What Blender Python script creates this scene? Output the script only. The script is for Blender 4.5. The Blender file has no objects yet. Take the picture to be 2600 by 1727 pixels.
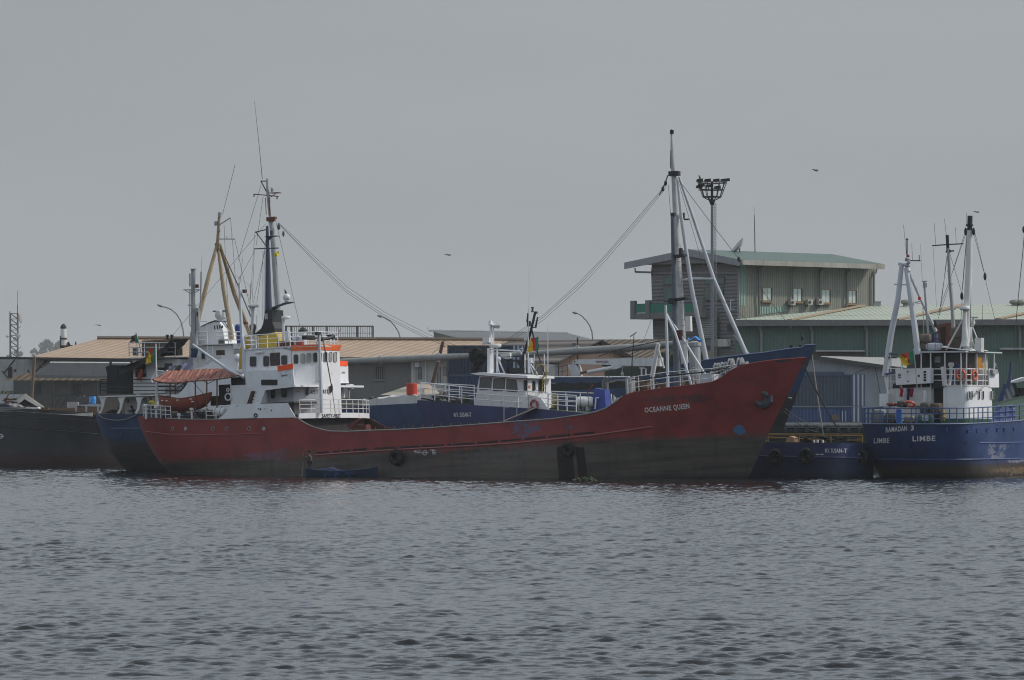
import bpy, math, random
import numpy as np
from mathutils import Vector as V, Matrix as M
R_ = math.radians
random.seed(7)
sc = bpy.context.scene
COL = sc.collection
# ---------------------------------------------------------------- camera, sky, sun, exposure
FPX, CX, HY, CH = 10200.0, 1300.0, 1057.0, 4.5      # focal length, principal column and horizon row in photo pixels (2600 wide), eye height in m
cam = bpy.data.cameras.new('camera'); camo = bpy.data.objects.new('camera', cam); COL.objects.link(camo)
cam.sensor_width = 36.0; cam.lens = 36.0*FPX/2600.0
cam.shift_y = (HY-1727/2)/2600.0
cam.clip_start = 1.0; cam.clip_end = 12000.0
camo.location = (0, 0, CH); camo.rotation_euler = (R_(90), 0, 0)
sc.camera = camo
SUN_EL, SUN_AZ = 42.0, 4.0          # elevation; azimuth of the sun counted from +X towards +Y
w = bpy.data.worlds.new('World'); sc.world = w; w.use_nodes = True
nt = w.node_tree; nt.nodes.clear()
def wn(t, **k):
    n = nt.nodes.new(t)
    for a, b in k.items(): setattr(n, a, b)
    return n
sky = wn('ShaderNodeTexSky', sky_type='NISHITA', sun_disc=False)
sky.sun_elevation = R_(SUN_EL); sky.sun_rotation = R_(90-SUN_AZ)
sky.air_density = 1.0; sky.dust_density = 6.0; sky.ozone_density = 1.0; sky.altitude = 0
bw = wn('ShaderNodeHueSaturation'); bw.inputs['Saturation'].default_value = 0.10
tc = wn('ShaderNodeTexCoord'); sx = wn('ShaderNodeSeparateXYZ')
mr = wn('ShaderNodeValToRGB'); e = mr.color_ramp.elements          # overcast: brighter overhead than low down, hazy glow on the horizon
for _ in range(4): e.new(.5)
for k_, (p_, q_) in enumerate(((0, .84), (.05, .79), (.11, .75), (.25, 1.08), (.5, 1.15), (1, 1.2))): e[k_].position = p_; h_ = .075 if k_ > 2 else 0; e[k_].color = (q_*(1-h_)/2, q_/2, q_*(1+h_)/2, 1)
cn = wn('ShaderNodeTexNoise'); cn.inputs['Scale'].default_value = 2.2; cn.inputs['Detail'].default_value = 5
cm = wn('ShaderNodeMapRange'); cm.inputs[1].default_value = .3; cm.inputs[2].default_value = .7; cm.inputs[3].default_value = 1.9; cm.inputs[4].default_value = 2.1
cx_ = wn('ShaderNodeMixRGB', blend_type='MULTIPLY'); cx_.inputs[0].default_value = 1.0
cmap = wn('ShaderNodeMapping'); cmap.inputs['Scale'].default_value = (2.0, 2.0, 9.0)
mx = wn('ShaderNodeMixRGB', blend_type='MULTIPLY'); mx.inputs[0].default_value = 1.0
tint = wn('ShaderNodeMixRGB', blend_type='MULTIPLY'); tint.inputs[0].default_value = 1.0; tint.inputs[2].default_value = (0.94, 1.0, 1.055, 1)
flat = wn('ShaderNodeMixRGB', blend_type='MIX'); flat.inputs[0].default_value = 0.7; flat.inputs[2].default_value = (7.0, 7.0, 7.0, 1)
bg = wn('ShaderNodeBackground'); bg.inputs[1].default_value = 0.1
ow = wn('ShaderNodeOutputWorld')
L = nt.links.new
L(sky.outputs[0], bw.inputs['Color']); L(bw.outputs[0], flat.inputs[1]); L(flat.outputs[0], mx.inputs[1])
L(tc.outputs['Generated'], sx.inputs[0]); L(sx.outputs['Z'], mr.inputs[0]); L(mr.outputs[0], cx_.inputs[1]); L(tc.outputs['Generated'], cmap.inputs[0]); L(cmap.outputs[0], cn.inputs['Vector']); L(cn.outputs[0], cm.inputs[0]); L(cm.outputs[0], cx_.inputs[2]); L(cx_.outputs[0], mx.inputs[2])
L(mx.outputs[0], tint.inputs[1]); L(tint.outputs[0], bg.inputs[0]); L(bg.outputs[0], ow.inputs[0])
sl = bpy.data.lights.new('sun', 'SUN'); sl.energy = 2.5; sl.angle = R_(2.5); sl.color = (1.0, 0.90, 0.76)
so = bpy.data.objects.new('sun', sl); COL.objects.link(so)
ce = math.cos(R_(SUN_EL))
so.rotation_euler = V((ce*math.cos(R_(SUN_AZ)), ce*math.sin(R_(SUN_AZ)), math.sin(R_(SUN_EL)))).to_track_quat('Z', 'Y').to_euler()
sc.view_settings.view_transform = 'Standard'; sc.view_settings.look = 'None'
sc.view_settings.gamma = 1.0; sc.view_settings.use_curve_mapping = False
sc.view_settings.exposure = -0.17
sc.cycles.use_denoising = True; sc.cycles.denoiser = 'OPENIMAGEDENOISE'; sc.cycles.denoising_input_passes = 'RGB_ALBEDO_NORMAL'; sc.cycles.denoising_prefilter = 'ACCURATE'
sc.cycles.max_bounces = 6; sc.cycles.diffuse_bounces = 3; sc.cycles.glossy_bounces = 3
sc.cycles.volume_bounces = 2; sc.cycles.caustics_reflective = False; sc.cycles.caustics_refractive = False
sc.cycles.filter_width = 1.1
# ---------------------------------------------------------------- frames: pixel rays met with real planes
def ray(px, py): return V(((px-CX)/FPX, 1.0, -(py-HY)/FPX))
class Frame:
    def __init__(s, O, a=0.0, pitch=0.0, root=None, host=None, R=None):
        s.O = V(O); s.R = R if R is not None else (M.Rotation(R_(a), 3, 'Z') @ M.Rotation(R_(-pitch), 3, 'Y'))
        s.Ri = s.R.transposed(); s.root = root; s.host = host or s
    def _hit(s, px, py, k, val):
        c = s.Ri @ (V((0, 0, CH))-s.O); d = s.Ri @ ray(px, py)
        return c + d*((val-c[k])/d[k])
    def v(s, px, py, v=0.0): return s._hit(px, py, 1, -v)      # vertical plane along the frame, v metres towards the viewer
    def u(s, px, py, u=0.0): return s._hit(px, py, 0, u)       # vertical plane across the frame
    def h(s, px, py, z=0.0): return s._hit(px, py, 2, z)       # level plane
    def w(s, l): return s.O + s.R @ V(l)
    def mat4(s): return M.Translation(s.O) @ s.R.to_4x4()
    def thing(s, name, label, cat, l=(0, 0, 0), group=None, R=None):
        f = Frame(s.w(l), R=R if R is not None else s.R.copy())
        o = bpy.data.objects.new(name, None); COL.objects.link(o); o.empty_display_size = .3
        o.matrix_world = f.mat4(); tag(o, label, cat, group); f.root = o
        return f
    def turn(s, l, a):                                         # a plane turned about the vertical, its meshes still on the same root
        return Frame(s.w(l), R=s.R @ M.Rotation(R_(a), 3, 'Z'), root=s.root, host=s.host)
    # shapes from measured outlines
    def poly(s, mb, pts, v=0.0, th=.05, m=0):
        P = [s.v(p[0], p[1], v) for p in pts]; mb.prism(P, V((0, th, 0)), m); return P
    def pbox(s, mb, x0, y0, x1, y1, v=0.0, th=.1, m=0):
        a = s.v(x0, y1, v); b = s.v(x1, y0, v)
        mb.box(a.x, b.x, -v, -v+th, a.z, b.z, m)
    def pts(s, pix, v=0.0): return [s.v(p[0], p[1], p[2] if len(p) > 2 else v) for p in pix]
    def tube(s, mb, pix, r, v=0.0, n=6, m=0): mb.tube(s.pts(pix, v), r, n, m)
def tag(o, label=None, cat=None, group=None, kind=None):
    if label: o['label'] = label
    if cat: o['category'] = cat
    if group: o['group'] = group
    if kind: o['kind'] = kind
    return o
# ---------------------------------------------------------------- mesh builder
class MB:
    def __init__(s): s.v = []; s.f = []; s.m = []
    def add(s, vs, fs, m=0):
        b = len(s.v); s.v += [V(x) for x in vs]
        for f in fs: s.f.append([i+b for i in f]); s.m.append(m)
        return s
    def box(s, x0, x1, y0, y1, z0, z1, m=0):
        if x0 > x1: x0, x1 = x1, x0
        if y0 > y1: y0, y1 = y1, y0
        if z0 > z1: z0, z1 = z1, z0
        return s.add([(x0,y0,z0),(x1,y0,z0),(x1,y1,z0),(x0,y1,z0),(x0,y0,z1),(x1,y0,z1),(x1,y1,z1),(x0,y1,z1)],
              [(3,2,1,0),(4,5,6,7),(0,1,5,4),(1,2,6,5),(2,3,7,6),(3,0,4,7)], m)
    def prism(s, P, d, m=0):
        P = [V(p) for p in P]; n = len(P); Q = [p+V(d) for p in P]
        nn = V((0,0,0))
        for i in range(n): nn += P[i].cross(P[(i+1) % n])
        if nn.dot(V(d)) > 0: P.reverse(); Q.reverse()
        return s.add(P+Q, [tuple(range(n)), tuple(range(2*n-1, n-1, -1))]+[(i, n+i, n+(i+1) % n, (i+1) % n) for i in range(n)], m)
    def tube(s, P, r, n=6, m=0):
        P = [V(p) for p in P]; k = len(P)
        rs = r if isinstance(r, (list, tuple)) else [r]*k
        vs = []; fs = []; ref = None
        for i, p in enumerate(P):
            d = (P[min(i+1, k-1)]-P[max(i-1, 0)])
            if d.length < 1e-9: d = V((0,0,1))
            d.normalize()
            if ref is None: ref = V((0,0,1)) if abs(d.z) < .9 else V((1,0,0))
            a = d.cross(ref).normalized(); b = d.cross(a).normalized(); ref = b.cross(d)*-1 if False else ref
            for j in range(n):
                t = 2*math.pi*j/n; vs.append(p+(a*math.cos(t)+b*math.sin(t))*rs[i])
        for i in range(k-1):
            for j in range(n):
                j2 = (j+1) % n; fs.append((i*n+j, i*n+j2, (i+1)*n+j2, (i+1)*n+j))
        fs.append(tuple(range(n-1, -1, -1))); fs.append(tuple((k-1)*n+j for j in range(n)))
        return s.add(vs, fs, m)
    def lathe(s, prof, c, n=14, m=0, ax=None):
        ax = V(ax or (0,0,1)).normalized(); c = V(c)
        a = ax.cross(V((0,0,1)) if abs(ax.z) < .9 else V((1,0,0))).normalized(); b = ax.cross(a)
        vs = []; fs = []
        for r, z in prof:
            for j in range(n):
                t = 2*math.pi*j/n; vs.append(c+ax*z+(a*math.cos(t)+b*math.sin(t))*max(r, 1e-4))
        k = len(prof)
        for i in range(k-1):
            for j in range(n):
                j2 = (j+1) % n; fs.append((i*n+j, i*n+j2, (i+1)*n+j2, (i+1)*n+j))
        fs.append(tuple(range(n-1, -1, -1))); fs.append(tuple((k-1)*n+j for j in range(n)))
        return s.add(vs, fs, m)
    def torus(s, c, Rr, r, ax=(0,1,0), N=20, n=8, m=0, sq=1.0):
        ax = V(ax).normalized(); a = ax.cross(V((0,0,1)) if abs(ax.z) < .9 else V((1,0,0))).normalized(); b = ax.cross(a); c = V(c)
        vs = []; fs = []
        for i in range(N):
            t = 2*math.pi*i/N; d = a*math.cos(t)+b*math.sin(t)
            for j in range(n):
                q = 2*math.pi*j/n; vs.append(c+d*(Rr+r*math.cos(q))+ax*r*sq*math.sin(q))
        for i in range(N):
            for j in range(n):
                i2 = (i+1) % N; j2 = (j+1) % n; fs.append((i*n+j, i2*n+j, i2*n+j2, i*n+j2))
        return s.add(vs, fs, m)
    def ball(s, c, r, sc_=(1,1,1), n=10, m=0, rough=0.0):
        c = V(c); vs = []; fs = []; k = max(5, n*2//3)
        for i in range(k+1):
            p = math.pi*i/k
            for j in range(n):
                t = 2*math.pi*j/n; q = 1+random.uniform(-rough, rough)
                vs.append(c+V((math.sin(p)*math.cos(t)*sc_[0], math.sin(p)*math.sin(t)*sc_[1], math.cos(p)*sc_[2]))*r*q)
        for i in range(k):
            for j in range(n):
                j2 = (j+1) % n; fs.append((i*n+j, (i+1)*n+j, (i+1)*n+j2, i*n+j2))
        return s.add(vs, fs, m)
    def grid(s, fn, nu, nv, m=0):
        vs = [fn(i/(nu-1), j/(nv-1)) for i in range(nu) for j in range(nv)]
        return s.add(vs, [(i*nv+j, (i+1)*nv+j, (i+1)*nv+j+1, i*nv+j+1) for i in range(nu-1) for j in range(nv-1)], m)
    def mesh(s, name, mats, smooth=False):
        me = bpy.data.meshes.new(name); me.from_pydata([tuple(x) for x in s.v], [], s.f)
        for q in (mats if isinstance(mats, (list, tuple)) else [mats]): me.materials.append(q)
        if any(s.m): me.polygons.foreach_set('material_index', s.m)
        if smooth:
            me.polygons.foreach_set('use_smooth', [True]*len(s.f)); me.set_sharp_from_angle(angle=R_(38))
        me.update(); return me
    def part(s, fr, name, mats, smooth=False, parent=None, label=None):   # a part of fr's thing, or a sub-part when parent is a part
        h = fr.host
        if h is not fr: s.v = [h.Ri @ (fr.w(p)-h.O) for p in s.v]
        o = bpy.data.objects.new(name, s.mesh(name, mats, smooth)); COL.objects.link(o)
        o.parent = parent or h.root
        if label: o['label'] = label
        return o
    def solo(s, fr, name, mats, label=None, cat=None, group=None, smooth=False, kind=None):  # a thing that is one mesh
        lo = [min(p[k] for p in s.v) for k in range(3)]; hi = [max(p[k] for p in s.v) for k in range(3)]
        c = V(((lo[0]+hi[0])/2, (lo[1]+hi[1])/2, lo[2])) if kind is None else V((0,0,0))
        s.v = [p-c for p in s.v]
        o = bpy.data.objects.new(name, s.mesh(name, mats, smooth)); COL.objects.link(o)
        o.matrix_world = M.Translation(fr.w(c)) @ fr.R.to_4x4()
        return tag(o, label, cat, group, kind)
def rrect(x0, y0, x1, y1, r, n=3):
    P = []
    for cx, cy, a0 in ((x1-r, y0+r, -90), (x1-r, y1-r, 0), (x0+r, y1-r, 90), (x0+r, y0+r, 180)):
        for i in range(n+1):
            a = R_(a0+90*i/n); P.append((cx+r*math.cos(a), cy+r*math.sin(a)))
    return P
def copy_thing(src, mw, label, group=None, parent=None):
    c = src.copy(); COL.objects.link(c); c.matrix_world = mw; c['label'] = label
    if group: c['group'] = group
    for ch in src.children:
        d = ch.copy(); COL.objects.link(d); d.parent = c
        for g in ch.children:
            e = g.copy(); COL.objects.link(e); e.parent = d
    return c
# ---------------------------------------------------------------- materials
MATS = {}
class NT:
    def __init__(s, name):
        s.mat = bpy.data.materials.new(name); s.mat.use_nodes = True; s.t = s.mat.node_tree; s.t.nodes.clear()
        s.out = s.n('ShaderNodeOutputMaterial'); s.p = s.n('ShaderNodeBsdfPrincipled'); s.l(s.p.outputs[0], s.out.inputs[0])
        s.co = s.n('ShaderNodeTexCoord').outputs['Object']
    def n(s, t, **k):
        x = s.t.nodes.new(t)
        for a, b in k.items(): setattr(x, a, b)
        return x
    def l(s, a, b): s.t.links.new(a, b)
    def setin(s, sock, val):
        if hasattr(val, 'is_linked') or hasattr(val, 'links'): s.l(val, sock)
        else: sock.default_value = val
    def math(s, op, a, b=0.0, clamp=False):
        x = s.n('ShaderNodeMath', operation=op, use_clamp=clamp); s.setin(x.inputs[0], a); s.setin(x.inputs[1], b); return x.outputs[0]
    def noise(s, scale, detail=4, rough=.55, mp=None):
        x = s.n('ShaderNodeTexNoise'); x.inputs['Scale'].default_value = scale; x.inputs['Detail'].default_value = detail; x.inputs['Roughness'].default_value = rough
        c = s.co
        if mp:
            q = s.n('ShaderNodeMapping'); q.inputs['Scale'].default_value = mp; s.l(c, q.inputs[0]); c = q.outputs[0]
        s.l(c, x.inputs['Vector']); return x.outputs[0]
    def step(s, x, lo, hi, a=0.0, b=1.0):
        q = s.n('ShaderNodeMapRange'); s.setin(q.inputs[0], x)
        for i, val in enumerate((lo, hi, a, b)): q.inputs[i+1].default_value = val
        return q.outputs[0]
    def mix(s, f, a, b, bt='MIX'):
        x = s.n('ShaderNodeMixRGB', blend_type=bt); s.setin(x.inputs[0], f)
        for i, c in ((1, a), (2, b)): s.setin(x.inputs[i], (*c, 1) if isinstance(c, tuple) else c)
        return x.outputs[0]
    def xyz(s):
        x = s.n('ShaderNodeSeparateXYZ'); s.l(s.co, x.inputs[0]); return x.outputs
    def bump(s, h, st=.3, d=.02):
        b = s.n('ShaderNodeBump'); b.inputs['Strength'].default_value = st; b.inputs['Distance'].default_value = d; s.l(h, b.inputs['Height']); s.l(b.outputs[0], s.p.inputs['Normal'])
def paint(name, c, rough=.55, var=.16, streak=.25, dirt=(.10,.085,.07), rust=0.0, metal=0.0, spec=.4, patch=None):
    if name in MATS: return MATS[name]
    t = NT(name); n1 = t.noise(.9, 6, .6)
    col = t.mix(1.0, c, t.mix(n1, (1-var*1.6,)*3, (1+var*1.3,)*3), 'MULTIPLY')
    if streak:
        st = t.step(t.noise(1.0, 5, .6, (2.6, 2.6, .22)), .5, .75)
        col = t.mix(t.math('MULTIPLY', st, streak), col, dirt)
    if patch:
        col = t.mix(t.step(t.noise(patch[1], 7, .65), patch[2], patch[2]+.05), col, patch[0])
    if rust:
        rs = t.math('MULTIPLY', t.step(t.noise(1.7, 8, .7, (1, 1, .55)), .60, .70), rust)
        col = t.mix(rs, col, (.13, .055, .028))
    t.l(col, t.p.inputs['Base Color']); t.p.inputs['Metallic'].default_value = metal
    t.l(t.step(n1, .3, .7, rough-.08, rough+.1), t.p.inputs['Roughness']); t.p.inputs['Specular IOR Level'].default_value = spec
    t.bump(t.noise(3.0, 4), .12, .03)
    MATS[name] = t.mat; return t.mat
def corr(name, c, d, period, c2=None, amp=.03, var=.15, rough=.55, dirt=.3, sharp=False):   # corrugated sheet: ribs across direction d
    if name in MATS: return MATS[name]
    t = NT(name); dp = t.n('ShaderNodeVectorMath', operation='DOT_PRODUCT'); t.l(t.co, dp.inputs[0]); dp.inputs[1].default_value = d
    wv = t.math('SINE', t.math('MULTIPLY', dp.outputs['Value'], 2*math.pi/period))
    if sharp: wv = t.math('MULTIPLY', t.step(wv, -.35, .35, -1, 1), 1.0)
    col = t.mix(1.0, c, t.mix(t.noise(.35, 6, .6), (1-var*1.5,)*3, (1+var*1.2,)*3), 'MULTIPLY')
    if c2: col = t.mix(t.step(wv, -.2, .9, 0, .8), col, c2)
    col = t.mix(t.math('MULTIPLY', t.step(t.noise(.6, 7, .65), .52, .7), dirt), col, tuple(x*.55 for x in c))
    t.l(col, t.p.inputs['Base Color']); t.p.inputs['Roughness'].default_value = rough
    t.bump(wv, 1.0, amp); MATS[name] = t.mat; return t.mat
def glass(name='window_glass', c=(.02,.025,.03), rough=.08):
    if name in MATS: return MATS[name]
    t = NT(name); t.l(t.mix(t.noise(1.3, 3), tuple(x*.6 for x in c), tuple(x*1.5 for x in c)), t.p.inputs['Base Color'])
    t.p.inputs['Roughness'].default_value = rough; t.bump(t.noise(1.1, 2), .1, .02); MATS[name] = t.mat; return t.mat
def hullmat(name, c, c2, bound, spots=(), grime=.35, rough=.5, c3=None, band=.35):
    """two-tone hull: paint above a boundary height that follows the hull, antifouling below it; bound = [(u, z)], spots = [(u, z, ru, rz, colour, strength)]"""
    t = NT(name); X, Y, Z = t.xyz()
    u0, u1 = bound[0][0], bound[-1][0]; zs = [b[1] for b in bound]; z0, z1 = min(zs)-.5, max(zs)+.5
    rp = t.n('ShaderNodeValToRGB'); t.l(t.step(X, u0, u1), rp.inputs[0]); e = rp.color_ramp.elements
    while len(e) < len(bound): e.new(.5)
    for k, (bu, bz) in enumerate(bound):
        e[k].position = (bu-u0)/(u1-u0); g = (bz-z0)/(z1-z0); e[k].color = (g, g, g, 1)
    zb = t.step(rp.outputs[0], 0, 1, z0, z1)
    n1 = t.noise(.55, 7, .62); n2 = t.noise(2.2, 6, .65); n3 = t.noise(2.6, 9, .72, (1, 1, 1.6)); nl = t.noise(1.0, 6, .65, (.12, .12, 1.5)); nv = t.noise(1.0, 6, .6, (1.6, 1.6, .12))
    up = t.mix(1.0, c, t.mix(t.step(n1, .3, .7), (.70,)*3, (1.30,)*3), 'MULTIPLY')
    up = t.mix(t.math('MULTIPLY', t.step(t.noise(.16, 4, .6, (1, 1, 1.8)), .45, .62), .30), up, tuple(x*1.25+.03 for x in c))
    up = t.mix(t.math('MULTIPLY', t.step(nv, .52, .75), grime), up, tuple(x*.55+.012 for x in c))
    up = t.mix(t.math('MULTIPLY', t.step(n2, .62, .72), .35), up, (.10, .085, .08))
    lo = t.mix(t.step(nl, .38, .62), c2, c3 or tuple(x*1.7 for x in c2)); lo = t.mix(t.math('MULTIPLY', t.step(nv, .5, .7), .35), lo, tuple(x*.5 for x in c2))
    lo = t.mix(t.step(Z, .55, .1), lo, tuple(x*.45 for x in c2))
    lo = t.mix(t.math('MULTIPLY', t.step(n1, .56, .66), band), lo, c)
    lo = t.mix(t.math('MULTIPLY', t.step(n3, .58, .66), .35), lo, tuple(x*1.5+.02 for x in c2))
    up = t.mix(t.math('MULTIPLY', t.step(t.noise(1.0, 7, .7, (3.2, 3.2, .16)), .60, .70), .35), up, (.085, .045, .035))
    up = t.mix(t.math('MULTIPLY', t.step(n3, .66, .72), .3), up, (.20, .17, .17))
    edge = t.math('ADD', t.math('SUBTRACT', Z, zb), t.math('MULTIPLY', t.math('SUBTRACT', t.math('ADD', t.math('MULTIPLY', n2, .5), t.math('MULTIPLY', nl, .5)), .5), 1.3))
    col = t.mix(t.step(edge, -.28, .22), lo, up)
    for su, sz, ru, rz, sc_, ss in spots:
        a = t.math('POWER', t.math('DIVIDE', t.math('SUBTRACT', X, su), ru), 2); b = t.math('POWER', t.math('DIVIDE', t.math('SUBTRACT', Z, sz), rz), 2)
        if ss == .95: a = t.math('MAXIMUM', t.math('POWER', a, 3), t.math('POWER', b, 3)); b = 0.0
        d = t.math('ADD', t.math('ADD', a, b), t.math('MULTIPLY', t.math('SUBTRACT', n3, .5), 9.0 if ss < .9 else 2.5))
        col = t.mix(t.math('MULTIPLY', t.step(d, .75, .45) if ss < .9 else t.step(d, 1.0, .75), ss), col, sc_)
    t.l(col, t.p.inputs['Base Color']); t.l(t.step(n1, .3, .7, rough-.1, rough+.12), t.p.inputs['Roughness'])
    t.p.inputs['Specular IOR Level'].default_value = .35
    # plate seams: shallow dents between frames
    pl = t.math('ADD', t.math('MULTIPLY', t.math('SINE', t.math('MULTIPLY', X, 2*math.pi/1.3)), .25), n1)
    t.bump(pl, .35, .05)
    return t.mat
# ---------------------------------------------------------------- ship hulls
def lerpf(P):
    P = sorted(P); xs = [p[0] for p in P]; ys = [p[1] for p in P]
    return lambda x: float(np.interp(x, xs, ys))
class Hull:
    def __init__(s, fr, B, left, right, kl, kr, sheer, zb=-1.2):
        """left/right: profile pixels of the two ends on the centre plane; kl/kr = (kind, length at top, length at water, power); sheer: pixels of the near rail"""
        s.fr, s.B, s.kl, s.kr, s.zb = fr, B, kl, kr, zb
        def prof(pix):
            P = [fr.v(px, py, 0) for px, py in pix]; f = lerpf([(p.z, p.x) for p in P]); return f, max(p.z for p in P)
        s.uL, zl = prof(left); s.uR, zr = prof(right); s.ztop = {0: zl, 1: zr}
        S = [s.hit(px, py) for px, py in sheer]
        s.sheer = lerpf([(p.x, p.z) for p in S])
    def frac(s, d, k, z, zt):
        kind, Lt, Lw, p = k; q = min(1, max(0, z/max(zt, .1))); Ln = Lw+(Lt-Lw)*q; t = d/Ln
        if t <= 0: return 0.0
        if t >= 1: return 1.0
        return 1-(1-t)**p if kind == 'sharp' else (1-(1-t)**p)**(1/p)
    def half(s, u, z):
        a = s.frac(u-s.uL(z), s.kl, z, s.ztop[0]); b = s.frac(s.uR(z)-u, s.kr, z, s.ztop[1])
        return s.B*a*b
    def hit(s, px, py):
        v = s.B*.5
        for _ in range(30):
            p = s.fr.v(px, py, v); v = .5*v+.5*s.half(p.x, p.z)
        return s.fr.v(px, py, v)
    def surf(s, u, z, eps=.015): return V((u, -s.half(u, z)-eps, z))
    def build(s, hm, dm, bul, N=110, K=14, inner=.12):
        rows = []; top = []
        for i in range(N+1):
            q = i/N; q = q*.45+.55*(.5-.5*math.cos(math.pi*q)); z = 4.0
            for _ in range(25):
                u = s.uL(z)+(s.uR(z)-s.uL(z))*q; z = .5*z+.5*s.sheer(u)
            r = []
            for j in range(K+1):
                zz = s.zb+(z-s.zb)*j/K; uu = s.uL(zz)+(s.uR(zz)-s.uL(zz))*q; r.append((uu, s.half(uu, zz), zz))
            rows.append(r); top.append(r[-1])
        h = MB(); n = K+1
        for sg in (-1, 1):
            h.add([(u, sg*y, z) for r in rows for (u, y, z) in r],
                  [((i*n+j, (i+1)*n+j, (i+1)*n+j+1, i*n+j+1) if sg < 0 else (i*n+j, i*n+j+1, (i+1)*n+j+1, (i+1)*n+j)) for i in range(N) for j in range(K)])
        ho = h.part(s.fr, 'hull', hm, True)
        d = MB(); vs = []
        for (u, y, z) in top:
            b = bul(u) if callable(bul) else bul; yi = max(0, y-inner)
            yd = max(0, min(yi, s.half(u, z-b)-.1)); vs += [(u, -y, z), (u, -yi, z), (u, -yd, z-b), (u, yd, z-b), (u, yi, z), (u, y, z)]
        d.add(vs, [(i*6+j, (i+1)*6+j, (i+1)*6+j+1, i*6+j+1) for i in range(N) for j in range(5)])
        d.part(s.fr, 'deck', dm)
        s.top = top
        return ho
    def text(s, word, p0, p1, hpx, mat, name='lettering', parent=None):
        a = s.hit(*p0); b = s.hit(*p1); c = s.hit(p0[0], p0[1]-hpx)
        vs, fs = textmesh(word); mb = MB()
        mb.add([s.surf(a.x+(b.x-a.x)*x, a.z+(b.z-a.z)*x+(c.z-a.z)*y, .02) for x, y in vs], fs)
        return mb.part(s.fr, name, mat, parent=parent)
def textmesh(word, bold=.024):
    cu = bpy.data.curves.new('t', 'FONT'); cu.body = word; cu.offset = bold; cu.resolution_u = 3; cu.space_character = 1.14
    o = bpy.data.objects.new('t', cu); COL.objects.link(o); dg = bpy.context.evaluated_depsgraph_get(); dg.update()
    me = bpy.data.meshes.new_from_object(o.evaluated_get(dg))
    P = [(p.co.x, p.co.y) for p in me.vertices]; F = [tuple(p.vertices) for p in me.polygons]
    bpy.data.objects.remove(o); bpy.data.curves.remove(cu); bpy.data.meshes.remove(me)
    x0 = min(p[0] for p in P); x1 = max(p[0] for p in P); y1 = max(p[1] for p in P); y0 = 0.0
    return [((x-x0)/(x1-x0), (y-y0)/(y1-y0)) for x, y in P], F
def ptext(fr, word, p0, p1, hpx, v, mat, parent=None, name='lettering'):
    a = fr.v(p0[0], p0[1], v); b = fr.v(p1[0], p1[1], v); c = fr.v(p0[0], p0[1]-hpx, v); vs, fs = textmesh(word)
    return MB().add([(a.x+(b.x-a.x)*x, a.y, a.z+(b.z-a.z)*x+(c.z-a.z)*y) for x, y in vs], fs).part(fr, name, mat, parent=parent)
def rail(mb, P, h, lev=3, step=1.5, r=.03, rp=None):
    """guard rail over the foot line P (local points): posts and horizontal bars"""
    P = [V(p) for p in P]; up = V((0,0,h))
    for k in range(lev): mb.tube([p+up*((k+1)/lev) for p in P], r if k < lev-1 else r*1.2, 5)
    for a, b in zip(P, P[1:]):
        n = max(1, round((b-a).length/step))
        for i in range(n): q = a.lerp(b, i/n); mb.tube([q, q+up], rp or r*1.15, 5)
    mb.tube([P[-1], P[-1]+up], rp or r*1.15, 5)
def window(fr, x0, y0, x1, y1, v, fm, gm, r=0, rim=1.2, th=.05, name='window', off=.0, parent=None):
    """a framed window on the plane v: the frame ring is a part, its pane a sub-part"""
    mb = MB(); O = rrect(x0-rim, y0-rim, x1+rim, y1+rim, max(r+rim*.6, .5)); I = rrect(x0, y0, x1, y1, max(r, .3))
    a = [fr.v(p[0], p[1], v+th) for p in O]; b = [fr.v(p[0], p[1], v+th) for p in I]; n = len(a)
    a2 = [fr.v(p[0], p[1], v) for p in O]; b2 = [fr.v(p[0], p[1], v) for p in I]
    mb.add(a+b+a2+b2, [(i, (i+1) % n, n+(i+1) % n, n+i) for i in range(n)]+[(i, 2*n+i, 2*n+(i+1) % n, (i+1) % n) for i in range(n)]+[(n+i, n+(i+1) % n, 3*n+(i+1) % n, 3*n+i) for i in range(n)])
    o = mb.part(fr, name, fm, parent=parent)
    g = MB(); fr.poly(g, I, v+th*.4, .01)
    if parent is None: g.part(fr, 'pane', gm, parent=o)
    else: g.part(fr, 'pane', gm, parent=parent)
    return o
# ================================================================ the setting
WORLD = Frame((0, 0, 0))
RED = None
def Q(Y): return Frame((0, Y, 0))
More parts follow.
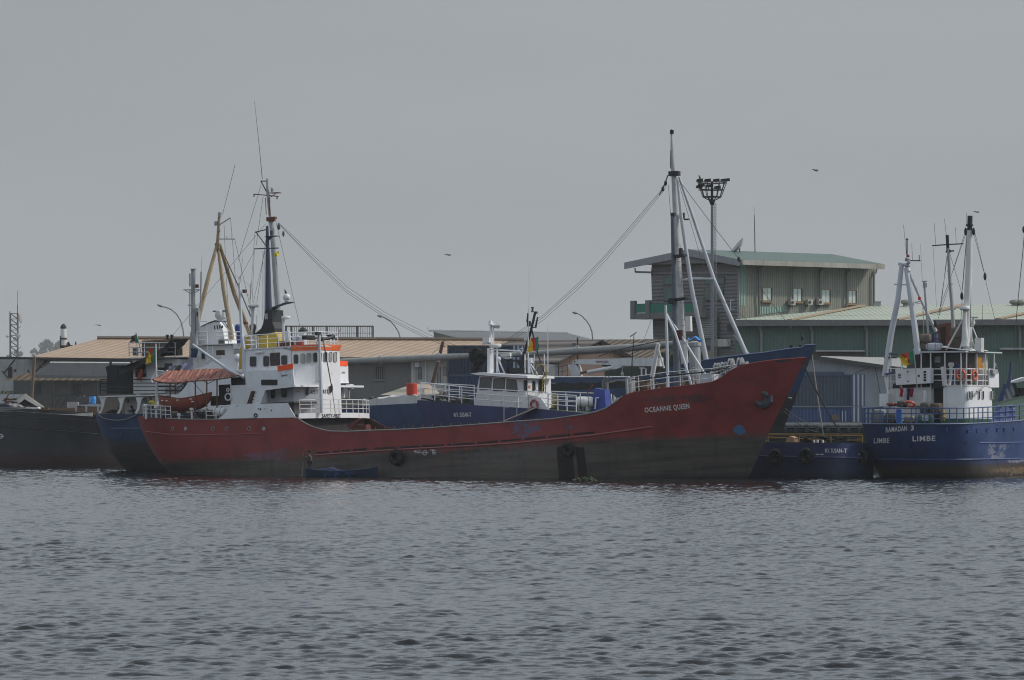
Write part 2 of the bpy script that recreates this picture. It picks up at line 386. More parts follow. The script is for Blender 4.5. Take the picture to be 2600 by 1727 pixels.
# quay line: runs from the far left towards the near right
QA = -30.0; QO = V((16.95, 288.7, 0)) + V((math.sin(R_(QA)), -math.cos(R_(QA)), 0))*-47.0
QF = Frame(QO, QA)
WAVE_RMS = .0140
def water():
    rng = np.random.default_rng(3)
    ys = [58.0]
    while ys[-1] < 352: ys.append(ys[-1] + (0.072 if ys[-1] < 100 else 0.072*(ys[-1]/100)**1.0))
    ys = np.array(ys); nc = 560
    tx = np.linspace(-.155, .155, nc)
    Yg, Tg = np.meshgrid(ys, tx, indexing='ij'); Xg = (Yg+22)*Tg
    H = np.zeros_like(Xg); dx = Yg*(tx[1]-tx[0]); dyv = np.gradient(ys)[:, None]
    # calmer and rougher patches
    pat = np.zeros_like(Xg)
    for k in range(9):
        a = rng.uniform(0, 2*math.pi); l = rng.uniform(14, 60); pat += np.sin(2*math.pi*(Xg*.22*math.cos(a)+Yg*math.sin(a))/l+rng.uniform(0, 6.28))
    pat = 1.0+.05*pat
    for k in range(190):
        lam = .20*(1.05/.20)**(rng.uniform(0, 1)**.95); th = rng.normal(0, .40)+R_(6)
        kx = 2*math.pi/lam*math.sin(th); ky = 2*math.pi/lam*math.cos(th)
        amp = lam**.65*(1.0 if lam < .9 else (.9/lam)**1.0)
        lx = 2*math.pi/max(abs(kx), 1e-6); ly = 2*math.pi/max(abs(ky), 1e-6)
        fade = np.clip((ly/dyv-1.8)/1.6, 0, 1)*np.clip((lx/dx-1.8)/1.6, 0, 1)
        ph = kx*Xg+ky*Yg+rng.uniform(0, 6.28)
        H += amp*fade*(np.sin(ph)-.28*np.cos(2*ph))
    near = H[:200]; H = H*pat*(WAVE_RMS/near.std())
    H = H + .35*np.maximum(H, 0)**2/WAVE_RMS*.35
    nr = len(ys); vs = np.stack([Xg, Yg, H], -1).reshape(-1, 3).astype(np.float32)
    i = np.arange(nr-1)[:, None]*nc+np.arange(nc-1)[None]; F = np.stack([i, i+1, i+nc+1, i+nc], -1).reshape(-1, 4).astype(np.int32)
    me = bpy.data.meshes.new('water'); me.vertices.add(len(vs)); me.vertices.foreach_set('co', vs.ravel())
    me.loops.add(F.size); me.loops.foreach_set('vertex_index', F.ravel()); me.polygons.add(len(F))
    me.polygons.foreach_set('loop_start', np.arange(0, F.size, 4, dtype=np.int32)); me.polygons.foreach_set('use_smooth', np.ones(len(F), bool))
    me.update(calc_edges=True)
    t = NT('harbour_water'); p = t.p
    t.l(t.mix(t.noise(.05, 3), (.006, .007, .007), (.010, .011, .011)), p.inputs['Base Color'])
    p.inputs['Roughness'].default_value = .05; p.inputs['IOR'].default_value = 1.33; p.inputs['Specular IOR Level'].default_value = .5
    b1 = t.noise(2.2, 5, .6, (.55, 1.0, 1.0)); b2 = t.noise(7.0, 3, .55, (.6, 1, 1))
    t.bump(t.math('ADD', b1, t.math('MULTIPLY', b2, .35)), .5, .05)
    me.materials.append(t.mat)
    o = bpy.data.objects.new('water', me); COL.objects.link(o); tag(o, kind='structure')
    MB().add([(-1800, -60, -.1), (1800, -60, -.1), (1800, 4000, -.1), (-1800, 4000, -.1)], [(0, 1, 2, 3)]).solo(WORLD, 'water_far', t.mat, kind='structure')
water()
# land behind the quay
concrete = paint('quay_concrete', (.20, .19, .175), .8, .2, .35)
mb = MB(); a = QF.w((-320, 0, 0)); b = QF.w((90, 0, 0)); mb.prism([V((a.x, a.y, 3.4)), V((b.x, b.y, 3.4)), V((1700, b.y+200, 3.4)), V((1700, 3900, 3.4)), V((-1700, 3900, 3.4)), V((-1700, a.y, 3.4))], V((0, 0, .45)))
mb.solo(WORLD, 'ground', paint('yard_ground', (.17, .155, .135), .9, .25, 0), kind='structure')
qw = QF.thing('quay_wall', 'dark concrete quay wall with a pale coping behind the moored ships', 'quay')
m2 = MB(); m2.box(-300, 90, -.6, .2, -1, 3.55); m2.part(qw, 'wall_face', paint('quay_face', (.07, .07, .068), .9, .3, .5))
m2 = MB(); m2.box(-300, 90, -.75, 1.4, 3.55, 3.93); m2.part(qw, 'coping', paint('coping', (.50, .49, .47), .8, .15, .2))
# hill with distant trees
leaf_far = paint('far_foliage', (.085, .10, .08), .8, .45, 0)
mb = MB(); rnd = random.Random(5)
hy = Q(3600)
def hillz(px): return 909+3*math.sin(px*.03)+2*math.sin(px*.11+1) if px < 330 else 909+(px-330)*.35
xs = list(range(-260, 760, 20)); fr = []
for k, dy in enumerate((0, 60, 140)):
    for px in xs:
        q = hy.v(px, hillz(px), 0); fr.append(V((q.x, dy, (q.z-3.9)*(.55, 1, .4)[k]+3.9)))
mb.add(fr, [(k*len(xs)+i, k*len(xs)+i+1, (k+1)*len(xs)+i+1, (k+1)*len(xs)+i) for k in range(2) for i in range(len(xs)-1)])
n0 = len(xs); mb.add([V((fr[i].x, -40, 3.5)) for i in range(n0)]+[fr[i] for i in range(n0)], [(i, i+1, n0+i+1, n0+i) for i in range(n0-1)])
mb.solo(hy, 'hills', paint('hill_scrub', (.055, .07, .04), .9, .4, 0), kind='structure')
def far_tree(px, top, wpx, label, base=912, blobs=7, col=leaf_far):
    c = hy.v(px, base, 0); t = hy.thing('tree', label, 'tree', (c.x, 60, c.z-3)); S = 3660/FPX; Hh = (base-top)*S+3; W = wpx*S
    tr = MB(); tr.tube([(0, 0, 0), (.2, 0, Hh*.4), (0, .2, Hh*.75)], [.5, .4, .15], 6)
    cr = MB(); cs = []
    for k in range(blobs):
        z = Hh*rnd.uniform(.42, .9); x = rnd.uniform(-.5, .5)*W*(1.15-z/Hh*.7); cs.append((V((x, rnd.uniform(-2, 2), z)), rnd.uniform(.14, .24)*W))
    cs.append((V((0, 0, Hh*.86)), Hh*.14))
    for c0, r in cs:
        tr.tube([(0, 0, Hh*.35), c0], [.25, .08], 5)
        for _ in range(190):
            d = V((rnd.gauss(0, 1), rnd.gauss(0, 1), rnd.gauss(0, .85))).normalized()*r*rnd.uniform(.55, 1.05); p = c0+d
            e = V((rnd.gauss(0, 1), rnd.gauss(0, 1), rnd.gauss(0, 1))).normalized(); g = e.cross(V((rnd.gauss(0, 1), rnd.gauss(0, 1), rnd.gauss(0, 1)))).normalized(); s_ = rnd.uniform(.35, .9)
            cr.add([p+e*s_, p+g*s_*.7, p-e*s_, p-g*s_*.7], [(0, 1, 2, 3)])
    tr.part(t, 'trunk', paint('far_bark', (.08, .06, .045), .9)); cr.part(t, 'crown', col)
far_tree(98, 858, 42, 'tallest hazy tree of the far hill, its rounded crown left of the white chimney', 913, 10)
far_tree(134, 860, 34, 'hazy tree with a round crown directly beside the white chimney', 913, 9)
far_tree(68, 882, 22, 'small hazy tree between the lattice tower and the tallest far tree', 913, 5)
far_tree(22, 886, 30, 'low hazy tree behind the lattice tower', 913, 6)
far_tree(5, 897, 22, 'lowest hazy bush of the far hill at the left picture edge', 912, 5)
far_tree(258, 858, 16, 'tiny tree top showing over the left end of the long tan roof', 890, 3)
# smoke-free harbour haze: one closed box of even density round everything
def haze():
    mb = MB(); mb.box(-1750, 1750, -50, 3850, -3, 75)
    m = bpy.data.materials.new('harbour_haze'); m.use_nodes = True; t = m.node_tree; t.nodes.clear()
    o = t.nodes.new('ShaderNodeOutputMaterial'); v = t.nodes.new('ShaderNodeVolumePrincipled'); v.inputs['Color'].default_value = (.86, .89, .92, 1)
    v.inputs['Density'].default_value = .00009; t.links.new(v.outputs[0], o.inputs['Volume'])
    mb.solo(WORLD, 'haze', m, kind='stuff')
haze()
# ================================================================ the red coaster
WHITE = paint('ship_white', (.74, .75, .78), .5, .1, .16, (.30, .27, .24), .35)
WHITE2 = paint('worn_white', (.66, .66, .66), .55, .16, .3, (.26, .22, .18), .6)
DARK = paint('dark_interior', (.018, .018, .02), .7, .2, 0)
BLACK = paint('black_paint', (.018, .018, .02), .55, .25, .1)
GREYM = paint('mast_grey', (.36, .37, .38), .5, .25, .3, (.12, .09, .07), .5)
PALE = paint('pale_grey_paint', (.55, .58, .63), .5, .12, .2)
SLATE = paint('slate_paint', (.10, .115, .145), .5, .2, .2)
NAVY = paint('navy_paint', (.045, .055, .095), .5, .2, .15)
YELLOW = paint('funnel_yellow', (.52, .36, .03), .5, .14, .2)
ORANGE = paint('orange_canvas', (1.0, .10, .015), .55, .08, .05)
ORANGE2 = paint('orange_trim', (.95, .20, .06), .5, .1, .1)
MAROON = paint('maroon_paint', (.10, .02, .018), .6, .2, .1)
WIRE = paint('wire_rope', (.05, .05, .052), .6, .1, 0)
RUBBER = paint('tyre_rubber', (.018, .018, .019), .85, .3, 0)
RUSTY = paint('rusty_steel', (.13, .06, .035), .8, .35, .3)
WOOD = paint('weathered_wood', (.16, .12, .09), .8, .3, .2)
REDP = paint('red_lead', (.24, .035, .03), .6, .2, .2)
GLASS = glass()
GLASSL = glass('lit_glass', (.30, .30, .28), .12)
LETTER = paint('white_lettering', (.72, .72, .74), .6, .15, .25, (.2, .08, .08))
LETB = paint('black_lettering', (.02, .02, .022), .6, .2, 0)
DECKRED = paint('deck_red', (.09, .035, .03), .8, .3, .3)
ra = -30.0
RF0 = Frame((16.95, 288.7, 0), ra, 2.6)
r = RF0.thing('coastal_ship', 'red hulled coaster with white wheelhouse moored in front of all other ships', 'ship', (0, 0, 0))
SHEER = [(358, 1057), (380, 1060), (420, 1063), (480, 1065), (560, 1065), (650, 1062), (752, 1060), (762, 1066), (778, 1076), (796, 1084), (815, 1090), (838, 1095), (880, 1096), (945, 1093), (1010, 1091), (1100, 1086), (1210, 1078), (1300, 1071),
  (1400, 1064), (1486, 1052), (1512, 1046), (1538, 1037), (1565, 1019), (1580, 1006), (1595, 1000), (1620, 995), (1693, 985), (1758, 978), (1806, 971), (1830, 960), (1848, 947), (1870, 934), (1892, 926), (1930, 919), (1968, 914), (2046, 908), (2049, 908)]
HR = Hull(r, 5.2, [(371, 1050), (376, 1075), (386, 1105), (402, 1140), (426, 1178), (454, 1205), (484, 1226)], [(2050, 905), (2028, 947), (1996, 1012), (1951, 1102), (1925, 1160), (1899, 1216), (1886, 1240)],
  ('round', 9.0, 15, 2.2), ('sharp', 13.5, 17, 2.0), SHEER, zb=-3.2)
bd = [HR.hit(*p) for p in ((412, 1172), (560, 1166), (760, 1161), (950, 1146), (1140, 1142), (1300, 1132), (1480, 1120), (1640, 1110), (1800, 1106), (1960, 1100))]
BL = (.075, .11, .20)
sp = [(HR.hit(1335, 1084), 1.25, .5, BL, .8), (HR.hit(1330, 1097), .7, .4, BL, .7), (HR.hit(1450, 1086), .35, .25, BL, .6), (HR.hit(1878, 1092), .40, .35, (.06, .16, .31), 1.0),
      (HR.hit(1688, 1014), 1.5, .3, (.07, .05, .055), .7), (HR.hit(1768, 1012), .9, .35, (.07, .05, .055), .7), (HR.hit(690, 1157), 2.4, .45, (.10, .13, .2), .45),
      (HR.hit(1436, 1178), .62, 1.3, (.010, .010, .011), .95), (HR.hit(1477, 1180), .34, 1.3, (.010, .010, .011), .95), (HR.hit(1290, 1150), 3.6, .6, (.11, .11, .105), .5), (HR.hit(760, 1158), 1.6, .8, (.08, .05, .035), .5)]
hm = hullmat('red_hull', (.225, .035, .033), (.048, .042, .039), [(p.x, p.z) for p in bd], [(p.x, p.z, a, b, c, s_) for p, a, b, c, s_ in sp], c3=(.112, .095, .080), band=.15)
bulf = lerpf([(-60, .25), (-38, .25), (-35, .6), (-33, 1.3), (-8, 1.3), (-6, .3), (3, .3), (5.5, .6), (9, 1.0)])
HR.build(hm, DECKRED, bulf)
# cap rail, rubbing lines and freeing slots follow the plating
def strake(H, name, pix, rad, mat, eps=.02, n=5):
    P = []
    for a, b in zip(pix, pix[1:]):
        for k in range(12): P.append(H.hit(a[0]+(b[0]-a[0])*k/12, a[1]+(b[1]-a[1])*k/12))
    P.append(H.hit(*pix[-1])); mb = MB(); mb.tube([V((p.x, p.y-eps, p.z)) for p in P], rad, n); return mb.part(H.fr, name, mat)
CAP = paint('cap_rail', (.26, .23, .22), .6, .3, .3)
strake(HR, 'cap_rail', SHEER[6:24], .06, CAP, 0)
strake(HR, 'cap_rail', SHEER[2:6], .05, CAP, 0)
strake(HR, 'cap_rail', SHEER[24:-1], .045, REDP, -.03)
strake(HR, 'rubbing_strake', [(371, 1096), (430, 1103), (520, 1104), (660, 1102)], .035, paint('strake_red', (.30, .10, .10), .6))
strake(HR, 'rubbing_strake', [(800, 1156), (920, 1147), (1060, 1139), (1200, 1132), (1300, 1126), (1400, 1116), (1500, 1106), (1655, 1084)], .06, paint('strake_red', (.30, .10, .10), .6))
def slot(H, x0, y0, x1, y1, h, mat=DARK, name='freeing_port'):
    mb = MB(); n = 6; P = []
    for k in range(n+1):
        t = k/n; a = H.hit(x0+(x1-x0)*t, y0+(y1-y0)*t); b = H.hit(x0+(x1-x0)*t, y0+(y1-y0)*t-h)
        P += [V((a.x, a.y-.012, a.z)), V((b.x, b.y-.012, b.z)), V((b.x, b.y+.05, b.z)), V((a.x, a.y+.05, a.z))]
    for k in range(n):
        i = 4*k; mb.add(P[i:i+8], [(0, 4, 5, 1), (1, 5, 6, 2), (2, 6, 7, 3), (3, 7, 4, 0)])
    mb.add(P[:4], [(0, 1, 2, 3)]); mb.add(P[-4:], [(3, 2, 1, 0)])
    return mb.part(H.fr, name, mat)
for x0, x1 in ((802, 836), (846, 862), (868, 888), (897, 932), (951, 1002), (1015, 1064), (1072, 1127), (1136, 1146), (1151, 1205), (1212, 1264), (1272, 1323), (1333, 1385), (1393, 1447), (1456, 1510)):
    f = lerpf([(800, 1153), (920, 1143), (1060, 1136), (1200, 1128.5), (1300, 1120), (1400, 1111), (1500, 1101), (1520, 1099)])
    slot(HR, x0, f(x0), x1, f(x1), 4.5)
def porthole(H, px, py, rr, mat=GLASS, ring=GREYM, name='porthole'):
    c = H.hit(px, py); d = H.hit(px+2, py); tx = (d-c).normalized(); ax = tx.cross(V((0, 0, 1))).normalized()
    if ax.y > 0: ax = -ax
    o = MB().torus(c+ax*.015, rr, rr*.17, ax, 16, 6).part(H.fr, name, ring)
    MB().lathe([(0, .02), (rr, .02), (rr, .0)], c, 14, 0, ax).part(H.fr, 'pane', mat, parent=o)
for k, x in enumerate((438, 471, 540.5, 576, 633, 670)): porthole(HR, x, 1088.5, .135, GLASSL if k in (1, 5) else GLASS)
HR.text('OCEANNE', (1638, 1047.5), (1705.5, 1041.6), 12.5, LETTER); HR.text('QUEEN', (1711, 1041), (1752, 1037), 13, LETTER)
# load line marks
mb = MB(); c = HR.hit(1079, 1150); mb.torus((c.x, c.y-.02, c.z), .17, .02, (0, 1, 0), 20, 4); mb.box(c.x-.3, c.x+.3, c.y-.035, c.y-.015, c.z-.02, c.z+.02)
for x, y, wd in ((1059, 1146, 18), (1063, 1150, 10), (1097, 1143, 10), (1103, 1149, 8), (1103, 1153, 8), (1102, 1145, 9)):
    a = HR.hit(x-wd/2, y); b = HR.hit(x+wd/2, y); mb.box(a.x, b.x, a.y-.03, a.y-.012, a.z-.022, a.z+.022)
for x, y0, y1 in ((1056, 1143, 1150), (1099.5, 1143, 1154)):
    a = HR.hit(x, y1); b = HR.hit(x, y0); mb.box(a.x-.02, a.x+.02, a.y-.03, a.y-.012, a.z, b.z)
mb.part(r, 'load_line_mark', LETTER)
# stockless anchor in its hawse
c = HR.hit(1938, 1015); f = r.turn((c.x, c.y-.2, c.z), 0); mb = MB()
mb.tube(f.pts([(1948, 1003), (1946, 1018), (1938, 1024)], 0), [.12, .17, .2], 8); mb.tube(f.pts([(1958, 1004), (1956, 1018), (1948, 1028), (1936, 1032)], -.05), [.1, .2, .22, .2], 8)
mb.tube(f.pts([(1950, 1006), (1943, 1000), (1936, 997)], .12), [.1, .2, .14], 8); mb.tube(f.pts([(1936, 1030), (1928, 1026), (1919, 1022)], .12), [.2, .22, .14], 8)
mb.part(f, 'anchor', paint('anchor_grey', (.055, .062, .08), .6, .3, .2, (.03, .03, .03), .6), True)
slot(HR, 1970, 921, 2008, 917, 7, paint('notch', (.06, .06, .06), .7), 'bow_fairlead')
# --- white plating and superstructure
VB = 4.95
mb = MB(); r.poly(mb, [(549, 1066), (562, 1058), (574, 1046), (583, 1032), (588, 1027), (640, 1026), (730, 1023.5), (735, 1033), (741, 1045), (752, 1062)], VB, .08); mb.part(r, 'side_plating', WHITE)
o = MB(); o.torus(r.v(649, 1055, VB+.02), .13, .05, (0, 1, 0), 14, 6); o.part(r, 'mooring_hole', BLACK)
mb = MB()
for x, y, s_ in ((656, 1038, 1.5), (661, 1039, 2.2), (673, 1038, 1), (689, 1042, 1.6), (602, 1031, 1.4)): mb.lathe([(0, .02), (s_*.03, .02), (s_*.03, -.02)], r.v(x, y, VB+.02), 8, 0, (0, -1, 0))
mb.part(r, 'rust_holes', DARK)
mb = MB(); r.poly(mb, [(622, 945), (640, 941), (705, 940), (743, 936), (748, 982), (674, 991), (661, 1025), (642, 1026), (655, 990), (628, 985)], VB-.05, .08); mb.part(r, 'bridge_wing', WHITE)
mb = MB(); r.poly(mb, [(704, 930), (743.5, 923), (743.5, 936.5), (705, 942)], VB, .06); mb.part(r, 'wing_dodger', ORANGE)
mb = MB(); r.poly(mb, rrect(663, 964, 704, 978, 2), VB-.02, .04); mb.part(r, 'wing_slot', DARK)
ptext(r, 'ZEMZEM', (713.5, 956.5), (729.5, 954.5), 4, VB-.03, LETB)
a = r.v(661, 1024, VB); b = r.v(745, 1019, VB)
mb = MB(); mb.box(a.x-2.4, b.x, -VB+.1, VB-.1, a.z-.14, a.z); mb.part(r, 'boat_deck', paint('deck_edge', (.05, .05, .055), .7))
# bridge deck slab between the wings
a = r.v(640, 985, VB); b = r.v(748, 982, VB)
mb = MB(); mb.box(a.x, b.x, -VB+.1, VB-.1, a.z-.1, a.z+.05); mb.part(r, 'bridge_deck', WHITE)
HWI = 2.95
u0 = r.v(618, 900, HWI).x; u1 = r.v(741.5, 900, HWI).x; ub = u1+1.42
z0 = r.v(741.5, 1046, HWI).z-.3; z1 = r.v(700, 884.5, HWI).z; zm = r.v(741, 984, HWI).z
FPT = [(u0, -HWI), (u1, -HWI), (ub, -HWI+1.42), (ub, HWI-1.42), (u1, HWI), (u0, HWI)]
mb = MB(); mb.prism([V((a, b, z0)) for a, b in FPT], V((0, 0, z1-z0))); mb.part(r, 'wheelhouse', WHITE)
mb = MB(); mb.prism([V((a+(.12 if a > u0 else -.1), b*1.03, z1)) for a, b in FPT], V((0, 0, .1))); mb.part(r, 'wheelhouse_roof', WHITE2)
# orange edge of the roof, front and quarters
mb = MB(); e0 = [(u1, -HWI-.02), (ub, -HWI+1.42), (ub+.02, HWI-1.42), (u1, HWI+.02)]
for (a, b), (c, d) in zip(e0, e0[1:]): mb.prism([V((a+.02, b, z1-.28)), V((c+.02, d, z1-.28)), V((c+.16, d*1.04, z1+.16)), V((a+.10, b*1.04-.05, z1+.16))], V((-.06, .02, 0)))
mb.part(r, 'roof_trim', ORANGE2)
RIM = paint('window_rim', (.30, .31, .33), .5)
for x0, y0, x1, y1 in ((635, 906, 650, 930.5), (669, 905, 683, 930), (714.5, 903, 728.5, 926)): window(r, x0, y0, x1, y1, HWI+.01, RIM, GLASS, 3.2)
d = MB(); r.poly(d, [(685, 897), (710, 895), (711, 928), (686.5, 929.5)], HWI+.03, .06); do = d.part(r, 'door', paint('brown_door', (.055, .028, .026), .6))
d = MB(); r.poly(d, rrect(691, 901, 704, 914, 1), HWI+.045, .02); d.part(r, 'pane', GLASS, parent=do)
for x0, y0, x1, y1 in ((684.5, 990, 697.5, 1010.5), (715, 989, 727.5, 1008.5)): window(r, x0, y0, x1, y1, HWI+.01, RIM, GLASS, 3)
fq = r.turn((u1, -HWI, 0), 45)          # near quarter facet
for k, (x0, y0, x1, y1) in enumerate(((746, 900.5, 757, 923.5), (764, 898.5, 774.5, 922), (779.5, 897, 789.5, 920.5), (795.5, 896, 805.5, 919.5))): window(fq, x0, y0, x1, y1, .012, RIM, GLASS if k in (0, 3) else GLASSL, 3.4, .9)
window(fq, 775, 982.5, 784, 1003.5, .012, WHITE, GLASS, 3.4, 1.0)
ff = r.turn((ub, -HWI+1.42, 0), 90)     # front facet
for k, (x0, y0, x1, y1) in enumerate(((813, 895.5, 817.5, 918), (823.5, 894.5, 831, 918), (837, 894, 843.5, 917.5), (848.5, 894, 855.5, 918.5))): window(ff, x0, y0, x1, y1, .012, RIM, GLASSL if k > 1 else GLASS, 2.6, .7)
window(ff, 835, 980.5, 841, 999.5, .012, WHITE, GLASS, 2.4, .7)
ptext(fq, 'SAFETY', (786, 1000), (809, 999), 10, .02, LETB); ptext(ff, 'FIRST', (814, 999), (834, 999), 10, .02, LETB)
# far wing, seen past the front
fw = r.turn((u1+.1, 0, 0), 90)
mb = MB(); fw.poly(mb, [(858, 926), (884, 929), (884.5, 964), (886, 973), (858, 973)], 0, .1); mb.part(fw, 'bridge_wing', WHITE)
mb = MB(); fw.poly(mb, [(859.5, 915.5), (883, 917.5), (883, 929.5), (859.5, 928)], .05, .06); mb.part(fw, 'wing_dodger', ORANGE)
ptext(fw, 'ZEMZEM', (868, 948), (876.5, 948), 4, .04, LETB)
mb = MB(); fw.tube(mb, [(886, 976), (886, 1012)], .06); mb.box(*(lambda p: (p.x-.2, p.x+.25, p.y-.2, p.y+.2, p.z-.25, p.z+.1))(fw.v(888, 979, 0))); mb.part(fw, 'wing_post', WHITE2)
for x0, x1, y0 in ((868, 876, 985), (876, 884, 980)):
    mb = MB(); fw.pbox(mb, x0, y0, x1, 1010, -.5, .3); mb.part(fw, 'ventilator', SLATE if x0 > 870 else WHITE2)
# front of the accommodation: curved deck edge with lettering, guard rail
Rr = 12.0; cx = r.v(762, 1060, 4.9).x-10.95
def arc(v, dz, dr=0): return V((cx+math.sqrt(max(Rr**2-v*v, .1))+dr, -v, dz))
zt = r.u(839, 1048.5, cx+Rr-.3).z; zbm = r.u(839, 1061.5, cx+Rr-.3).z
mb = MB(); N = 24; ring = []
for k in range(N+1):
    v = -5.0+10.0*k/N; ring += [arc(v, zt), arc(v, zbm), arc(v, zt, -.1), arc(v, zbm, -.1)]
mb.add(ring, [q for k in range(N) for q in ((4*k, 4*k+1, 4*k+5, 4*k+4), (4*k+2, 4*k+6, 4*k+7, 4*k+3), (4*k, 4*k+4, 4*k+6, 4*k+2), (4*k+1, 4*k+3, 4*k+7, 4*k+5))]); mb.part(r, 'deck_front', WHITE)
mb = MB(); mb.add([arc(-5+10*k/N, zt-.06, -.05) for k in range(N+1)]+[V((cx, 5, zt-.06)), V((cx, -5, zt-.06))], [tuple(range(N+3))]); mb.part(r, 'accommodation_deck', DECKRED)
mb = MB(); ring = []
for k in range(N+1): v = -5.0+10.0*k/N; ring += [arc(v, zbm, -.5), arc(v, -.5, -.5)]
mb.add(ring, [(2*k, 2*k+1, 2*k+3, 2*k+2) for k in range(N)]); mb.part(r, 'hold_bulkhead', paint('bulkhead_dark', (.022, .02, .021), .7))
fl = r.turn((cx+Rr-.1, 0, 0), 90); vs, fs = textmesh('SAFETY-FIRST')
def archit(px, py):
    x_ = cx+Rr
    for _ in range(8): q = r.u(px, py, x_); x_ = arc(-q.y, 0).x
    return r.u(px, py, x_)
a = archit(817, 1061); b = archit(865, 1060); hz = archit(817, 1051).z-a.z
MB().add([arc(-(a.y+(b.y-a.y)*x), a.z+hz*y, .02) for x, y in vs], fs).part(r, 'lettering', LETB)
mb = MB(); rail(mb, [arc(-4.9+9.8*k/10, zt) for k in range(11)], 1.0, 3, 1.3, .028); mb.part(r, 'guard_rail', WHITE2)
# aft house and recess
z_d = r.v(600, 1064, VB).z
a = r.v(584, 980, 3.6); b = r.v(622, 1027, 3.6); mb = MB(); mb.box(a.x, b.x+2, -3.6, 3.6, z_d, a.z); mb.part(r, 'aft_house', WHITE)
mb = MB(); r.pbox(mb, 557, 976, 583, 1029, 3.0, .1); mb.part(r, 'aft_doorway', DARK)
mb = MB(); r.pbox(mb, 587, 957, 620, 979, 3.3, .1); mb.part(r, 'open_recess', DARK)
mb = MB(); r.poly(mb, [(638, 993), (648, 993), (638, 1025), (627, 1025)], VB-.02, .05, 0); mb.part(r, 'ladder_opening', DARK)
mb = MB(); r.poly(mb, [(641, 993), (645, 993), (635, 1025), (630, 1025)], VB+.02, .05)
for k in range(4): r.tube(mb, [(644-3*k, 999+8*k), (651-3*k, 998+8*k)], .025, VB)
mb.part(r, 'inclined_ladder', MAROON)
mb = MB(); r.tube(mb, [(648, 895.5), (668, 894)], .085, HWI+.15, 8); mb.part(r, 'tube_light', WHITE2)
# forward lantern post with tackle in front of the wheelhouse
fp = r.turn((ub+1.2, -.9, 0), 90); mb = MB(); fp.tube(mb, [(810, 848), (812, 900), (817, 1049)], [.11, .12, .13], 0, 8); mb.part(fp, 'signal_post', PALE)
mb = MB(); fp.pbox(mb, 806.5, 843, 816, 851, .1, .25); fp.tube(mb, [(812, 852), (806, 858), (800, 860)], .05); fp.tube(mb, [(814, 863), (830, 860), (842, 856), (846, 851)], .12); fp.pbox(mb, 840, 850, 851, 861, 0, .3); fp.pbox(mb, 778, 852, 800, 862, -.6, .4); mb.part(fp, 'post_head', BLACK)
mb = MB(); fp.tube(mb, [(815, 850), (822, 868), (842, 980), (853, 1062)], .028, .1, 4); fp.tube(mb, [(816, 850), (826, 900), (840, 975)], .022, .12, 4); fp.tube(mb, [(811, 853), (803, 872), (809, 880)], .02, .1, 4); mb.part(fp, 'tackle_rope', WIRE)
mb = MB(); mb.ball(fp.v(842, 985, .1), .16, (.7, .6, 2.2), 8); mb.part(fp, 'pulley_block', BLACK)
# roof gear
zr = z1+.1
def roofrail(y0): 
    mb = MB(); rail(mb, [(u0+.1, -HWI+.1, zr), (u1-.2, -HWI+.1, zr), (ub, -HWI+1.6, zr), (ub, HWI-1.6, zr), (u1-.2, HWI-.1, zr), (u0+.1, HWI-.1, zr), (u0+.1, -HWI+.1, zr)], 1.02, 3, 1.0, .028); mb.part(r, 'guard_rail', WHITE)
roofrail(0)
mb = MB()
mb.prism(r.pts([(608, 887), (618, 870), (618, 938), (607, 938)], 1.2), V((0, .8, 0))); r.poly(mb, [(621, 857), (666, 852), (697, 843), (701, 850), (704, 862), (703, 882), (621, 884)], .9, 1.8)
mb.part(r, 'funnel_base', YELLOW)
mb = MB(); r.poly(mb, [(673, 787), (690, 787), (691, 818), (697, 834), (697.5, 843.5), (666, 852.5), (629, 854.5), (650, 845), (663, 834), (668, 822)], .8, 1.6); mb.part(r, 'funnel', BLACK)
mb = MB(); r.pbox(mb, 672, 796, 679, 811, .83, .05); mb.part(r, 'funnel_plate', GREYM)
mb = MB(); r.tube(mb, [(678.5, 574), (680, 660), (682, 788)], [.10, .18, .27], 0, 12); mb.part(r, 'exhaust_mast', NAVY)
for fn in (lambda m: r.tube(m, [(676, 583), (647.6, 590)], .045), lambda m: r.tube(m, [(649, 588), (675, 624)], .04), lambda m: r.tube(m, [(646, 632), (707, 630)], .05), lambda m: r.pbox(m, 672, 598, 700, 602, .3, .6), lambda m: r.poly(m, [(676, 602), (690, 602), (679, 612)], .1, .15), lambda m: m.lathe([(.12, 0), (.12, .35), (.07, .4)], r.v(690, 598, 0), 8),
      lambda m: r.poly(m, [(690, 780), (712, 772), (722, 768), (738.5, 766), (738.5, 768.5), (718, 773), (700, 779), (688, 788)], .25, .5)):
    mb = MB(); fn(mb); mb.part(r, 'mast_bracket', NAVY)
def drum(fr, x0, y0, x1, y1, v, name, mat):
    a = fr.v(x0, y1, v); b = fr.v(x1, y0, v); rr = (b.x-a.x)/2; h = b.z-a.z
    return MB().lathe([(rr*.8, 0), (rr, h*.3), (rr, h*.75), (rr*.85, h)], ((a.x+b.x)/2, -v, a.z), 14).part(fr, name, mat, True)
def dome(fr, px, py, rr, v, name, mat): return MB().ball(fr.v(px, py, v), rr, (1, 1, 1), 12).part(fr, name, mat, True)
dome(r, 728, 755, .29, 0, 'radome', WHITE2); drum(r, 723, 762, 733, 767, 0, 'radome_foot', WHITE2)
drum(r, 716, 802, 735.5, 811, .6, 'radar', WHITE2); drum(r, 632, 772, 654.5, 781.5, .5, 'radar', WHITE2)
mb = MB(); r.tube(mb, [(719, 811), (720, 876)], [.12, .09], .6, 8); r.tube(mb, [(641, 781), (641, 792), (640, 826), (640, 853)], [.2, .13, .1, .1], .5, 8); mb.part(r, 'radar_post', PALE)
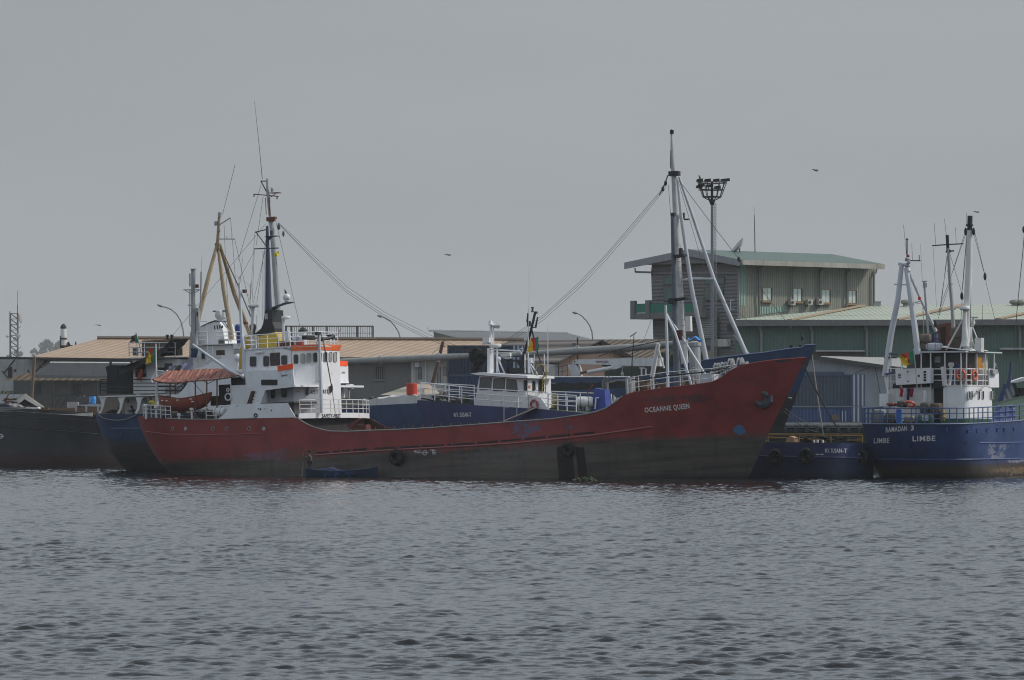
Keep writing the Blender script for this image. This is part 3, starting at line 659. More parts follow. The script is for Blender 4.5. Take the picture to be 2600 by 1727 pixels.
mb = MB(); mb.lathe([(.2, 0), (.2, .5), (.28, .8), (.26, 1.0), (.1, 1.1)], r.v(643, 858, 0), 10); mb.part(r, 'ventilator_cowl', BLACK, True)
mb = MB(); rail_l = r.pts([(667, 811), (667.5, 636)], .15); rr_l = r.pts([(672, 811), (672.5, 636)], .15)
mb.tube(rail_l, .02, 4); mb.tube(rr_l, .02, 4)
for k in range(32): mb.tube([rail_l[0].lerp(rail_l[1], k/32), rr_l[0].lerp(rr_l[1], k/32)], .014, 4)
mb.part(r, 'mast_ladder', PALE)
mb = MB(); r.tube(mb, [(608, 719), (611, 790), (614, 850), (618, 884), (619, 950)], [.1, .12, .13, .14, .16], HWI+.05, 8); mb.part(r, 'signal_post', PALE)
mb = MB(); r.pbox(mb, 615.5, 735, 622.5, 744, HWI, .25); mb.part(r, 'side_lantern', MAROON)
mb = MB(); r.tube(mb, [(608, 719), (606, 705), (612, 700)], .025, HWI); r.tube(mb, [(613, 738), (618, 740)], .03, HWI); mb.part(r, 'post_fittings', GREYM)
for x0, x1, mt in ((704, 718, MAROON), (727, 740, MAROON), (752, 766, REDP)):
    mb = MB(); r.pbox(mb, x0, 866, x1, 881, 1.2, .5); mb.part(r, 'deck_locker', mt)
mb = MB(); mb.lathe([(.3, 0), (.3, 1.25), (.34, 1.3)], r.v(769, 880, .6), 12); p = mb.part(r, 'ventilator', PALE)
MB().lathe([(.36, 0), (.34, .15), (.18, .3), (.02, .38)], r.v(769, 843, .6), 12).part(r, 'ventilator_cap', BLACK, parent=p)
for x0, x1, y0 in ((724, 732, 840), (743, 751, 853), (636, 646, 855)):
    mb = MB(); r.pbox(mb, x0, y0, x1, 885, .9, .3); mb.part(r, 'vent_trunk', PALE)
mb = MB(); r.tube(mb, [(489.5, 875), (540, 911), (580, 939), (618, 958)], [.09, .12, .13, .11], HWI+.6, 8); mb.part(r, 'boat_boom', PALE)
mb = MB(); r.tube(mb, [(735, 882), (738, 885), (741, 890), (739, 900), (741, 985)], .02, HWI+.06, 4); r.tube(mb, [(708, 880), (740, 889)], .025, HWI+.05, 4); mb.part(r, 'drain_pipe', SLATE)
mb = MB()
for a, b in (((738, 955), (744, 955)), ((739, 978), (746, 977)), ((752, 995), (760, 994)), ((797, 970), (808, 968)), ((809, 903), (809, 970))): fq.tube(mb, [a, b], .02, .04, 4)
mb.part(fq, 'grab_rail', GREYM)
# awning over the stern
n1 = [(388, 963), (400, 968), (429, 972), (465, 970), (494, 966), (525, 964.5), (551, 962), (580, 958), (606, 952)]
f1 = [(426, 940), (440, 939), (470, 939), (500, 938), (530, 937), (555, 936), (569, 936), (590, 941), (612, 947)]
mb = MB(); A = [r.v(x, y, 4.3) for x, y in n1]; B = [r.v(x, y, .6) for x, y in f1]; N = 9
mb.grid(lambda i, j: (lambda k, t: (A[k].lerp(A[min(k+1, 8)], t).lerp(B[k].lerp(B[min(k+1, 8)], t), j))+V((0, 0, .05*math.sin(i*95)-.15*math.sin(math.pi*j))))(min(int(i*8), 8), i*8-min(int(i*8), 8)), 97, N)
mb.part(r, 'awning', corr('awning_red', (.30, .11, .08), (1, .45, 0), .36, (.25, .09, .065), .03, .25, .8, .5))
mb = MB(); mb.tube([p-V((0, 0, .05)) for p in A], .05, 5); mb.tube([p-V((0, 0, .05)) for p in B], .04, 5)
for k in range(9): mb.tube([A[k]-V((0, 0, .06)), B[k]-V((0, 0, .06))], .03, 4)
for x, y0, y1, v in ((496, 966, 1062, 4.2), (525, 964, 1062, 4.2), (551, 962, 1062, 4.2), (432, 972, 1062, 4.2)): r.tube(mb, [(x, y0), (x, y1)], .055, v, 6)
for a, b in (((488, 968), (520, 1004)), ((516, 966), (526, 975)), ((545, 966), (526, 975))): r.tube(mb, [a, b], .025, 4.2, 4)
mb.part(r, 'awning_frame', RUSTY)
mb = MB(); r.tube(mb, [(384, 963), (398, 941), (414, 942)], .055, 2.0); r.tube(mb, [(384, 963), (414, 951), (425, 941)], .05, 2.0); r.tube(mb, [(384, 963), (385, 968), (388, 972)], .055, 2.0); mb.part(r, 'flagstaff_frame', WHITE)
mb = MB(); r.tube(mb, [(395.5, 873), (397, 940), (399, 1062)], [.05, .06, .14], 2.0, 8); mb.part(r, 'flagstaff', WHITE2)
zs = lambda u, z: HR.sheer(u)
mb = MB(); foot = [V((u, -HR.half(u, HR.sheer(u))+.12, HR.sheer(u))) for u in np.linspace(HR.hit(362, 1058).x, HR.hit(432, 1063).x, 7)]; rail(mb, foot, .95, 3, .9, .028); rail(mb, [V((p.x, -p.y, p.z)) for p in foot], .95, 3, .9, .028); mb.part(r, 'stern_rail', WHITE2)
mb = MB(); foot = [r.v(524, 1065, 4.8), r.v(549, 1065, 4.8)]; rail(mb, foot, .9, 3, .8, .03); mb.part(r, 'guard_rail', WHITE2)
for x, y0, s_ in ((487.5, 1037, 1.0), (455, 1051, .9), (397.5, 1032, 1.1), (371, 1028, 1.0)):
    a = r.v(x, 1064, 4.2); b = r.v(x, y0, 4.2); h = b.z-a.z
    MB().lathe([(.09, 0), (.085, h-.15), (.17*s_, h-.14), (.17*s_, h), (.1, h+.04)], a, 10).part(r, 'mushroom_vent', WHITE2, True)
mb = MB(); r.tube(mb, [(410, 1064), (420, 1043), (430, 1064)], .06, 3.6); r.tube(mb, [(478, 1064), (490, 1046), (505, 1064)], .06, 3.6); r.tube(mb, [(405, 1052), (520, 1050)], .07, 3.4); r.pbox(mb, 455, 1056, 475, 1064, 3.0, 1.0); r.pbox(mb, 418, 1054, 448, 1064, 2.8, .8); mb.part(r, 'boat_cradle', SLATE)
for k in range(26):
    c = r.v(random.uniform(380, 545), random.uniform(1044, 1062), random.uniform(-2, 2.5)); s_ = random.uniform(.12, .4); mb = MB(); mb.box(c.x-s_, c.x+s_, c.y-s_, c.y+s_, c.z-s_*.7, c.z+s_*.6)
    mb.part(r, 'deck_gear', paint('deck_gear', (.07, .065, .06), .8, .5, .3, (.2, .1, .06), .6))
mb = MB(); r.pbox(mb, 535, 1005, 556, 1030, 2.0, 1.0); mb.part(r, 'deck_locker', paint('olive_locker', (.09, .08, .04), .7, .3))
mb = MB(); mb.torus(r.v(579, 1008, 3.75), .26, .06, (0, 1, 0), 16, 6); mb.torus(r.v(578.5, 990, 3.75), .12, .05, (0, 1, 0), 12, 6, 0); mb.part(r, 'hose_reel', WHITE2)
# --- foredeck
FD = lambda x, y, v=0: r.v(x, y, v)
mb = MB(); r.tube(mb, [(1708, 545), (1710, 620), (1713, 760), (1716, 870), (1721, 985)], [.15, .17, .2, .24, .27], 0, 12); mb.part(r, 'derrick_post', SLATE)
for fn in (lambda m: r.pbox(m, 1703, 540, 1712, 549, .15, .3), lambda m: r.poly(m, [(1708, 647), (1735, 645), (1735, 650), (1712, 655)], .3, .6), lambda m: r.poly(m, [(1710, 758), (1740, 754), (1740, 758), (1716, 764)], .3, .6), lambda m: m.lathe([(.16, 0), (.16, .45), (.08, .5)], r.v(1729, 647, 0), 8), lambda m: r.pbox(m, 1697, 757, 1709, 772, .5, .35)):
    mb = MB(); fn(mb); mb.part(r, 'derrick_fitting', BLACK)
mb = MB(); r.pbox(mb, 1719, 838, 1729, 864, .4, .25); mb.part(r, 'derrick_lantern', MAROON)
mb = MB(); r.tube(mb, [(1690, 775), (1693, 850), (1696, 985)], [.09, .11, .12], 2.2, 8); mb.part(r, 'derrick_post', PALE)
mb = MB(); r.tube(mb, [(1690, 795), (1713, 842), (1732, 900), (1756, 980)], .10, 1.4, 8); mb.part(r, 'derrick_strut', PALE)
mb = MB(); r.tube(mb, [(1690, 793), (1726, 848), (1762, 905), (1790, 950)], .09, .2, 8); mb.part(r, 'derrick_strut', PALE)
mb = MB(); r.tube(mb, [(1672, 873), (1668, 890), (1656, 955)], [.15, .17, .18], -1.0, 6); r.tube(mb, [(1669, 880), (1686, 935)], .07, -1.0); mb.part(r, 'derrick_crutch', WHITE2)
rp_ = [(1592, 1000), (1620, 995), (1693, 985), (1758, 978), (1806, 971), (1840, 950), (1868, 934)]
for sg in (1, -1):
    mb = MB(); P = []
    for x, y in rp_:
        p = HR.hit(x, y); P.append(V((p.x, (p.y+.15)*sg, p.z-.02)))
    hs = [1.15, 1.15, 1.15, 1.1, 1.0, .6, .25]
    for k in (1, 2, 3): mb.tube([p+V((0, 0, h*k/3)) for p, h in zip(P, hs)], .03, 5)
    for a, b, h1, h2 in zip(P, P[1:], hs, hs[1:]):
        n = max(1, round((b-a).length/1.15))
        for i in range(n): q = a.lerp(b, i/n); mb.tube([q, q+V((0, 0, h1+(h2-h1)*i/n))], .032, 5)
    mb.part(r, 'guard_rail', WHITE2 if sg > 0 else GREYM)
mb = MB(); P = [HR.hit(x, y) for x, y in rp_]; r.tube(mb, [(1604, 965, 4), (1640, 961, 4), (1693, 954, 3.9), (1779, 946, 3.6), (1830, 937, 3), (1890, 925, 1.8)], .05, 4, 5); mb.part(r, 'mooring_cable', BLACK)
mb = MB(); r.pbox(mb, 1589, 960, 1600, 1002, 3.4, .5); mb.part(r, 'bulkhead_post', GREYM)
mb = MB(); r.tube(mb, [(1610, 848), (1606, 900), (1601, 985)], [.025, .04, .05], 3.0, 5); r.tube(mb, [(1600, 855), (1609, 849), (1616, 844)], .035, 3.0, 4); mb.part(r, 'aerial', BLACK)
# windlass
f = r.turn(r.v(1850, 950, .6), 0); mb = MB()
for dx, rr, wd, cy in ((0, .62, .16, 0), (.55, .66, .16, 0), (1.15, .78, .14, .1), (1.9, .8, .16, .1), (2.3, .6, .16, 0)): mb.lathe([(rr*.55, -wd), (rr, -wd), (rr, -wd*.5), (rr*.6, -wd*.4), (rr*.6, wd*.4), (rr, wd*.5), (rr, wd), (rr*.3, wd)], (dx-.9, 0, .25+cy), 18, 0, (1, .25, 0))
mb.tube([(-1.2, 0, .25), (1.8, .2, .3)], .15, 8); mb.part(f, 'windlass', paint('windlass_grey', (.24, .25, .26), .45, .2, .3, (.1, .08, .07), .5), True)
mb = MB(); mb.box(-1.4, 1.7, -.6, .6, -1.5, -.2); mb.box(-1.3, -1.1, -.4, .4, -.2, .3); mb.box(.1, .3, -.4, .4, -.2, .3); mb.part(f, 'windlass_bed', PALE)
mb = MB(); r.pbox(mb, 1777, 950, 1812, 976, 2.6, 1.4); mb.part(r, 'hatch_locker', PALE)
mb = MB()
for x, y, rr in ((1733, 948, .35), (1762, 950, .45)): mb.torus(r.v(x, y, .5), rr, .035, (.3, 1, 0), 18, 5); r.tube(mb, [(x-rr*30, y), (x+rr*30, y)], .025, .5, 4); r.tube(mb, [(x, y), (x, y+30)], .05, .5, 6)
mb.part(r, 'hand_wheel', GREYM)
RG = paint('rust_gear', (.16, .10, .07), .8, .5, .3, (.05, .05, .05), .7)
for k in range(34):
    c = r.v(random.uniform(1600, 1700), random.uniform(968, 988), random.uniform(-2, 2.5)); s_ = random.uniform(.08, .28); mb = MB(); mb.box(c.x-s_, c.x+s_, c.y-s_, c.y+s_, c.z-s_, c.z+s_*.7); mb.part(r, 'deck_gear', RG)
for k in range(14): x = random.uniform(1730, 1800); mb = MB(); r.tube(mb, [(x, 985, 1), (x+random.uniform(-3, 3), random.uniform(955, 970), 1)], .05, 1, 5); mb.part(r, 'deck_pipe', RG)
mb = MB()
for x0 in (1612, 1654, 1661): r.tube(mb, [(x0, 1000), (x0-2, 955)], .05, 2.6, 5)
for k in range(6): r.tube(mb, [(1654, 995-7*k), (1661, 995-7*k)], .03, 2.6, 4)
mb.part(r, 'deck_ladder', WHITE2)
mb = MB(); mb.lathe([(.42, -2.2), (.42, .7), (.5, .75), (.5, 1.0), (.2, 1.1)], r.v(1764, 905, -1.4), 12); mb.part(r, 'ventilator', GREYM)
mb = MB(); mb.grid(lambda i, j: r.v(1747+36*i, 857+4*math.sin(9*i)+7*j*(1-.5*math.sin(7*i)), -1.0+.3*math.sin(3*j)), 16, 5); mb.part(r, 'blue_cover', paint('blue_tarp', (.02, .22, .62), .5, .2, .1))
mb = MB(); mb.tube(r.pts([(1745, 863), (1741, 890), (1744, 960)], .3), .09, 6); r.pbox(mb, 1741, 803, 1752, 842, .2, .3); mb.part(r, 'aerial_panel', WHITE2)
# hold: hatch gear just visible over the bulwark
mb = MB()
for x in np.linspace(880, 1480, 26): r.tube(mb, [(x, 1098-(x-880)*.05), (x+1, 1089-(x-880)*.055)], .05, 3.8, 5)
mb.part(r, 'bulwark_stays', RUSTY)
mb = MB(); r.poly(mb, [(880, 1082), (910, 1062), (916, 1064), (890, 1090)], 2, .3); r.pbox(mb, 895, 1078, 930, 1092, 1, .6); mb.part(r, 'hold_gear', paint('hold_red', (.13, .035, .03), .7))
# rigging of this ship
mb = MB()
for a, b in (((674, 569), (430, 862)), ((647, 636), (606, 712)), ((647, 590), (636, 760)), ((646, 633), (640, 770)), ((672, 640), (636, 800)), ((684, 640), (686, 700))): r.tube(mb, [a, b], .013, .2, 4)
mb.part(r, 'rigging', WIRE)
# ================================================================ the blue coaster behind
c = V((-31.9, 331.0, 0))
b = Frame(c, -20, 1.2).thing('coastal_ship', 'blue coaster with white deckhouse astern lying behind the red coaster', 'ship')
BSH = [(244, 1050), (300, 1052), (360, 1053), (420, 1052), (700, 1045), (935, 1030), (1060, 1024), (1300, 1004), (1400, 994), (1580, 985), (1660, 975), (1680, 950), (1693, 936), (1712, 928), (1779, 916.5), (1830, 908), (1886, 901), (1940, 895), (1999, 886), (2037, 882), (2044, 876), (2071, 875)]
HB = Hull(b, 4.6, [(251, 1040), (254, 1062), (263, 1092), (283, 1150), (326, 1195), (343, 1212)], [(2072, 872), (2044, 947), (2013, 1030), (1982, 1106), (1940, 1212)],
  ('round', 7, 13, 2.1), ('sharp', 12, 16, 2.0), BSH, zb=-2.5)
bd = [HB.hit(*p) for p in ((262, 1112), (330, 1118), (600, 1120), (1400, 1080), (1900, 1040), (2040, 985))]
sp = [(HB.hit(300, 1030), .5, .2, (.05, .05, .05), .5)]
hmB = hullmat('blue_hull', (.034, .064, .135), (.022, .022, .024), [(p.x, p.z) for p in bd], [], c3=(.05, .047, .044), band=.1)
HB.build(hmB, paint('deck_grey', (.07, .075, .08), .8), lerpf([(-5, .3), (15, .4), (17, 1.0), (44, 1.1), (47, 1.1), (49, .6), (70, .9)]))
strake(HB, 'rubbing_strake', [(283, 1088), (330, 1088), (400, 1087)], .05, paint('strake_blue', (.10, .14, .24), .6))
for x in (306, 336): porthole(HB, x, 1100, .15, GLASS, BLACK)
strake(HB, 'sheer_edge', BSH[13:], .05, paint('edge_blue', (.09, .13, .24), .6), 0)
for x, dy in ((2008, 6), (2031, 6)): 
    mb = MB(); p = HB.hit(x, 886); mb.box(p.x-.12, p.x+.12, p.y+.1, p.y+.4, p.z, p.z+.3); mb.part(b, 'mooring_post', BLACK)
ptx = HB.text('U', (1811, 941), (1818, 941), 14, paint('faded_letter', (.36, .37, .42), .7, .3)); HB.text('P', (1760, 950), (1768, 950), 14, paint('faded_letter', (.36, .37, .42), .7, .3))
slot(HB, 2002, 1011, 2011, 1012, 3, LETTER, 'draught_mark')
# stern superstructure
mb = MB(); b.pbox(mb, 250, 1000, 480, 1009, 4.0, 8); mb.part(b, 'boat_deck', WHITE2)
mb = MB()
for x0, xb, xt in ((253, 252, 262), (300, 303, 308), (345, 350, 352)):
    mb = MB(); b.poly(mb, [(x0-1, 1009), (x0+20, 1009), (x0+14, 1014), (x0+12, 1024), (x0+8, 1040), (x0+3, 1050), (x0-4, 1050), (x0+3, 1038), (x0+4, 1024)], 3.95, .1); mb.part(b, 'deck_arch', WHITE2)
mb = MB(); b.pbox(mb, 318, 1010, 372, 1052, 3.0, .1); mb.part(b, 'aft_bulkhead', paint('bulkhead_grey', (.40, .40, .40), .6))
mb = MB(); b.pbox(mb, 256, 1010, 318, 1052, -2.0, .1); mb.part(b, 'aft_bulkhead', paint('tan_panel', (.22, .19, .15), .8))
for x in (325, 353): 
    mb = MB(); b.poly(mb, rrect(x-3, 1014, x+3, 1023, 3), 3.03, .02); mb.part(b, 'porthole', GLASS)
mb = MB(); b.poly(mb, [(296, 1050), (304, 1020), (307, 1014), (303, 1040)], 1.0, .3); b.poly(mb, [(262, 1050), (285, 1040), (305, 1042), (305, 1050)], 1.5, .3); mb.part(b, 'deck_gear', DARK)
mb = MB(); rail(mb, b.pts([(255, 1001), (330, 1001), (400, 1001), (470, 1001)], 3.9), 1.2, 4, 2.2, .035, .05); mb.part(b, 'guard_rail', BLACK)
mb = MB(); b.poly(mb, [(268, 932), (280, 927), (338, 928), (340, 1000), (270, 1000), (272, 950)], 2.8, 4.0); mb.part(b, 'tarpaulin_cabin', paint('black_tarp', (.022, .022, .022), .8, .4, .1))
mb = MB(); b.pbox(mb, 283, 938, 300, 965, 2.83, .04); mb.part(b, 'cabin_opening', DARK)
mb = MB(); b.tube(mb, [(281, 917), (281, 929)], .1, 2.0); mb.part(b, 'cabin_pipe', BLACK)
A = b.pts([(300, 934), (340, 921), (380, 903), (420, 880), (434, 862)], 4.3); B = b.pts([(300, 942), (338, 928), (378, 912), (420, 889), (436, 866)], 2.0); A2 = b.pts([(303, 950), (345, 934), (385, 915), (420, 892), (436, 866)], 4.4)
mb = MB(); mb.grid(lambda i, j: (lambda k, t: (A[k].lerp(A[min(k+1, 4)], t)).lerp(A2[k].lerp(A2[min(k+1, 4)], t), j)+V((0, .25*math.sin(9*i), -.1*math.sin(3*j))))(min(int(i*4), 4), i*4-min(int(i*4), 4)), 30, 6); mb.grid(lambda i, j: (lambda k, t: (A[k].lerp(A[min(k+1, 4)], t)).lerp(A[k].lerp(A[min(k+1, 4)], t)+V((0, 3.5, .1)), j))(min(int(i*4), 4), i*4-min(int(i*4), 4)), 30, 4); mb.part(b, 'tarpaulin', paint('black_tarp', (.022, .022, .022), .8, .4, .1))
DW = 3.0
mb = MB(); b.pbox(mb, 339, 912, 450, 1000, DW, 2.6); b.pbox(mb, 440, 922, 476, 1000, DW-2.8, 2.5); mb.part(b, 'deckhouse', WHITE2)
mb = MB(); b.pbox(mb, 330, 905, 446, 911, DW+.5, 3.2); b.pbox(mb, 446, 908, 476, 917, DW-2.3, 3); mb.part(b, 'deckhouse_roof', PALE)
for x0, x1, y0, y1 in ((353, 370, 924, 945), (418, 437, 923, 937)): window(b, x0, y0, x1, y1, DW+.02, GREYM, GLASS, 2.5)
mb = MB(); b.pbox(mb, 400, 933, 420, 941, DW+.1, .1); mb.part(b, 'window_awning', BLACK)
mb = MB(); b.pbox(mb, 344, 930, 371, 958, DW+.03, .05); mb.part(b, 'deckhouse_door', DARK)
mb = MB(); rail(mb, b.pts([(328, 906), (445, 906)], DW+.3), 1.15, 3, 1.6, .03); rail(mb, [b.v(328, 906, DW+.3), b.v(328, 906, DW+.3)+V((0, 6, 0))], 1.15, 3, 1.6, .03); mb.part(b, 'guard_rail', PALE)
mb = MB(); b.pbox(mb, 361, 864, 450, 905, 1.5, 1.0); mb.part(b, 'water_tank', corr('tank_wood', (.12, .085, .05), (1, 0, 0), .5, (.05, .04, .03), .03, .3, .8, .6))
mb = MB(); b.pbox(mb, 361, 862, 450, 865.5, 1.52, 1.05); mb.part(b, 'tank_lid', paint('tank_lid', (.09, .07, .06), .8))
for x in (425, 436.5):
    MB().lathe([(.08, 0), (.08, .25), (.16, .27), (.14, .42)], b.v(x, 863, 1), 8).part(b, 'tank_vent', BLACK)
mb = MB(); b.pbox(mb, 337, 884, 346, 903, DW, .4); mb.part(b, 'deck_box', SLATE)
# swept white bulwark and boat deck house
mb = MB(); b.poly(mb, [(430, 1004), (445, 1003), (453, 999), (462, 992), (469, 984), (475, 975), (478, 966), (480, 948), (615, 940), (615, 1040), (430, 1040)], 4.3, .1); mb.part(b, 'swept_bulwark', WHITE)
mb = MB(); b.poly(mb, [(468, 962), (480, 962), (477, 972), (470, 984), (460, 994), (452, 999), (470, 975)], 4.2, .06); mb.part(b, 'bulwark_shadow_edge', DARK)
mb = MB(); rail(mb, b.pts([(400, 1001), (445, 1001), (468, 984)], 4.1), 1.0, 3, 1.2, .04); mb.part(b, 'guard_rail', BLACK)
mb = MB(); mb.lathe([(.38, 0), (.42, .2), (.42, 1.6), (.38, 1.8)], b.v(424, 995, 3.4), 12, 0, (1, 0, 0)); mb.part(b, 'raft_canister', GREYM, True)
UW = 2.6
mb = MB(); b.poly(mb, [(490, 905), (615, 900), (615, 960), (490, 960)], UW+.3, 5.4); mb.part(b, 'bridge_lower', WHITE2)
mb = MB(); b.poly(mb, [(488, 938), (520, 930), (545, 913), (612, 905), (612, 955), (488, 955)], UW+.9, .1); mb.part(b, 'bridge_bulwark', WHITE)
mb = MB(); b.pbox(mb, 500, 875, 615, 912, UW, 5); mb.part(b, 'bridge', WHITE2)
mb = MB(); b.pbox(mb, 498, 872, 592, 877, UW+.3, 5.4); b.pbox(mb, 592, 872, 616, 886, UW+.25, 5.3); mb.part(b, 'bridge_roof', WHITE2)
d = MB(); b.pbox(d, 549, 889, 570, 907, UW+.04, .06); d.part(b, 'bridge_door', paint('wood_door', (.06, .035, .025), .6, .3, .4))
window(b, 512, 896, 520, 911, UW+.32, GREYM, GLASS); window(b, 594, 890, 612, 900, UW+.02, WHITE, GREYM)
mb = MB(); b.tube(mb, [(527, 878), (527, 955)], .04, UW+.7); b.tube(mb, [(540, 878), (540, 955)], .04, UW+.7)
for k in range(9): b.tube(mb, [(527, 882+8*k), (540, 882+8*k)], .03, UW+.7, 4)
mb.part(b, 'ladder', WHITE2)
mb = MB(); rail(mb, b.pts([(500, 873), (526, 873)], UW+.2), .95, 3, .8, .03); mb.part(b, 'guard_rail', WHITE2); mb = MB(); rail(mb, b.pts([(548, 873), (612, 873)], UW+.2), .95, 3, .9, .03); mb.part(b, 'guard_rail', WHITE2); mb = MB(); rail(mb, b.pts([(500, 846), (525, 846)], UW-.6), .95, 2, .8, .03); mb.part(b, 'guard_rail', WHITE2)
mb = MB(); b.pbox(mb, 525, 860, 560, 874, 1.0, 1.5); b.pbox(mb, 555, 861, 568, 874, 1.4, 1); mb.part(b, 'roof_locker', paint('locker_dark', (.09, .09, .085), .7))
# funnel with louvres and blue-black top
FUN = [(498, 838), (512, 828), (530, 820), (545, 815.5), (556, 816), (561, 824), (565, 836), (568, 849), (572, 874), (498, 874)]
mb = MB(); b.poly(mb, FUN, 1.2, 2.4); mb.part(b, 'funnel', WHITE)
mb = MB(); b.poly(mb, [(500, 835), (512, 827), (530, 818.5), (546, 813), (555, 814.5), (557, 817), (545, 817), (530, 821.5), (512, 830)], 1.25, 2.5); mb.part(b, 'funnel_rim', NAVY)
mb = MB()
for q in ([(543, 826.5), (545.5, 826.5), (547, 837), (544.5, 837)], [(549.5, 826), (552, 826), (553.5, 835.5), (551, 836)], [(555.5, 825.5), (557.5, 825.5), (559, 835), (557, 835)], [(556.5, 829.5), (564, 829), (564, 831), (557, 831.5)], [(560, 826), (562, 826), (563.5, 833.5), (561.5, 834)], [(564, 826), (566.5, 827), (566, 832), (563.5, 835), (563.5, 832)]): b.poly(mb, q, 1.23, .03)
mb.part(b, 'funnel_mark', BLACK)
def radar_bar(fr, x0, x1, y, px, py, rr, v, mt=SLATE):
    m_ = MB(); a = fr.v(x0, y, v); c_ = fr.v(x1, y, v); m_.box(a.x, c_.x, -v-.08, -v+.08, a.z-.07, a.z+.05); m_.part(fr, 'radar_antenna', mt)
    MB().lathe([(rr*.5, -rr*1.1), (rr*.95, -rr*.5), (rr, .0), (rr*.8, rr*.8), (rr*.25, rr*1.1)], fr.v(px, py, v), 12).part(fr, 'radar', WHITE2, True)
radar_bar(b, 541, 576, 790.5, 557.5, 799, .38, 1.8)
mb = MB(); b.tube(mb, [(553, 808.5), (578, 808.5)], .06, 1.8); b.tube(mb, [(557.5, 808), (582, 841)], .05, 1.8); b.tube(mb, [(578, 808), (560, 812)], .03, 1.8); mb.part(b, 'radar_bracket', PALE)
MB().ball(b.v(604, 908, 3.6), .29, (1, 1, 1.1), 12).part(b, 'satellite_dome', WHITE, True); mb = MB(); b.tube(mb, [(604, 917), (602, 945)], .08, 3.6); mb.part(b, 'dome_post', WHITE2)
mb = MB(); mb.lathe([(.22, 0), (.24, .1), (.24, .4), (.15, .55)], b.v(604, 841, 2.4), 10); b.pbox(mb, 601, 842, 609, 872, 2.5, .3); mb.part(b, 'covered_searchlight', paint('blue_cover', (.03, .06, .25), .6))
# signal mast
mb = MB(); b.tube(mb, [(489, 683), (489.5, 740), (491, 800), (493, 870), (497, 960)], [.13, .16, .2, .26, .34], 2.2, 10); b.poly(mb, [(483, 845), (490, 830), (497, 870), (497, 985), (479, 985), (481, 880)], 2.4, .8); mb.part(b, 'signal_mast', GREYM)
mb = MB(); b.tube(mb, [(466, 736), (507, 736)], .05, 2.2); b.tube(mb, [(468, 736), (488, 748), (505, 737)], .035, 2.2); b.tube(mb, [(477, 775), (499, 775)], .05, 2.2); b.tube(mb, [(482, 695), (482, 727)], .06, 2.2); b.pbox(mb, 483, 682, 495, 684.5, 2.4, .4); b.tube(mb, [(495, 684), (494, 870)], .04, 2.4); b.tube(mb, [(511, 690), (509, 780), (507, 800)], [.07, .06, .05], 2.0); b.tube(mb, [(513, 648), (511, 690)], .015, 2.0, 4); b.tube(mb, [(482, 736), (482, 825), (489, 835)], .04, 2.3); b.pbox(mb, 498, 782, 503, 850, 2.4, .3); mb.part(b, 'mast_yards', GREYM)
mb = MB(); b.pbox(mb, 496, 722, 501.5, 731, 2.4, .25); b.pbox(mb, 499, 793, 503, 804, 2.4, .25); mb.part(b, 'mast_lantern', MAROON)
# yellow bipod mast
TAN = paint('mast_tan', (.33, .25, .15), .6, .25, .5, (.24, .15, .07), .6)
AP = V(b.v(551, 622, -.5))
mb = MB(); mb.tube([AP, b.v(530, 700, .6), b.v(503, 812, 1.6)], [.13, .17, .2], 8); mb.tube([AP+V((.1, 0, -.3)), b.v(568, 738, 0), b.v(584, 830, 0), b.v(589, 862, 0)], [.13, .18, .2, .22], 8); mb.tube([AP+V((.25, 0, 0)), b.v(595, 745, -2.5), b.v(636, 852, -3.5)], [.13, .19, .2], 8); b.tube(mb, [(557, 541), (555, 580), (552, 622)], [.12, .13, .15], -.5, 8); b.poly(mb, [(545, 617), (556, 617), (557, 632), (546, 632)], -.3, .4); mb.part(b, 'bipod_mast', TAN, True)
mb = MB(); b.tube(mb, [(555, 607), (597, 607)], .05, -.5); b.tube(mb, [(557, 571), (585, 553)], .05, -.5); b.pbox(mb, 544, 562, 551, 573, -.4, .25); b.pbox(mb, 554, 539, 560, 551, -.35, .3); b.tube(mb, [(589, 592), (589, 607)], .03, -.5); b.tube(mb, [(576, 600), (576, 607)], .03, -.5); b.pbox(mb, 554, 583, 558, 587, -.3, .3); mb.part(b, 'mast_yards', GREYM)
mb = MB(); b.tube(mb, [(596.6, 419), (565, 545)], .018, -.5, 4)
for a, c_ in (((585, 553), (590, 607)), ((590, 607), (600, 740)), ((569, 572), (574, 700)), ((574, 700), (585, 860)), ((596, 608), (633, 770)), ((557, 632), (640, 862)), ((562, 632), (613, 745))): b.tube(mb, [a, c_], .016, -.6, 4)
b.tube(mb, [(560, 628), (600, 715), (637, 805)], .05, -1.5, 4); mb.part(b, 'rigging', WIRE)
mb = MB(); b.pbox(mb, 618, 818, 626, 824, -2, .3); mb.part(b, 'mast_lantern', MAROON)
# small rear lattice pole between the masts
mb = MB(); b.tube(mb, [(636, 720), (634, 800)], .03, -2); b.tube(mb, [(616, 655), (610, 718)], .02, -2, 4); b.tube(mb, [(626, 749), (632, 749)], .03, -2); b.tube(mb, [(652, 800), (652, 845)], .03, -1, 4); b.tube(mb, [(600, 700), (632, 724), (660, 800), (690, 800)], .014, -2, 4); mb.part(b, 'aerial', GREYM)
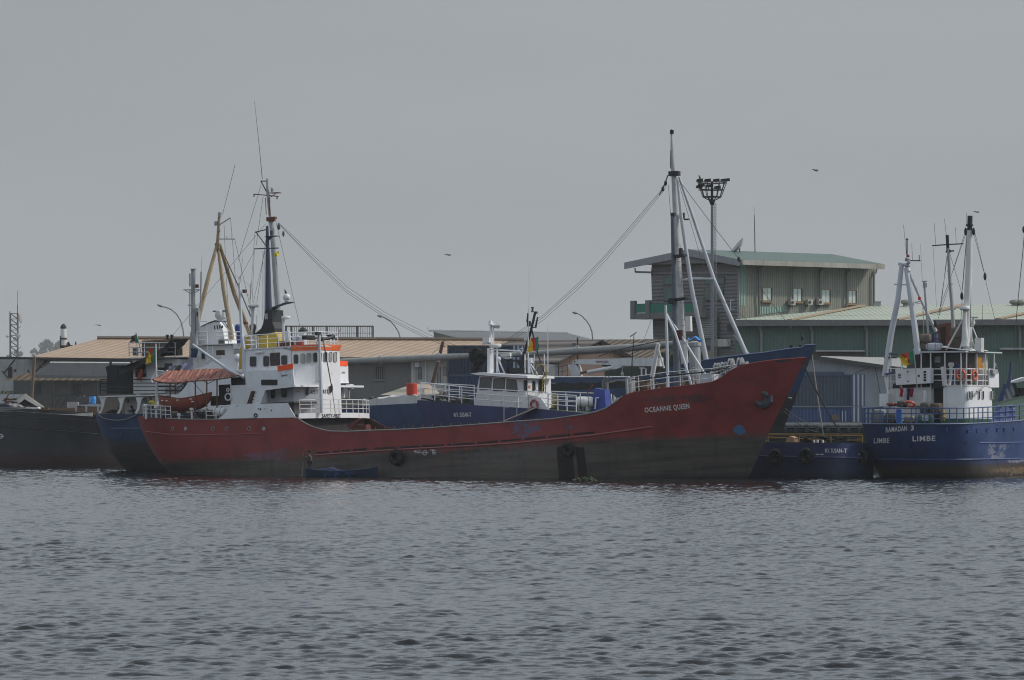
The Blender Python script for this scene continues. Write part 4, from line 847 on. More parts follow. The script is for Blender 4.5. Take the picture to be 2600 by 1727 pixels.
# mid mast and derrick booms
mb = MB(); b.tube(mb, [(678.5, 454), (680, 490), (686, 545), (690, 570), (700, 700), (711, 850), (716, 960)], [.09, .13, .15, .2, .24, .27, .3], 0, 12); mb.part(b, 'main_mast', GREYM)
mb = MB(); b.tube(mb, [(644, 493), (707, 499)], .045); b.tube(mb, [(645, 493), (645, 500)], .05); b.tube(mb, [(704, 499), (703, 506)], .05); b.tube(mb, [(662, 460), (678, 460)], .05); b.tube(mb, [(663, 461), (679, 491)], .05); b.pbox(mb, 684, 488, 707, 491, .3, .6); b.tube(mb, [(687, 501), (700, 492)], .03); b.pbox(mb, 676, 551, 692, 562, .35, .6); b.pbox(mb, 688, 550, 698, 557, .4, .4); b.tube(mb, [(674, 502), (676, 545)], .03, .2); b.tube(mb, [(683, 502), (686, 548)], .05, .3); mb.part(b, 'mast_fittings', RUSTY)
MB().lathe([(.1, 0), (.13, .1), (.13, .3), (.06, .36)], b.v(691, 487, 0), 8).part(b, 'mast_lamp', GREYM)
mb = MB(); b.tube(mb, [(666, 455), (658, 370), (646, 256)], [.028, .022, .012], 0, 5); mb.part(b, 'whip_aerial', WIRE)
mb = MB()
for x, y, rr in ((708, 575, .2), (719.5, 594, .16)): mb.ball(b.v(x, y, 0), rr, (.7, .6, 1.5), 8)
mb.part(b, 'pulley_block', SLATE)
BO = paint('boom_grey', (.27, .275, .27), .55, .2, .45, (.16, .14, .12), .45)
mb = MB(); b.tube(mb, [(735, 930), (880, 918), (1000, 912), (1130, 906.5), (1241, 902)], [.22, .26, .27, .25, .2], 0, 12); mb.part(b, 'derrick_boom', BO, True)
mb = MB(); b.tube(mb, [(1241, 902), (1340, 899), (1465, 891), (1600, 883), (1716, 873)], [.19, .22, .28, .3, .25], -.3, 12); mb.part(b, 'derrick_boom', BO, True)
mb = MB()
for x, y in ((966, 912), (1113, 906)): mb.torus(b.v(x, y-4, .1), .17, .03, (0, 1, 0), 12, 5); mb.torus(b.v(x, y+8, .1), .14, .03, (0, 1, 0), 12, 5)
for x, y in ((1466, 889), (1652, 877), (1323, 895)): mb.torus(b.v(x, y-5, -.2), .17, .03, (0, 1, 0), 12, 5)
b.poly(mb, [(1270, 900), (1294, 896), (1296, 910), (1285, 912), (1272, 908)], .3, .6); mb.part(b, 'boom_rings', WHITE2)
mb = MB(); rn = random.Random(3)
for k in range(26): mb.ball(b.v(rn.gauss(1214, 9), rn.gauss(906, 8), .3), rn.uniform(.12, .34), (1, 1, 1.2), 6, 0, .2)
b.tube(mb, [(1205, 905), (1241, 903)], .2, .35, 8)
for k in range(7): b.tube(mb, [(1214+rn.uniform(-8, 8), 912), (1205+rn.uniform(-10, 16), 935+rn.uniform(0, 20))], .05, .3, 4)
mb.part(b, 'block_tackle', paint('tarred_rope', (.022, .02, .02), .9, .4, 0))
mb = MB(); b.tube(mb, [(1216, 915), (1215, 948)], .05, .4); mb.part(b, 'tackle_hook', RUSTY)
mb = MB()
for off in (0, 5, -8): b.tube(mb, [(712+off*.3, 572+off*.6), (800, 661+off), (881, 738+off*1.2), (980, 803+off), (1090, 858+off), (1160, 884+off*.6), (1212, 900)], .013, 0, 4)
for off in (0, 6, 14): b.tube(mb, [(1694-off*.3, 465+off), (1600, 575+off), (1540, 645+off), (1470, 718+off), (1380, 800+off*.9), (1290, 860+off*.7), (1236, 896)], .013, 0, 4)
for a, c_ in (((668, 500), (650, 625)), ((700, 560), (769, 862)), ((692, 560), (694, 850)), ((663, 470), (605, 660)), ((703, 640), (703, 860)), ((682, 560), (652, 770)), ((1697, 470), (1707, 600))): b.tube(mb, [a, c_], .016, .1, 4)
b.tube(mb, [(1722, 455), (1808, 570), (1876, 658), (1960, 770), (2043, 877)], .022, 0, 4); b.tube(mb, [(1714, 660), (1800, 735), (1900, 815), (2000, 886)], .018, 0, 4); b.tube(mb, [(1722, 460), (1790, 690), (1860, 902)], .016, 1, 4); b.tube(mb, [(1704, 672), (1640, 850), (1590, 965)], .014, 1, 4)
b.tube(mb, [(885, 928), (1000, 921), (1180, 911), (1330, 904), (1500, 899), (1690, 884)], .02, .4, 4); b.tube(mb, [(1520, 905), (1560, 890), (1663, 868), (1713, 862)], .04, .5, 4)
mb.part(b, 'rigging', WIRE)
mb = MB()
for x, y in ((1876, 658), (2037, 858), (1690, 465), (1683, 480)): mb.ball(b.v(x, y, 0), .16, (.8, .7, 1.3), 7)
mb.part(b, 'pulley_block', BLACK)
# foremast tripod
mb = MB(); b.tube(mb, [(1705, 336), (1707, 400), (1711, 446), (1719, 620), (1728, 800), (1736, 890), (1740, 935)], [.07, .16, .2, .25, .27, .3, .3], 0, 12); mb.part(b, 'foremast', paint('mast_white', (.46, .46, .46), .6, .3, .6, (.16, .13, .10), .6), True)
mb = MB(); b.tube(mb, [(1720, 454), (1731, 560), (1756, 730), (1794, 918)], [.10, .13, .165, .2], .6, 10); b.tube(mb, [(1724, 450), (1756, 540), (1812, 708), (1895, 900)], [.10, .12, .15, .18], -.8, 10); b.tube(mb, [(1732, 712), (1760, 708), (1814, 709)], .1, 0, 8); b.tube(mb, [(1863, 850), (1902, 899)], .06, -.8); b.tube(mb, [(1782, 880), (1775, 915)], .06, .6); b.tube(mb, [(1788, 895), (1800, 915)], .06, .6); mb.part(b, 'mast_legs', paint('leg_grey', (.44, .46, .50), .5, .15, .3), True)
mb = MB(); b.pbox(mb, 1697, 434, 1722, 447, .3, .6); b.pbox(mb, 1725, 540, 1736, 556, .2, .3); b.pbox(mb, 1736, 555, 1748, 559, .2, .3); b.tube(mb, [(1703, 382), (1702, 428)], .03, .2, 4); b.pbox(mb, 1701, 330, 1709, 340, .15, .2); b.tube(mb, [(1705, 328), (1705, 340)], .03, 0, 4); b.tube(mb, [(1696, 445), (1690, 462), (1680, 485), (1674, 495)], .05, 0, 5); mb.part(b, 'mast_fittings', BLACK)
mb = MB(); q1 = b.pts([(1714, 620), (1733, 930)], .32); 
for k in range(22): p = q1[0].lerp(q1[1], k/21); mb.tube([p+V((.1, 0, 0)), p+V((.42, 0, 0))], .018, 4)
mb.tube([q1[0]+V((.42, 0, 0)), q1[1]+V((.42, 0, 0))], .02, 4); mb.part(b, 'mast_ladder', GREYM)
# covered hatches
TARP = paint('green_black_tarp', (.028, .033, .03), .75, .4, .2)
def tarp(fr, pix, v, dep, name, mat, sag=.12, lump=.12):
    P = fr.pts(pix, v); n = len(P)-1
    mb = MB(); mb.grid(lambda i, j: (lambda k, t: P[k].lerp(P[min(k+1, n)], t)+V((0, dep*max(0, j-.25)/.75, (-.75 if j < .02 else 0)-sag*abs(math.sin(i*19))*(1 if j < .5 else .4)+lump*math.sin(7*i+5*j))))(min(int(i*n), n), i*n-min(int(i*n), n)), 60, 7)
    return mb.part(fr, name, mat)
tarp(b, [(938, 1010), (985, 1013), (1062, 1012)], 3.2, 6, 'hatch_cover', TARP)
tarp(b, [(1390, 975), (1450, 972), (1530, 965), (1590, 963), (1660, 962)], 3.2, 6, 'hatch_cover', TARP)
mb = MB(); b.pbox(mb, 935, 1016, 1400, 1060, 3.1, 6); b.pbox(mb, 1380, 985, 1600, 1040, 3.1, 6); mb.part(b, 'hatch_coaming', paint('coaming_blue', (.04, .055, .09), .7, .2, .3))
mb = MB(); P0 = b.v(965, 1003, 2.2); P1 = b.v(1066, 1003, 2.2); z2 = b.v(1010, 975, 2.2).z
mb.add([P0, P1, V((P1.x-.2, P1.y+2.5, z2)), V((P0.x+1.9, P0.y+2.5, z2)), P0+V((0, 5, 0)), P1+V((0, 5, 0))], [(0, 1, 2, 3), (3, 2, 5, 4), (0, 3, 4), (1, 5, 2)]); mb.part(b, 'tent_cover', paint('beige_canvas', (.42, .36, .29), .8, .15, .3))
tarp(b, [(923, 1014), (935, 1013), (990, 1005), (1040, 1001), (1068, 1004)], 3.35, .6, 'white_sheet', paint('white_sheet', (.6, .6, .6), .8, .2, .2), .1, .06)

# ================================================================ crane ship beyond
k4 = Frame(Q(336).v(1600, 1190, 0)+V((0, 336, 0)), -22).thing('work_ship', 'blue ship carrying a long white folding deck crane behind the blue coaster', 'ship')
k4.O.z = 0; k4.root.matrix_world = k4.mat4()
HK = Hull(k4, 4.5, [(1330, 940), (1340, 1010), (1350, 1190)], [(1905, 925), (1890, 1000), (1860, 1190)], ('round', 6, 8, 2.2), ('sharp', 9, 11, 2), [(1332, 957), (1440, 957), (1600, 957), (1700, 950), (1800, 940), (1905, 930)], zb=-1)
HK.build(paint('second_blue_hull', (.045, .075, .15), .55, .2, .35), paint('deck_grey', (.07, .075, .08), .8), .8, 60, 8)
strake(HK, 'sheer_edge', [(1340, 957), (1440, 957), (1600, 957)], .06, LETTER, 0)
CW = paint('crane_white', (.62, .63, .65), .5, .12, .4, (.22, .18, .15), .4)
mb = MB(); k4.poly(mb, [(1441, 927), (1459, 923), (1468, 952), (1474, 972), (1456, 972)], 1.0, .7); k4.poly(mb, [(1459, 924), (1464, 930), (1468, 943), (1466, 946), (1474, 972), (1468, 972)], 1.15, 1.0); k4.poly(mb, [(1462, 943), (1472, 943), (1474, 950), (1466, 957)], 1.2, .5); mb.part(k4, 'crane_post', CW)
mb = MB(); k4.poly(mb, [(1452, 918), (1462, 913), (1530, 911), (1675, 908), (1675, 930), (1580, 928), (1530, 926), (1455, 924)], 1.1, .9); k4.poly(mb, [(1552, 927), (1579, 929), (1578, 932), (1562, 938), (1553, 937)], 1.15, .7); mb.part(k4, 'crane_jib', CW)
mb = MB(); k4.tube(mb, [(1474, 947), (1494, 943.5)], .09, 1.2, 8); mb.part(k4, 'crane_ram_rod', RUSTY)
mb = MB(); k4.tube(mb, [(1492, 945), (1555, 934)], .17, 1.2, 10); mb.part(k4, 'crane_ram', CW)
ptext(k4, 'TRIPLEX', (1511.5, 922), (1545, 921.5), 5.6, 1.13, paint('triplex_red', (.12, .012, .015), .6))
mb = MB(); mb.lathe([(0, 0), (.07, 0), (.07, .03), (0, .03)], k4.v(1459, 918.5, 1.12), 10, 0, (0, -1, 0)); k4.pbox(mb, 1528, 926, 1545, 930, 1.05, .5); mb.part(k4, 'crane_pin', BLACK)
mb = MB(); k4.tube(mb, [(1580, 930), (1580, 944)], .03, 1.3); mb.ball(k4.v(1580, 951, 1.3), .2, (.7, .6, 1.3), 8); mb.part(k4, 'crane_hook', GREYM)
mb = MB(); k4.pbox(mb, 1535, 930, 1660, 956, -2, 3); mb.part(k4, 'deck_house', paint('house_green', (.06, .07, .06), .7, .35, .5))
mb = MB(); k4.tube(mb, [(1629, 936), (1629, 957)], .07, 1); k4.tube(mb, [(1640, 936), (1640, 957)], .07, 1); k4.tube(mb, [(1624, 935), (1637, 935)], .06, 1); mb.part(k4, 'vent_pipe', WHITE2)
mb = MB(); k4.pbox(mb, 1670, 895, 1700, 945, -1.5, 2); k4.pbox(mb, 1715, 890, 1790, 930, -2, 2); mb.part(k4, 'winch_house', paint('winch_green', (.045, .055, .04), .8, .4, .3))
mb = MB(); rail(mb, k4.pts([(1412, 973), (1428, 972), (1441, 968)], 2), 1.4, 3, 1.0, .035); mb.part(k4, 'guard_rail', SLATE)

# ================================================================ blue work boat between
s0 = RF0.w((0, 10.1, 0)); s0.z = 0
s = Frame(s0, -30).thing('work_boat', 'low blue work boat with white wheelhouse moored between the red and blue coasters', 'boat')
SVN = 3.2
SSH = [(1060, 1016), (1100, 1019), (1205, 1029), (1391, 1040), (1463, 1047), (1560, 1056), (1600, 1112), (1900, 1123), (1950, 1124), (2195, 1125)]
HS = Hull(s, SVN, [(1058, 1010), (1066, 1045), (1074, 1085), (1095, 1160), (1110, 1240)], [(2196, 1118), (2194, 1216), (2192, 1240)], ('sharp', 8, 10, 2.0), ('round', 1.2, 1.6, 2.5), SSH, zb=-1)
bds = [HS.hit(x, y) for x, y in ((1150, 1180), (1700, 1165), (2190, 1162))]
HS.build(hullmat('work_boat_hull', (.036, .050, .135), (.026, .036, .08), [(p.x, p.z) for p in bds], [], c3=(.03, .036, .075), band=.2, grime=.3), paint('deck_green', (.04, .06, .045), .8), lerpf([(-60, .5), (-30, .5), (-28, .15), (30, .1)]))
HS.text('M.V. SUSAN-T', (1153, 1058.5), (1197, 1058.5), 11, LETTER); HS.text('M.V. SUSAN-T', (2095, 1149), (2152, 1149.5), 10.5, LETTER)
strake(HS, 'rubbing_strake', [(1930, 1158), (2050, 1161), (2190, 1163)], .07, paint('strake_navy', (.05, .06, .13), .6))
for x0, x1, y in ((2071, 2079, 1155), (2082, 2091, 1155), (2180, 2190, 1155), (1970, 1977, 1158)): slot(HS, x0, y, x1, y, 2.5, LETTER, 'draught_mark')
mb = MB(); P = s.pts([(1217, 955), (1335, 962), (1335, 1036), (1204, 1029)], SVN-.6); mb.prism(P, V((0, 3.9, 0))); mb.part(s, 'wheelhouse', WHITE)
sw = s.turn((s.v(1335.5, 990, SVN-.6).x+.02, 0, 0), 90)      # the wall that faces aft
mb = MB(); s.poly(mb, [(1335, 1004), (1362, 1005), (1372, 1010), (1380, 1020), (1394, 1041), (1335, 1037)], SVN-.15, .08); mb.part(s, 'side_plate', WHITE)
P = s.pts([(1193, 949), (1215, 946), (1339, 954), (1339, 960.5), (1300, 959), (1210, 952)], SVN-.1); mb = MB(); mb.prism(P, V((0, 4.2, 0))); mb.part(s, 'wheelhouse_roof', WHITE)
for pg in (rrect(1218.5, 959.5, 1246.5, 989.5, 3), rrect(1253, 962, 1280.5, 992, 3), [(1289, 964), (1307, 965), (1310, 967), (1313.5, 992), (1311, 995), (1288, 993), (1286, 990), (1287, 966)]):
    cx_ = sum(p[0] for p in pg)/len(pg); cy_ = sum(p[1] for p in pg)/len(pg)
    if pg[0][0] < 1289 and len(pg) > 10: pg = [(x-(y-cy_)*.07, y) for x, y in pg]
    o_ = MB(); s.poly(o_, [(cx_+(x-cx_)*1.09, cy_+(y-cy_)*1.08) for x, y in pg], SVN-.58, .03); o_ = o_.part(s, 'window', BLACK)
    g_ = MB(); s.poly(g_, pg, SVN-.565, .02); g_.part(s, 'pane', glass('boat_glass', (.09, .095, .10), .1), parent=o_)
for x0, x1, y0, y1 in ((1330, 1337.5, 966, 993), (1353.5, 1359, 968, 991), (1371, 1381, 965, 994)): window(sw, x0, y0, x1, y1, .02, BLACK, GLASS, 2, .8)
d = MB(); sw.pbox(d, 1340, 963, 1351, 1003, .04, .05); do = d.part(sw, 'door', WHITE2); d = MB(); sw.pbox(d, 1342, 979, 1347, 986, .06, .03); d.part(sw, 'door_notice', paint('notice_red', (.45, .12, .10), .6), parent=do)
mb = MB(); sw.tube(mb, [(1380, 945), (1376, 1000)], .045, .4); sw.tube(mb, [(1387, 945), (1385, 1000)], .045, .4)
for k in range(5): sw.tube(mb, [(1379, 955+10*k), (1386, 955+10*k)], .03, .4, 4)
mb.part(sw, 'ladder', paint('rail_ochre', (.34, .24, .06), .6)); mb = MB(); mb.torus(s.v(1374, 942, .8), .5, .05, (0, 1, 0), 16, 5); mb.part(s, 'yellow_hoop', paint('rail_ochre', (.34, .24, .06), .6))
mb = MB(); sw.pbox(mb, 1395, 998, 1440, 1045, -1.2, .1); mb.part(sw, 'yellow_bulkhead', paint('bulkhead_ochre', (.17, .14, .04), .7, .3, .4))
def srail(pix_foot, v, h, lev, step, mat, name='guard_rail'):
    m_ = MB(); rail(m_, s.pts(pix_foot, v), h, lev, step, .035); m_.part(s, name, mat)
srail([(1068, 1013), (1140, 1021), (1205, 1028), (1391, 1040)], SVN-.15, 1.28, 3, 1.35, WHITE)
srail([(1393, 1040), (1463, 1045)], SVN-.2, 1.2, 3, .9, WHITE); srail([(1068, 1013), (1130, 1014), (1204, 1018)], -SVN+1.2, 1.2, 3, 1.4, WHITE2); srail([(1400, 1030), (1510, 1035)], -SVN+.6, 1.1, 3, 1.1, WHITE2)
mb = MB(); s.pbox(mb, 1243, 820, 1246.5, 948, .3, .2); s.pbox(mb, 1237, 884, 1243.5, 947, .5, .5); s.tube(mb, [(1253, 820), (1253, 945)], .05, .2); s.tube(mb, [(1243, 945), (1253, 925), (1243, 905), (1253, 890)], .035, .2); s.tube(mb, [(1262, 882), (1262, 946)], .09, .4, 8); s.tube(mb, [(1264, 910), (1281, 947)], .06, .5); s.tube(mb, [(1262, 925), (1268, 947)], .05, .5); s.tube(mb, [(1248, 888), (1322, 891)], .06, .6); s.tube(mb, [(1248, 825.5), (1270, 825)], .05, .2); s.tube(mb, [(1270, 825), (1269, 850)], .015, .2, 4); s.pbox(mb, 1239, 823, 1250, 826, .5, .4); s.pbox(mb, 1240.5, 815, 1246, 823, .4, .3); s.tube(mb, [(1320, 890), (1325, 900)], .05, .6); mb.part(s, 'lattice_mast', WHITE)
mb = MB(); s.poly(mb, [(1248, 828), (1264, 827), (1260, 834), (1252, 833)], .3, .4); mb.part(s, 'floodlight', GREYM)
mb = MB(); s.pbox(mb, 1225, 857, 1242, 870, .6, .6); s.poly(mb, [(1222, 872), (1238, 868), (1236, 874), (1224, 875)], .5, .4); mb.part(s, 'light_housing', WHITE2)
drum(s, 1244, 873, 1271, 883, .5, 'radar', WHITE2); mb = MB(); mb.ball(s.v(1266, 912, .6), .2, (1, .8, 1), 10); mb.part(s, 'searchlight', WHITE, True)
mb = MB(); s.pbox(mb, 1281, 913, 1330, 918, .7, 1.2); s.pbox(mb, 1285, 934, 1331, 949, .7, 1.2); s.tube(mb, [(1284, 915), (1286, 948)], .1, .8); s.poly(mb, [(1312, 918), (1331, 914), (1331, 934), (1316, 928)], .6, .3); mb.part(s, 'life_raft_rack', BLACK)
mb = MB(); s.tube(mb, [(1359, 793), (1348, 840), (1326, 914), (1322, 948)], [.10, .1, .12, .12], .2, 8); s.tube(mb, [(1349, 832), (1366, 900), (1382, 946)], .06, .2); s.tube(mb, [(1365, 805), (1360, 832)], [.05, .08], .2); s.tube(mb, [(1360, 832), (1348, 831)], .04, .2); s.pbox(mb, 1337.5, 815, 1344, 829, .3, .25); s.tube(mb, [(1340, 795), (1339, 818)], [.04, .09], .2); s.pbox(mb, 1355.5, 791, 1361, 797, .3, .25); mb.part(s, 'black_mast', BLACK)
mb = MB(); mb.lathe([(.12, 0), (.12, .08), (.08, .1), (.08, .3), (.12, .32), (.12, .4)], s.v(1352, 793, .2), 10); mb.part(s, 'mast_lamp', paint('lamp_brown', (.10, .07, .05), .5))
mb = MB(); s.tube(mb, [(1341.5, 830), (1341, 946)], .05, .3); s.tube(mb, [(1343, 661), (1343, 740), (1342, 830)], [.012, .02, .03], .3, 4); s.tube(mb, [(1333, 900), (1333, 948)], .05, .6); s.pbox(mb, 1340, 909, 1349, 922, .6, .3); s.tube(mb, [(1343, 922), (1344, 948)], .08, .6); s.tube(mb, [(1347, 924), (1365, 950)], .045, .6); s.tube(mb, [(1345, 926), (1354, 950)], .045, .6); s.tube(mb, [(1390, 818), (1391, 860), (1391, 945)], [.012, .03, .05], .3, 5); s.tube(mb, [(1382, 900), (1383, 945)], .04, .2); s.tube(mb, [(1357, 900), (1355, 935)], .03, .2); mb.part(s, 'aerial_post', WHITE)
mb = MB()
for k in range(16): mb.ball(s.v(random.uniform(1095, 1190), random.uniform(1003, 1020), random.uniform(-1.5, 1.5)), random.uniform(.12, .35), (1.2, 1, .8), 6, 0, .2)
s.tube(mb, [(1124, 1014), (1126, 998), (1132, 997)], .06, 1.5); mb.part(s, 'foredeck_gear', paint('foredeck_gear', (.12, .11, .10), .8, .5, .2, (.05, .04, .04), .5))
BLUE2 = paint('casing_blue', (.045, .075, .32), .5, .15, .15); BLUE3 = BLUE2
mb = MB(); s.poly(mb, [(1509, 985), (1535, 990.5), (1539, 1045), (1503, 1045)], 1.6, .8); p_ = mb.part(s, 'engine_casing', BLUE2)
mb = MB()
for dx in (0, 9): s.tube(mb, [(1532+dx, 992), (1532+dx, 970), (1540+dx, 957)], .13, 1.0, 8)
mb.part(s, 'exhaust_pipe', paint('exhaust_grey', (.18, .18, .18), .6, .3, .4, (.05, .04, .03), .5), parent=p_)
mb = MB(); s.tube(mb, [(1511, 1038), (1513, 1011), (1520, 1010)], .06, 1.8); mb.part(s, 'vent_pipe', WHITE)
mb = MB(); s.tube(mb, [(1492, 1003), (1492, 996), (1505, 978)], .05, .5); mb.part(s, 'red_davit', REDP)
mb = MB()
for k in range(12): s.tube(mb, [(1552+k*3, 1035), (1551+k*3+random.uniform(-3, 3), 1000+k*2)], .05, 0, 5)
mb.part(s, 'aft_deck_gear', WHITE2)
mb = MB(); rail(mb, s.pts([(1950, 1122), (2190, 1124)], SVN-.2), .5, 1, 3, .03); rail(mb, s.pts([(1945, 1123), (2190, 1124)], -SVN+.2), .62, 2, 2.2, .03); s.tube(mb, [(1955, 1110), (2085, 1117), (2097, 1123)], .05, 1.0); s.tube(mb, [(2150, 1118), (2188, 1118)], .05, 1.0); mb.part(s, 'deck_rail', paint('rail_yellow', (.28, .175, .05), .6, .2, .3))
mb = MB(); rn = random.Random(8)
for k in range(22): mb.ball(s.v(rn.uniform(2035, 2170), rn.uniform(1109, 1122), rn.uniform(-2, 2)), rn.uniform(.1, .3), (1.5, 1, .7), 6, 0, .2)
s.pbox(mb, 2112, 1106, 2122, 1122, 1, .3); s.pbox(mb, 2140, 1106, 2146, 1122, 1, .3); mb.part(s, 'mooring_gear', paint('gear_dark', (.03, .03, .03), .8, .4, .1))
mb = MB(); s.poly(mb, [(1994, 1123), (1998, 1113), (2006, 1107), (2016, 1112), (2017, 1123)], 1.2, .7); mb.part(s, 'canvas_heap', paint('heap_orange', (.45, .28, .18), .8, .3, .3))
for x in (2064, 2073, 2086):
    mb = MB(); s.pbox(mb, x, 1117, x+3, 1124, 2.2, .2); mb.part(s, 'deck_bollard', WHITE2)
# ================================================================ the blue ship at the right, seen from astern
n0 = Q(293).v(2297, 1213.5, 0)
R0 = Frame((n0.x, 293.0, 0), 58)
g = R0.thing('coastal_ship', 'blue hulled ship at the right seen from its rounded stern with white masts', 'ship')
gs = g.turn((0, 0, 0), -90)            # planes that face astern: gs plane v stands at u = -v
GB = 4.35
def cpx(u, z):
    p = g.w((u, 0, z)); return (CX+FPX*p.x/p.y, HY-FPX*(p.z-CH)/p.y)
HG = Hull(g, GB, [cpx(-.75, 4.4), cpx(-.6, 3.6), cpx(-.2, 2.0), cpx(.7, .6), cpx(1.5, -.5), cpx(2.2, -1.2)], [cpx(37, 7.5), cpx(33, 0), cpx(32, -1.2)], ('round', 3.0, 5.5, 2.35), ('sharp', 9, 11, 2),
  [cpx(0, 3.9)]*1+[(2420, 1072.5), (2459, 1071), (2520, 1069), (2588, 1066), (2640, 1063)], zb=-1.2)
HG.sheer = lerpf([(-2, 3.93), (0, 3.93), (3, 3.98), (6, 4.05), (10, 4.15), (14, 4.35), (22, 5.2), (40, 7.5)])
SIL = (.36, .37, .39)  # silver scuffs, with sun glints on the plating put into the colour
hg = hullmat('right_blue_hull', (.026, .050, .138), (.060, .052, .043), [(-2, 1.0), (6, 1.05), (40, 1.2)], [(5.6, 2.0, .8, .5, SIL, .35), (6.8, 1.55, 1.2, .35, SIL, .4), (7.6, 2.2, .8, .25, SIL, .3), (10.5, 1.15, 2.2, .12, SIL, .5), (13.5, 1.1, 2.2, .15, SIL, .5), (12.5, 2.3, 1.6, .15, (.2, .24, .4), .4), (12, .45, 6, .35, (.30, .20, .11), .45)], c3=(.11, .085, .06), grime=.25, rough=.35)  # the tan spot paints in the sunlit stretch of the brown bottom band
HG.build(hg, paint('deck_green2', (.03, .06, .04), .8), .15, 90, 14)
def plan(z, n=40, m=70, L1=7.0, L2=20.0):
    P = []
    for i in range(n): u = HG.uL(z)+L1*(1-i/n)**2+.002; P.append(V((u, HG.half(u, z), z)))
    for i in range(m): u = HG.uL(z)+L2*(i/(m-1))**2+.002; P.append(V((u, -HG.half(u, z), z)))
    return P
for zz in (1.35, 2.55):
    P = plan(zz) if zz < 2 else [p for p in plan(zz) if p.x > 3.2 and p.y < 0]; MB().tube([p+V((-.01, -.01 if p.y < 0 else .01, 0)) for p in P], .045, 5).part(g, 'rubbing_strake', paint('strake_blue2', (.06, .09, .24), .5))
SHEERP = [V((p.x, math.copysign(HG.half(p.x, HG.sheer(p.x)), p.y) if abs(p.y) > 1e-6 else 0, HG.sheer(p.x))) for p in plan(3.8)]
MB().tube(SHEERP, .06, 5).part(g, 'cap_rail', paint('cap_blue', (.12, .15, .26), .5))
def ghit(px, py):
    z = 3.0
    for _ in range(5):
        P = plan(z, 90, 150); X_ = []
        for p in P: q = g.w(p); X_.append((CX+FPX*q.x/q.y, q.y))
        c = []
        for i in range(len(P)-1):
            if (X_[i][0]-px)*(X_[i+1][0]-px) <= 0 and X_[i][0] != X_[i+1][0]:
                t = (px-X_[i][0])/(X_[i+1][0]-X_[i][0]); c.append((X_[i][1]+(X_[i+1][1]-X_[i][1])*t, P[i].lerp(P[i+1], t)))
        yy, best = min(c, key=lambda e: e[0]); z = CH-(py-HY)*yy/FPX
    return V((best.x, best.y, z))
def gtext(word, x0, x1, y0, y1, h):
    vs, fs = textmesh(word); pt = [ghit(x0+(x1-x0)*i/36, y0+(y1-y0)*i/36) for i in range(37)]; p2 = [ghit(x0+(x1-x0)*i/36, y0+(y1-y0)*i/36-h/.0287) for i in range(37)]; out = []
    nr = []
    for i in range(37): t_ = pt[min(i+1, 36)]-pt[max(i-1, 0)]; q_ = V((t_.y, -t_.x, 0)).normalized(); nr.append(q_ if q_.dot(pt[i]-V((4, 0, 0))) > 0 else -q_)
    for x, y in vs:
        i = min(35, int(x*36)); p = pt[i].lerp(pt[i+1], x*36-i).lerp(p2[i].lerp(p2[i+1], x*36-i), y); out.append(p+nr[i]*.05)
    MB().add(out, fs).part(g, 'lettering', LETTER)
gtext('RAMADAN', 2250, 2304, 1098, 1093.5, .36); gtext('3', 2313, 2321, 1093, 1092.5, .36); gtext('LIMBE', 2220, 2259, 1125.5, 1124.5, .36); gtext('LIMBE', 2317.5, 2375, 1120.5, 1119.5, .38)
for x, y, rr in ((2405, 1092, .15), (2458, 1093, .13), (2481, 1092, .16), (2506, 1091, .16), (2532.5, 1090.5, .16), (2550, 1090, .16), (2575, 1089, .15)):
    p = ghit(x, y); o = MB().torus(p+V((0, -.02, 0)), rr, .035, (-.1, 1, 0), 14, 6).part(g, 'porthole', BLUE2)
    MB().lathe([(0, .02), (rr, .02), (rr, 0)], p, 12, 0, (0, -1, 0)).part(g, 'pane', GLASS, parent=o)
def G(px, py, v): return g.v(px, py, v)
def S(px, py, u): return g.u(px, py, u)
mb = MB(); P = []
for p in SHEERP[4:104:3]:
    if not P or (p-P[-1]).length > .25: P.append(p+V((.1, 0, 0)))
rail(mb, P, 1.15, 3, 1.2, .035, .045)
BR = paint('rail_blue', (.035, .085, .22), .5, .15, .2); mb.part(g, 'guard_rail', BR)
mb = MB(); q = ghit(2281, 1078); mb.box(q.x+.05, q.x+.25, q.y-.2, q.y+.2, 3.8, 5.0); mb.part(g, 'rail_post', paint('bright_blue', (.03, .12, .42), .5))
HWg = 2.9; zD = 4.0
uA = G(2453, 1000, HWg).x; uF = G(2524, 1000, HWg).x+.9
zU = G(2460, 980, HWg).z; zC = G(2460, 895, HWg).z
vD = -S(2395, 1000, uA).y
rc = .7
pl = [(uA, -vD)]+[(uA+rc-rc*math.cos(R_(a)), -HWg+rc-rc*math.sin(R_(a))) for a in range(0, 91, 15)]+[(uF-1.6+1.6*math.sin(R_(a)), -HWg+1.6-1.6*math.cos(R_(a))) for a in range(0, 91, 15)]+[(uF, HWg), (uA+1.2, HWg), (uA+1.2, -vD)]
def ring(off, z, h, name, mat):
    cx_ = (uA+uF)/2; m_ = MB(); m_.prism([V((a+(off if a > cx_ else -off), b_*(1+off/3), z)) for a, b_ in pl], V((0, 0, h))); return m_.part(g, name, mat)
ring(0, zD-.3, zU-zD+.3, 'deckhouse', WHITE); ring(.015, zD+.02, .28, 'deckhouse_base', paint('base_green', (.03, .10, .05), .6)); ring(.02, zU-.02, .1, 'upper_deck', WHITE2)
for x in (2461, 2468, 2487, 2497): window(g, x-1.6, 993.5, x+1.6, 1013, HWg+.012, WHITE2, GLASS, .8, .8)
for x in (2517, 2522): window(g, x-1.3, 993.5, x+1.3, 1013, HWg+.012, WHITE2, GLASS, .6, .7)
mb = MB(); g.poly(mb, [(2511, 936), (2522, 937), (2536, 947), (2537, 984), (2512, 984)], HWg+.05, .12); mb.part(g, 'bridge_wing', WHITE)
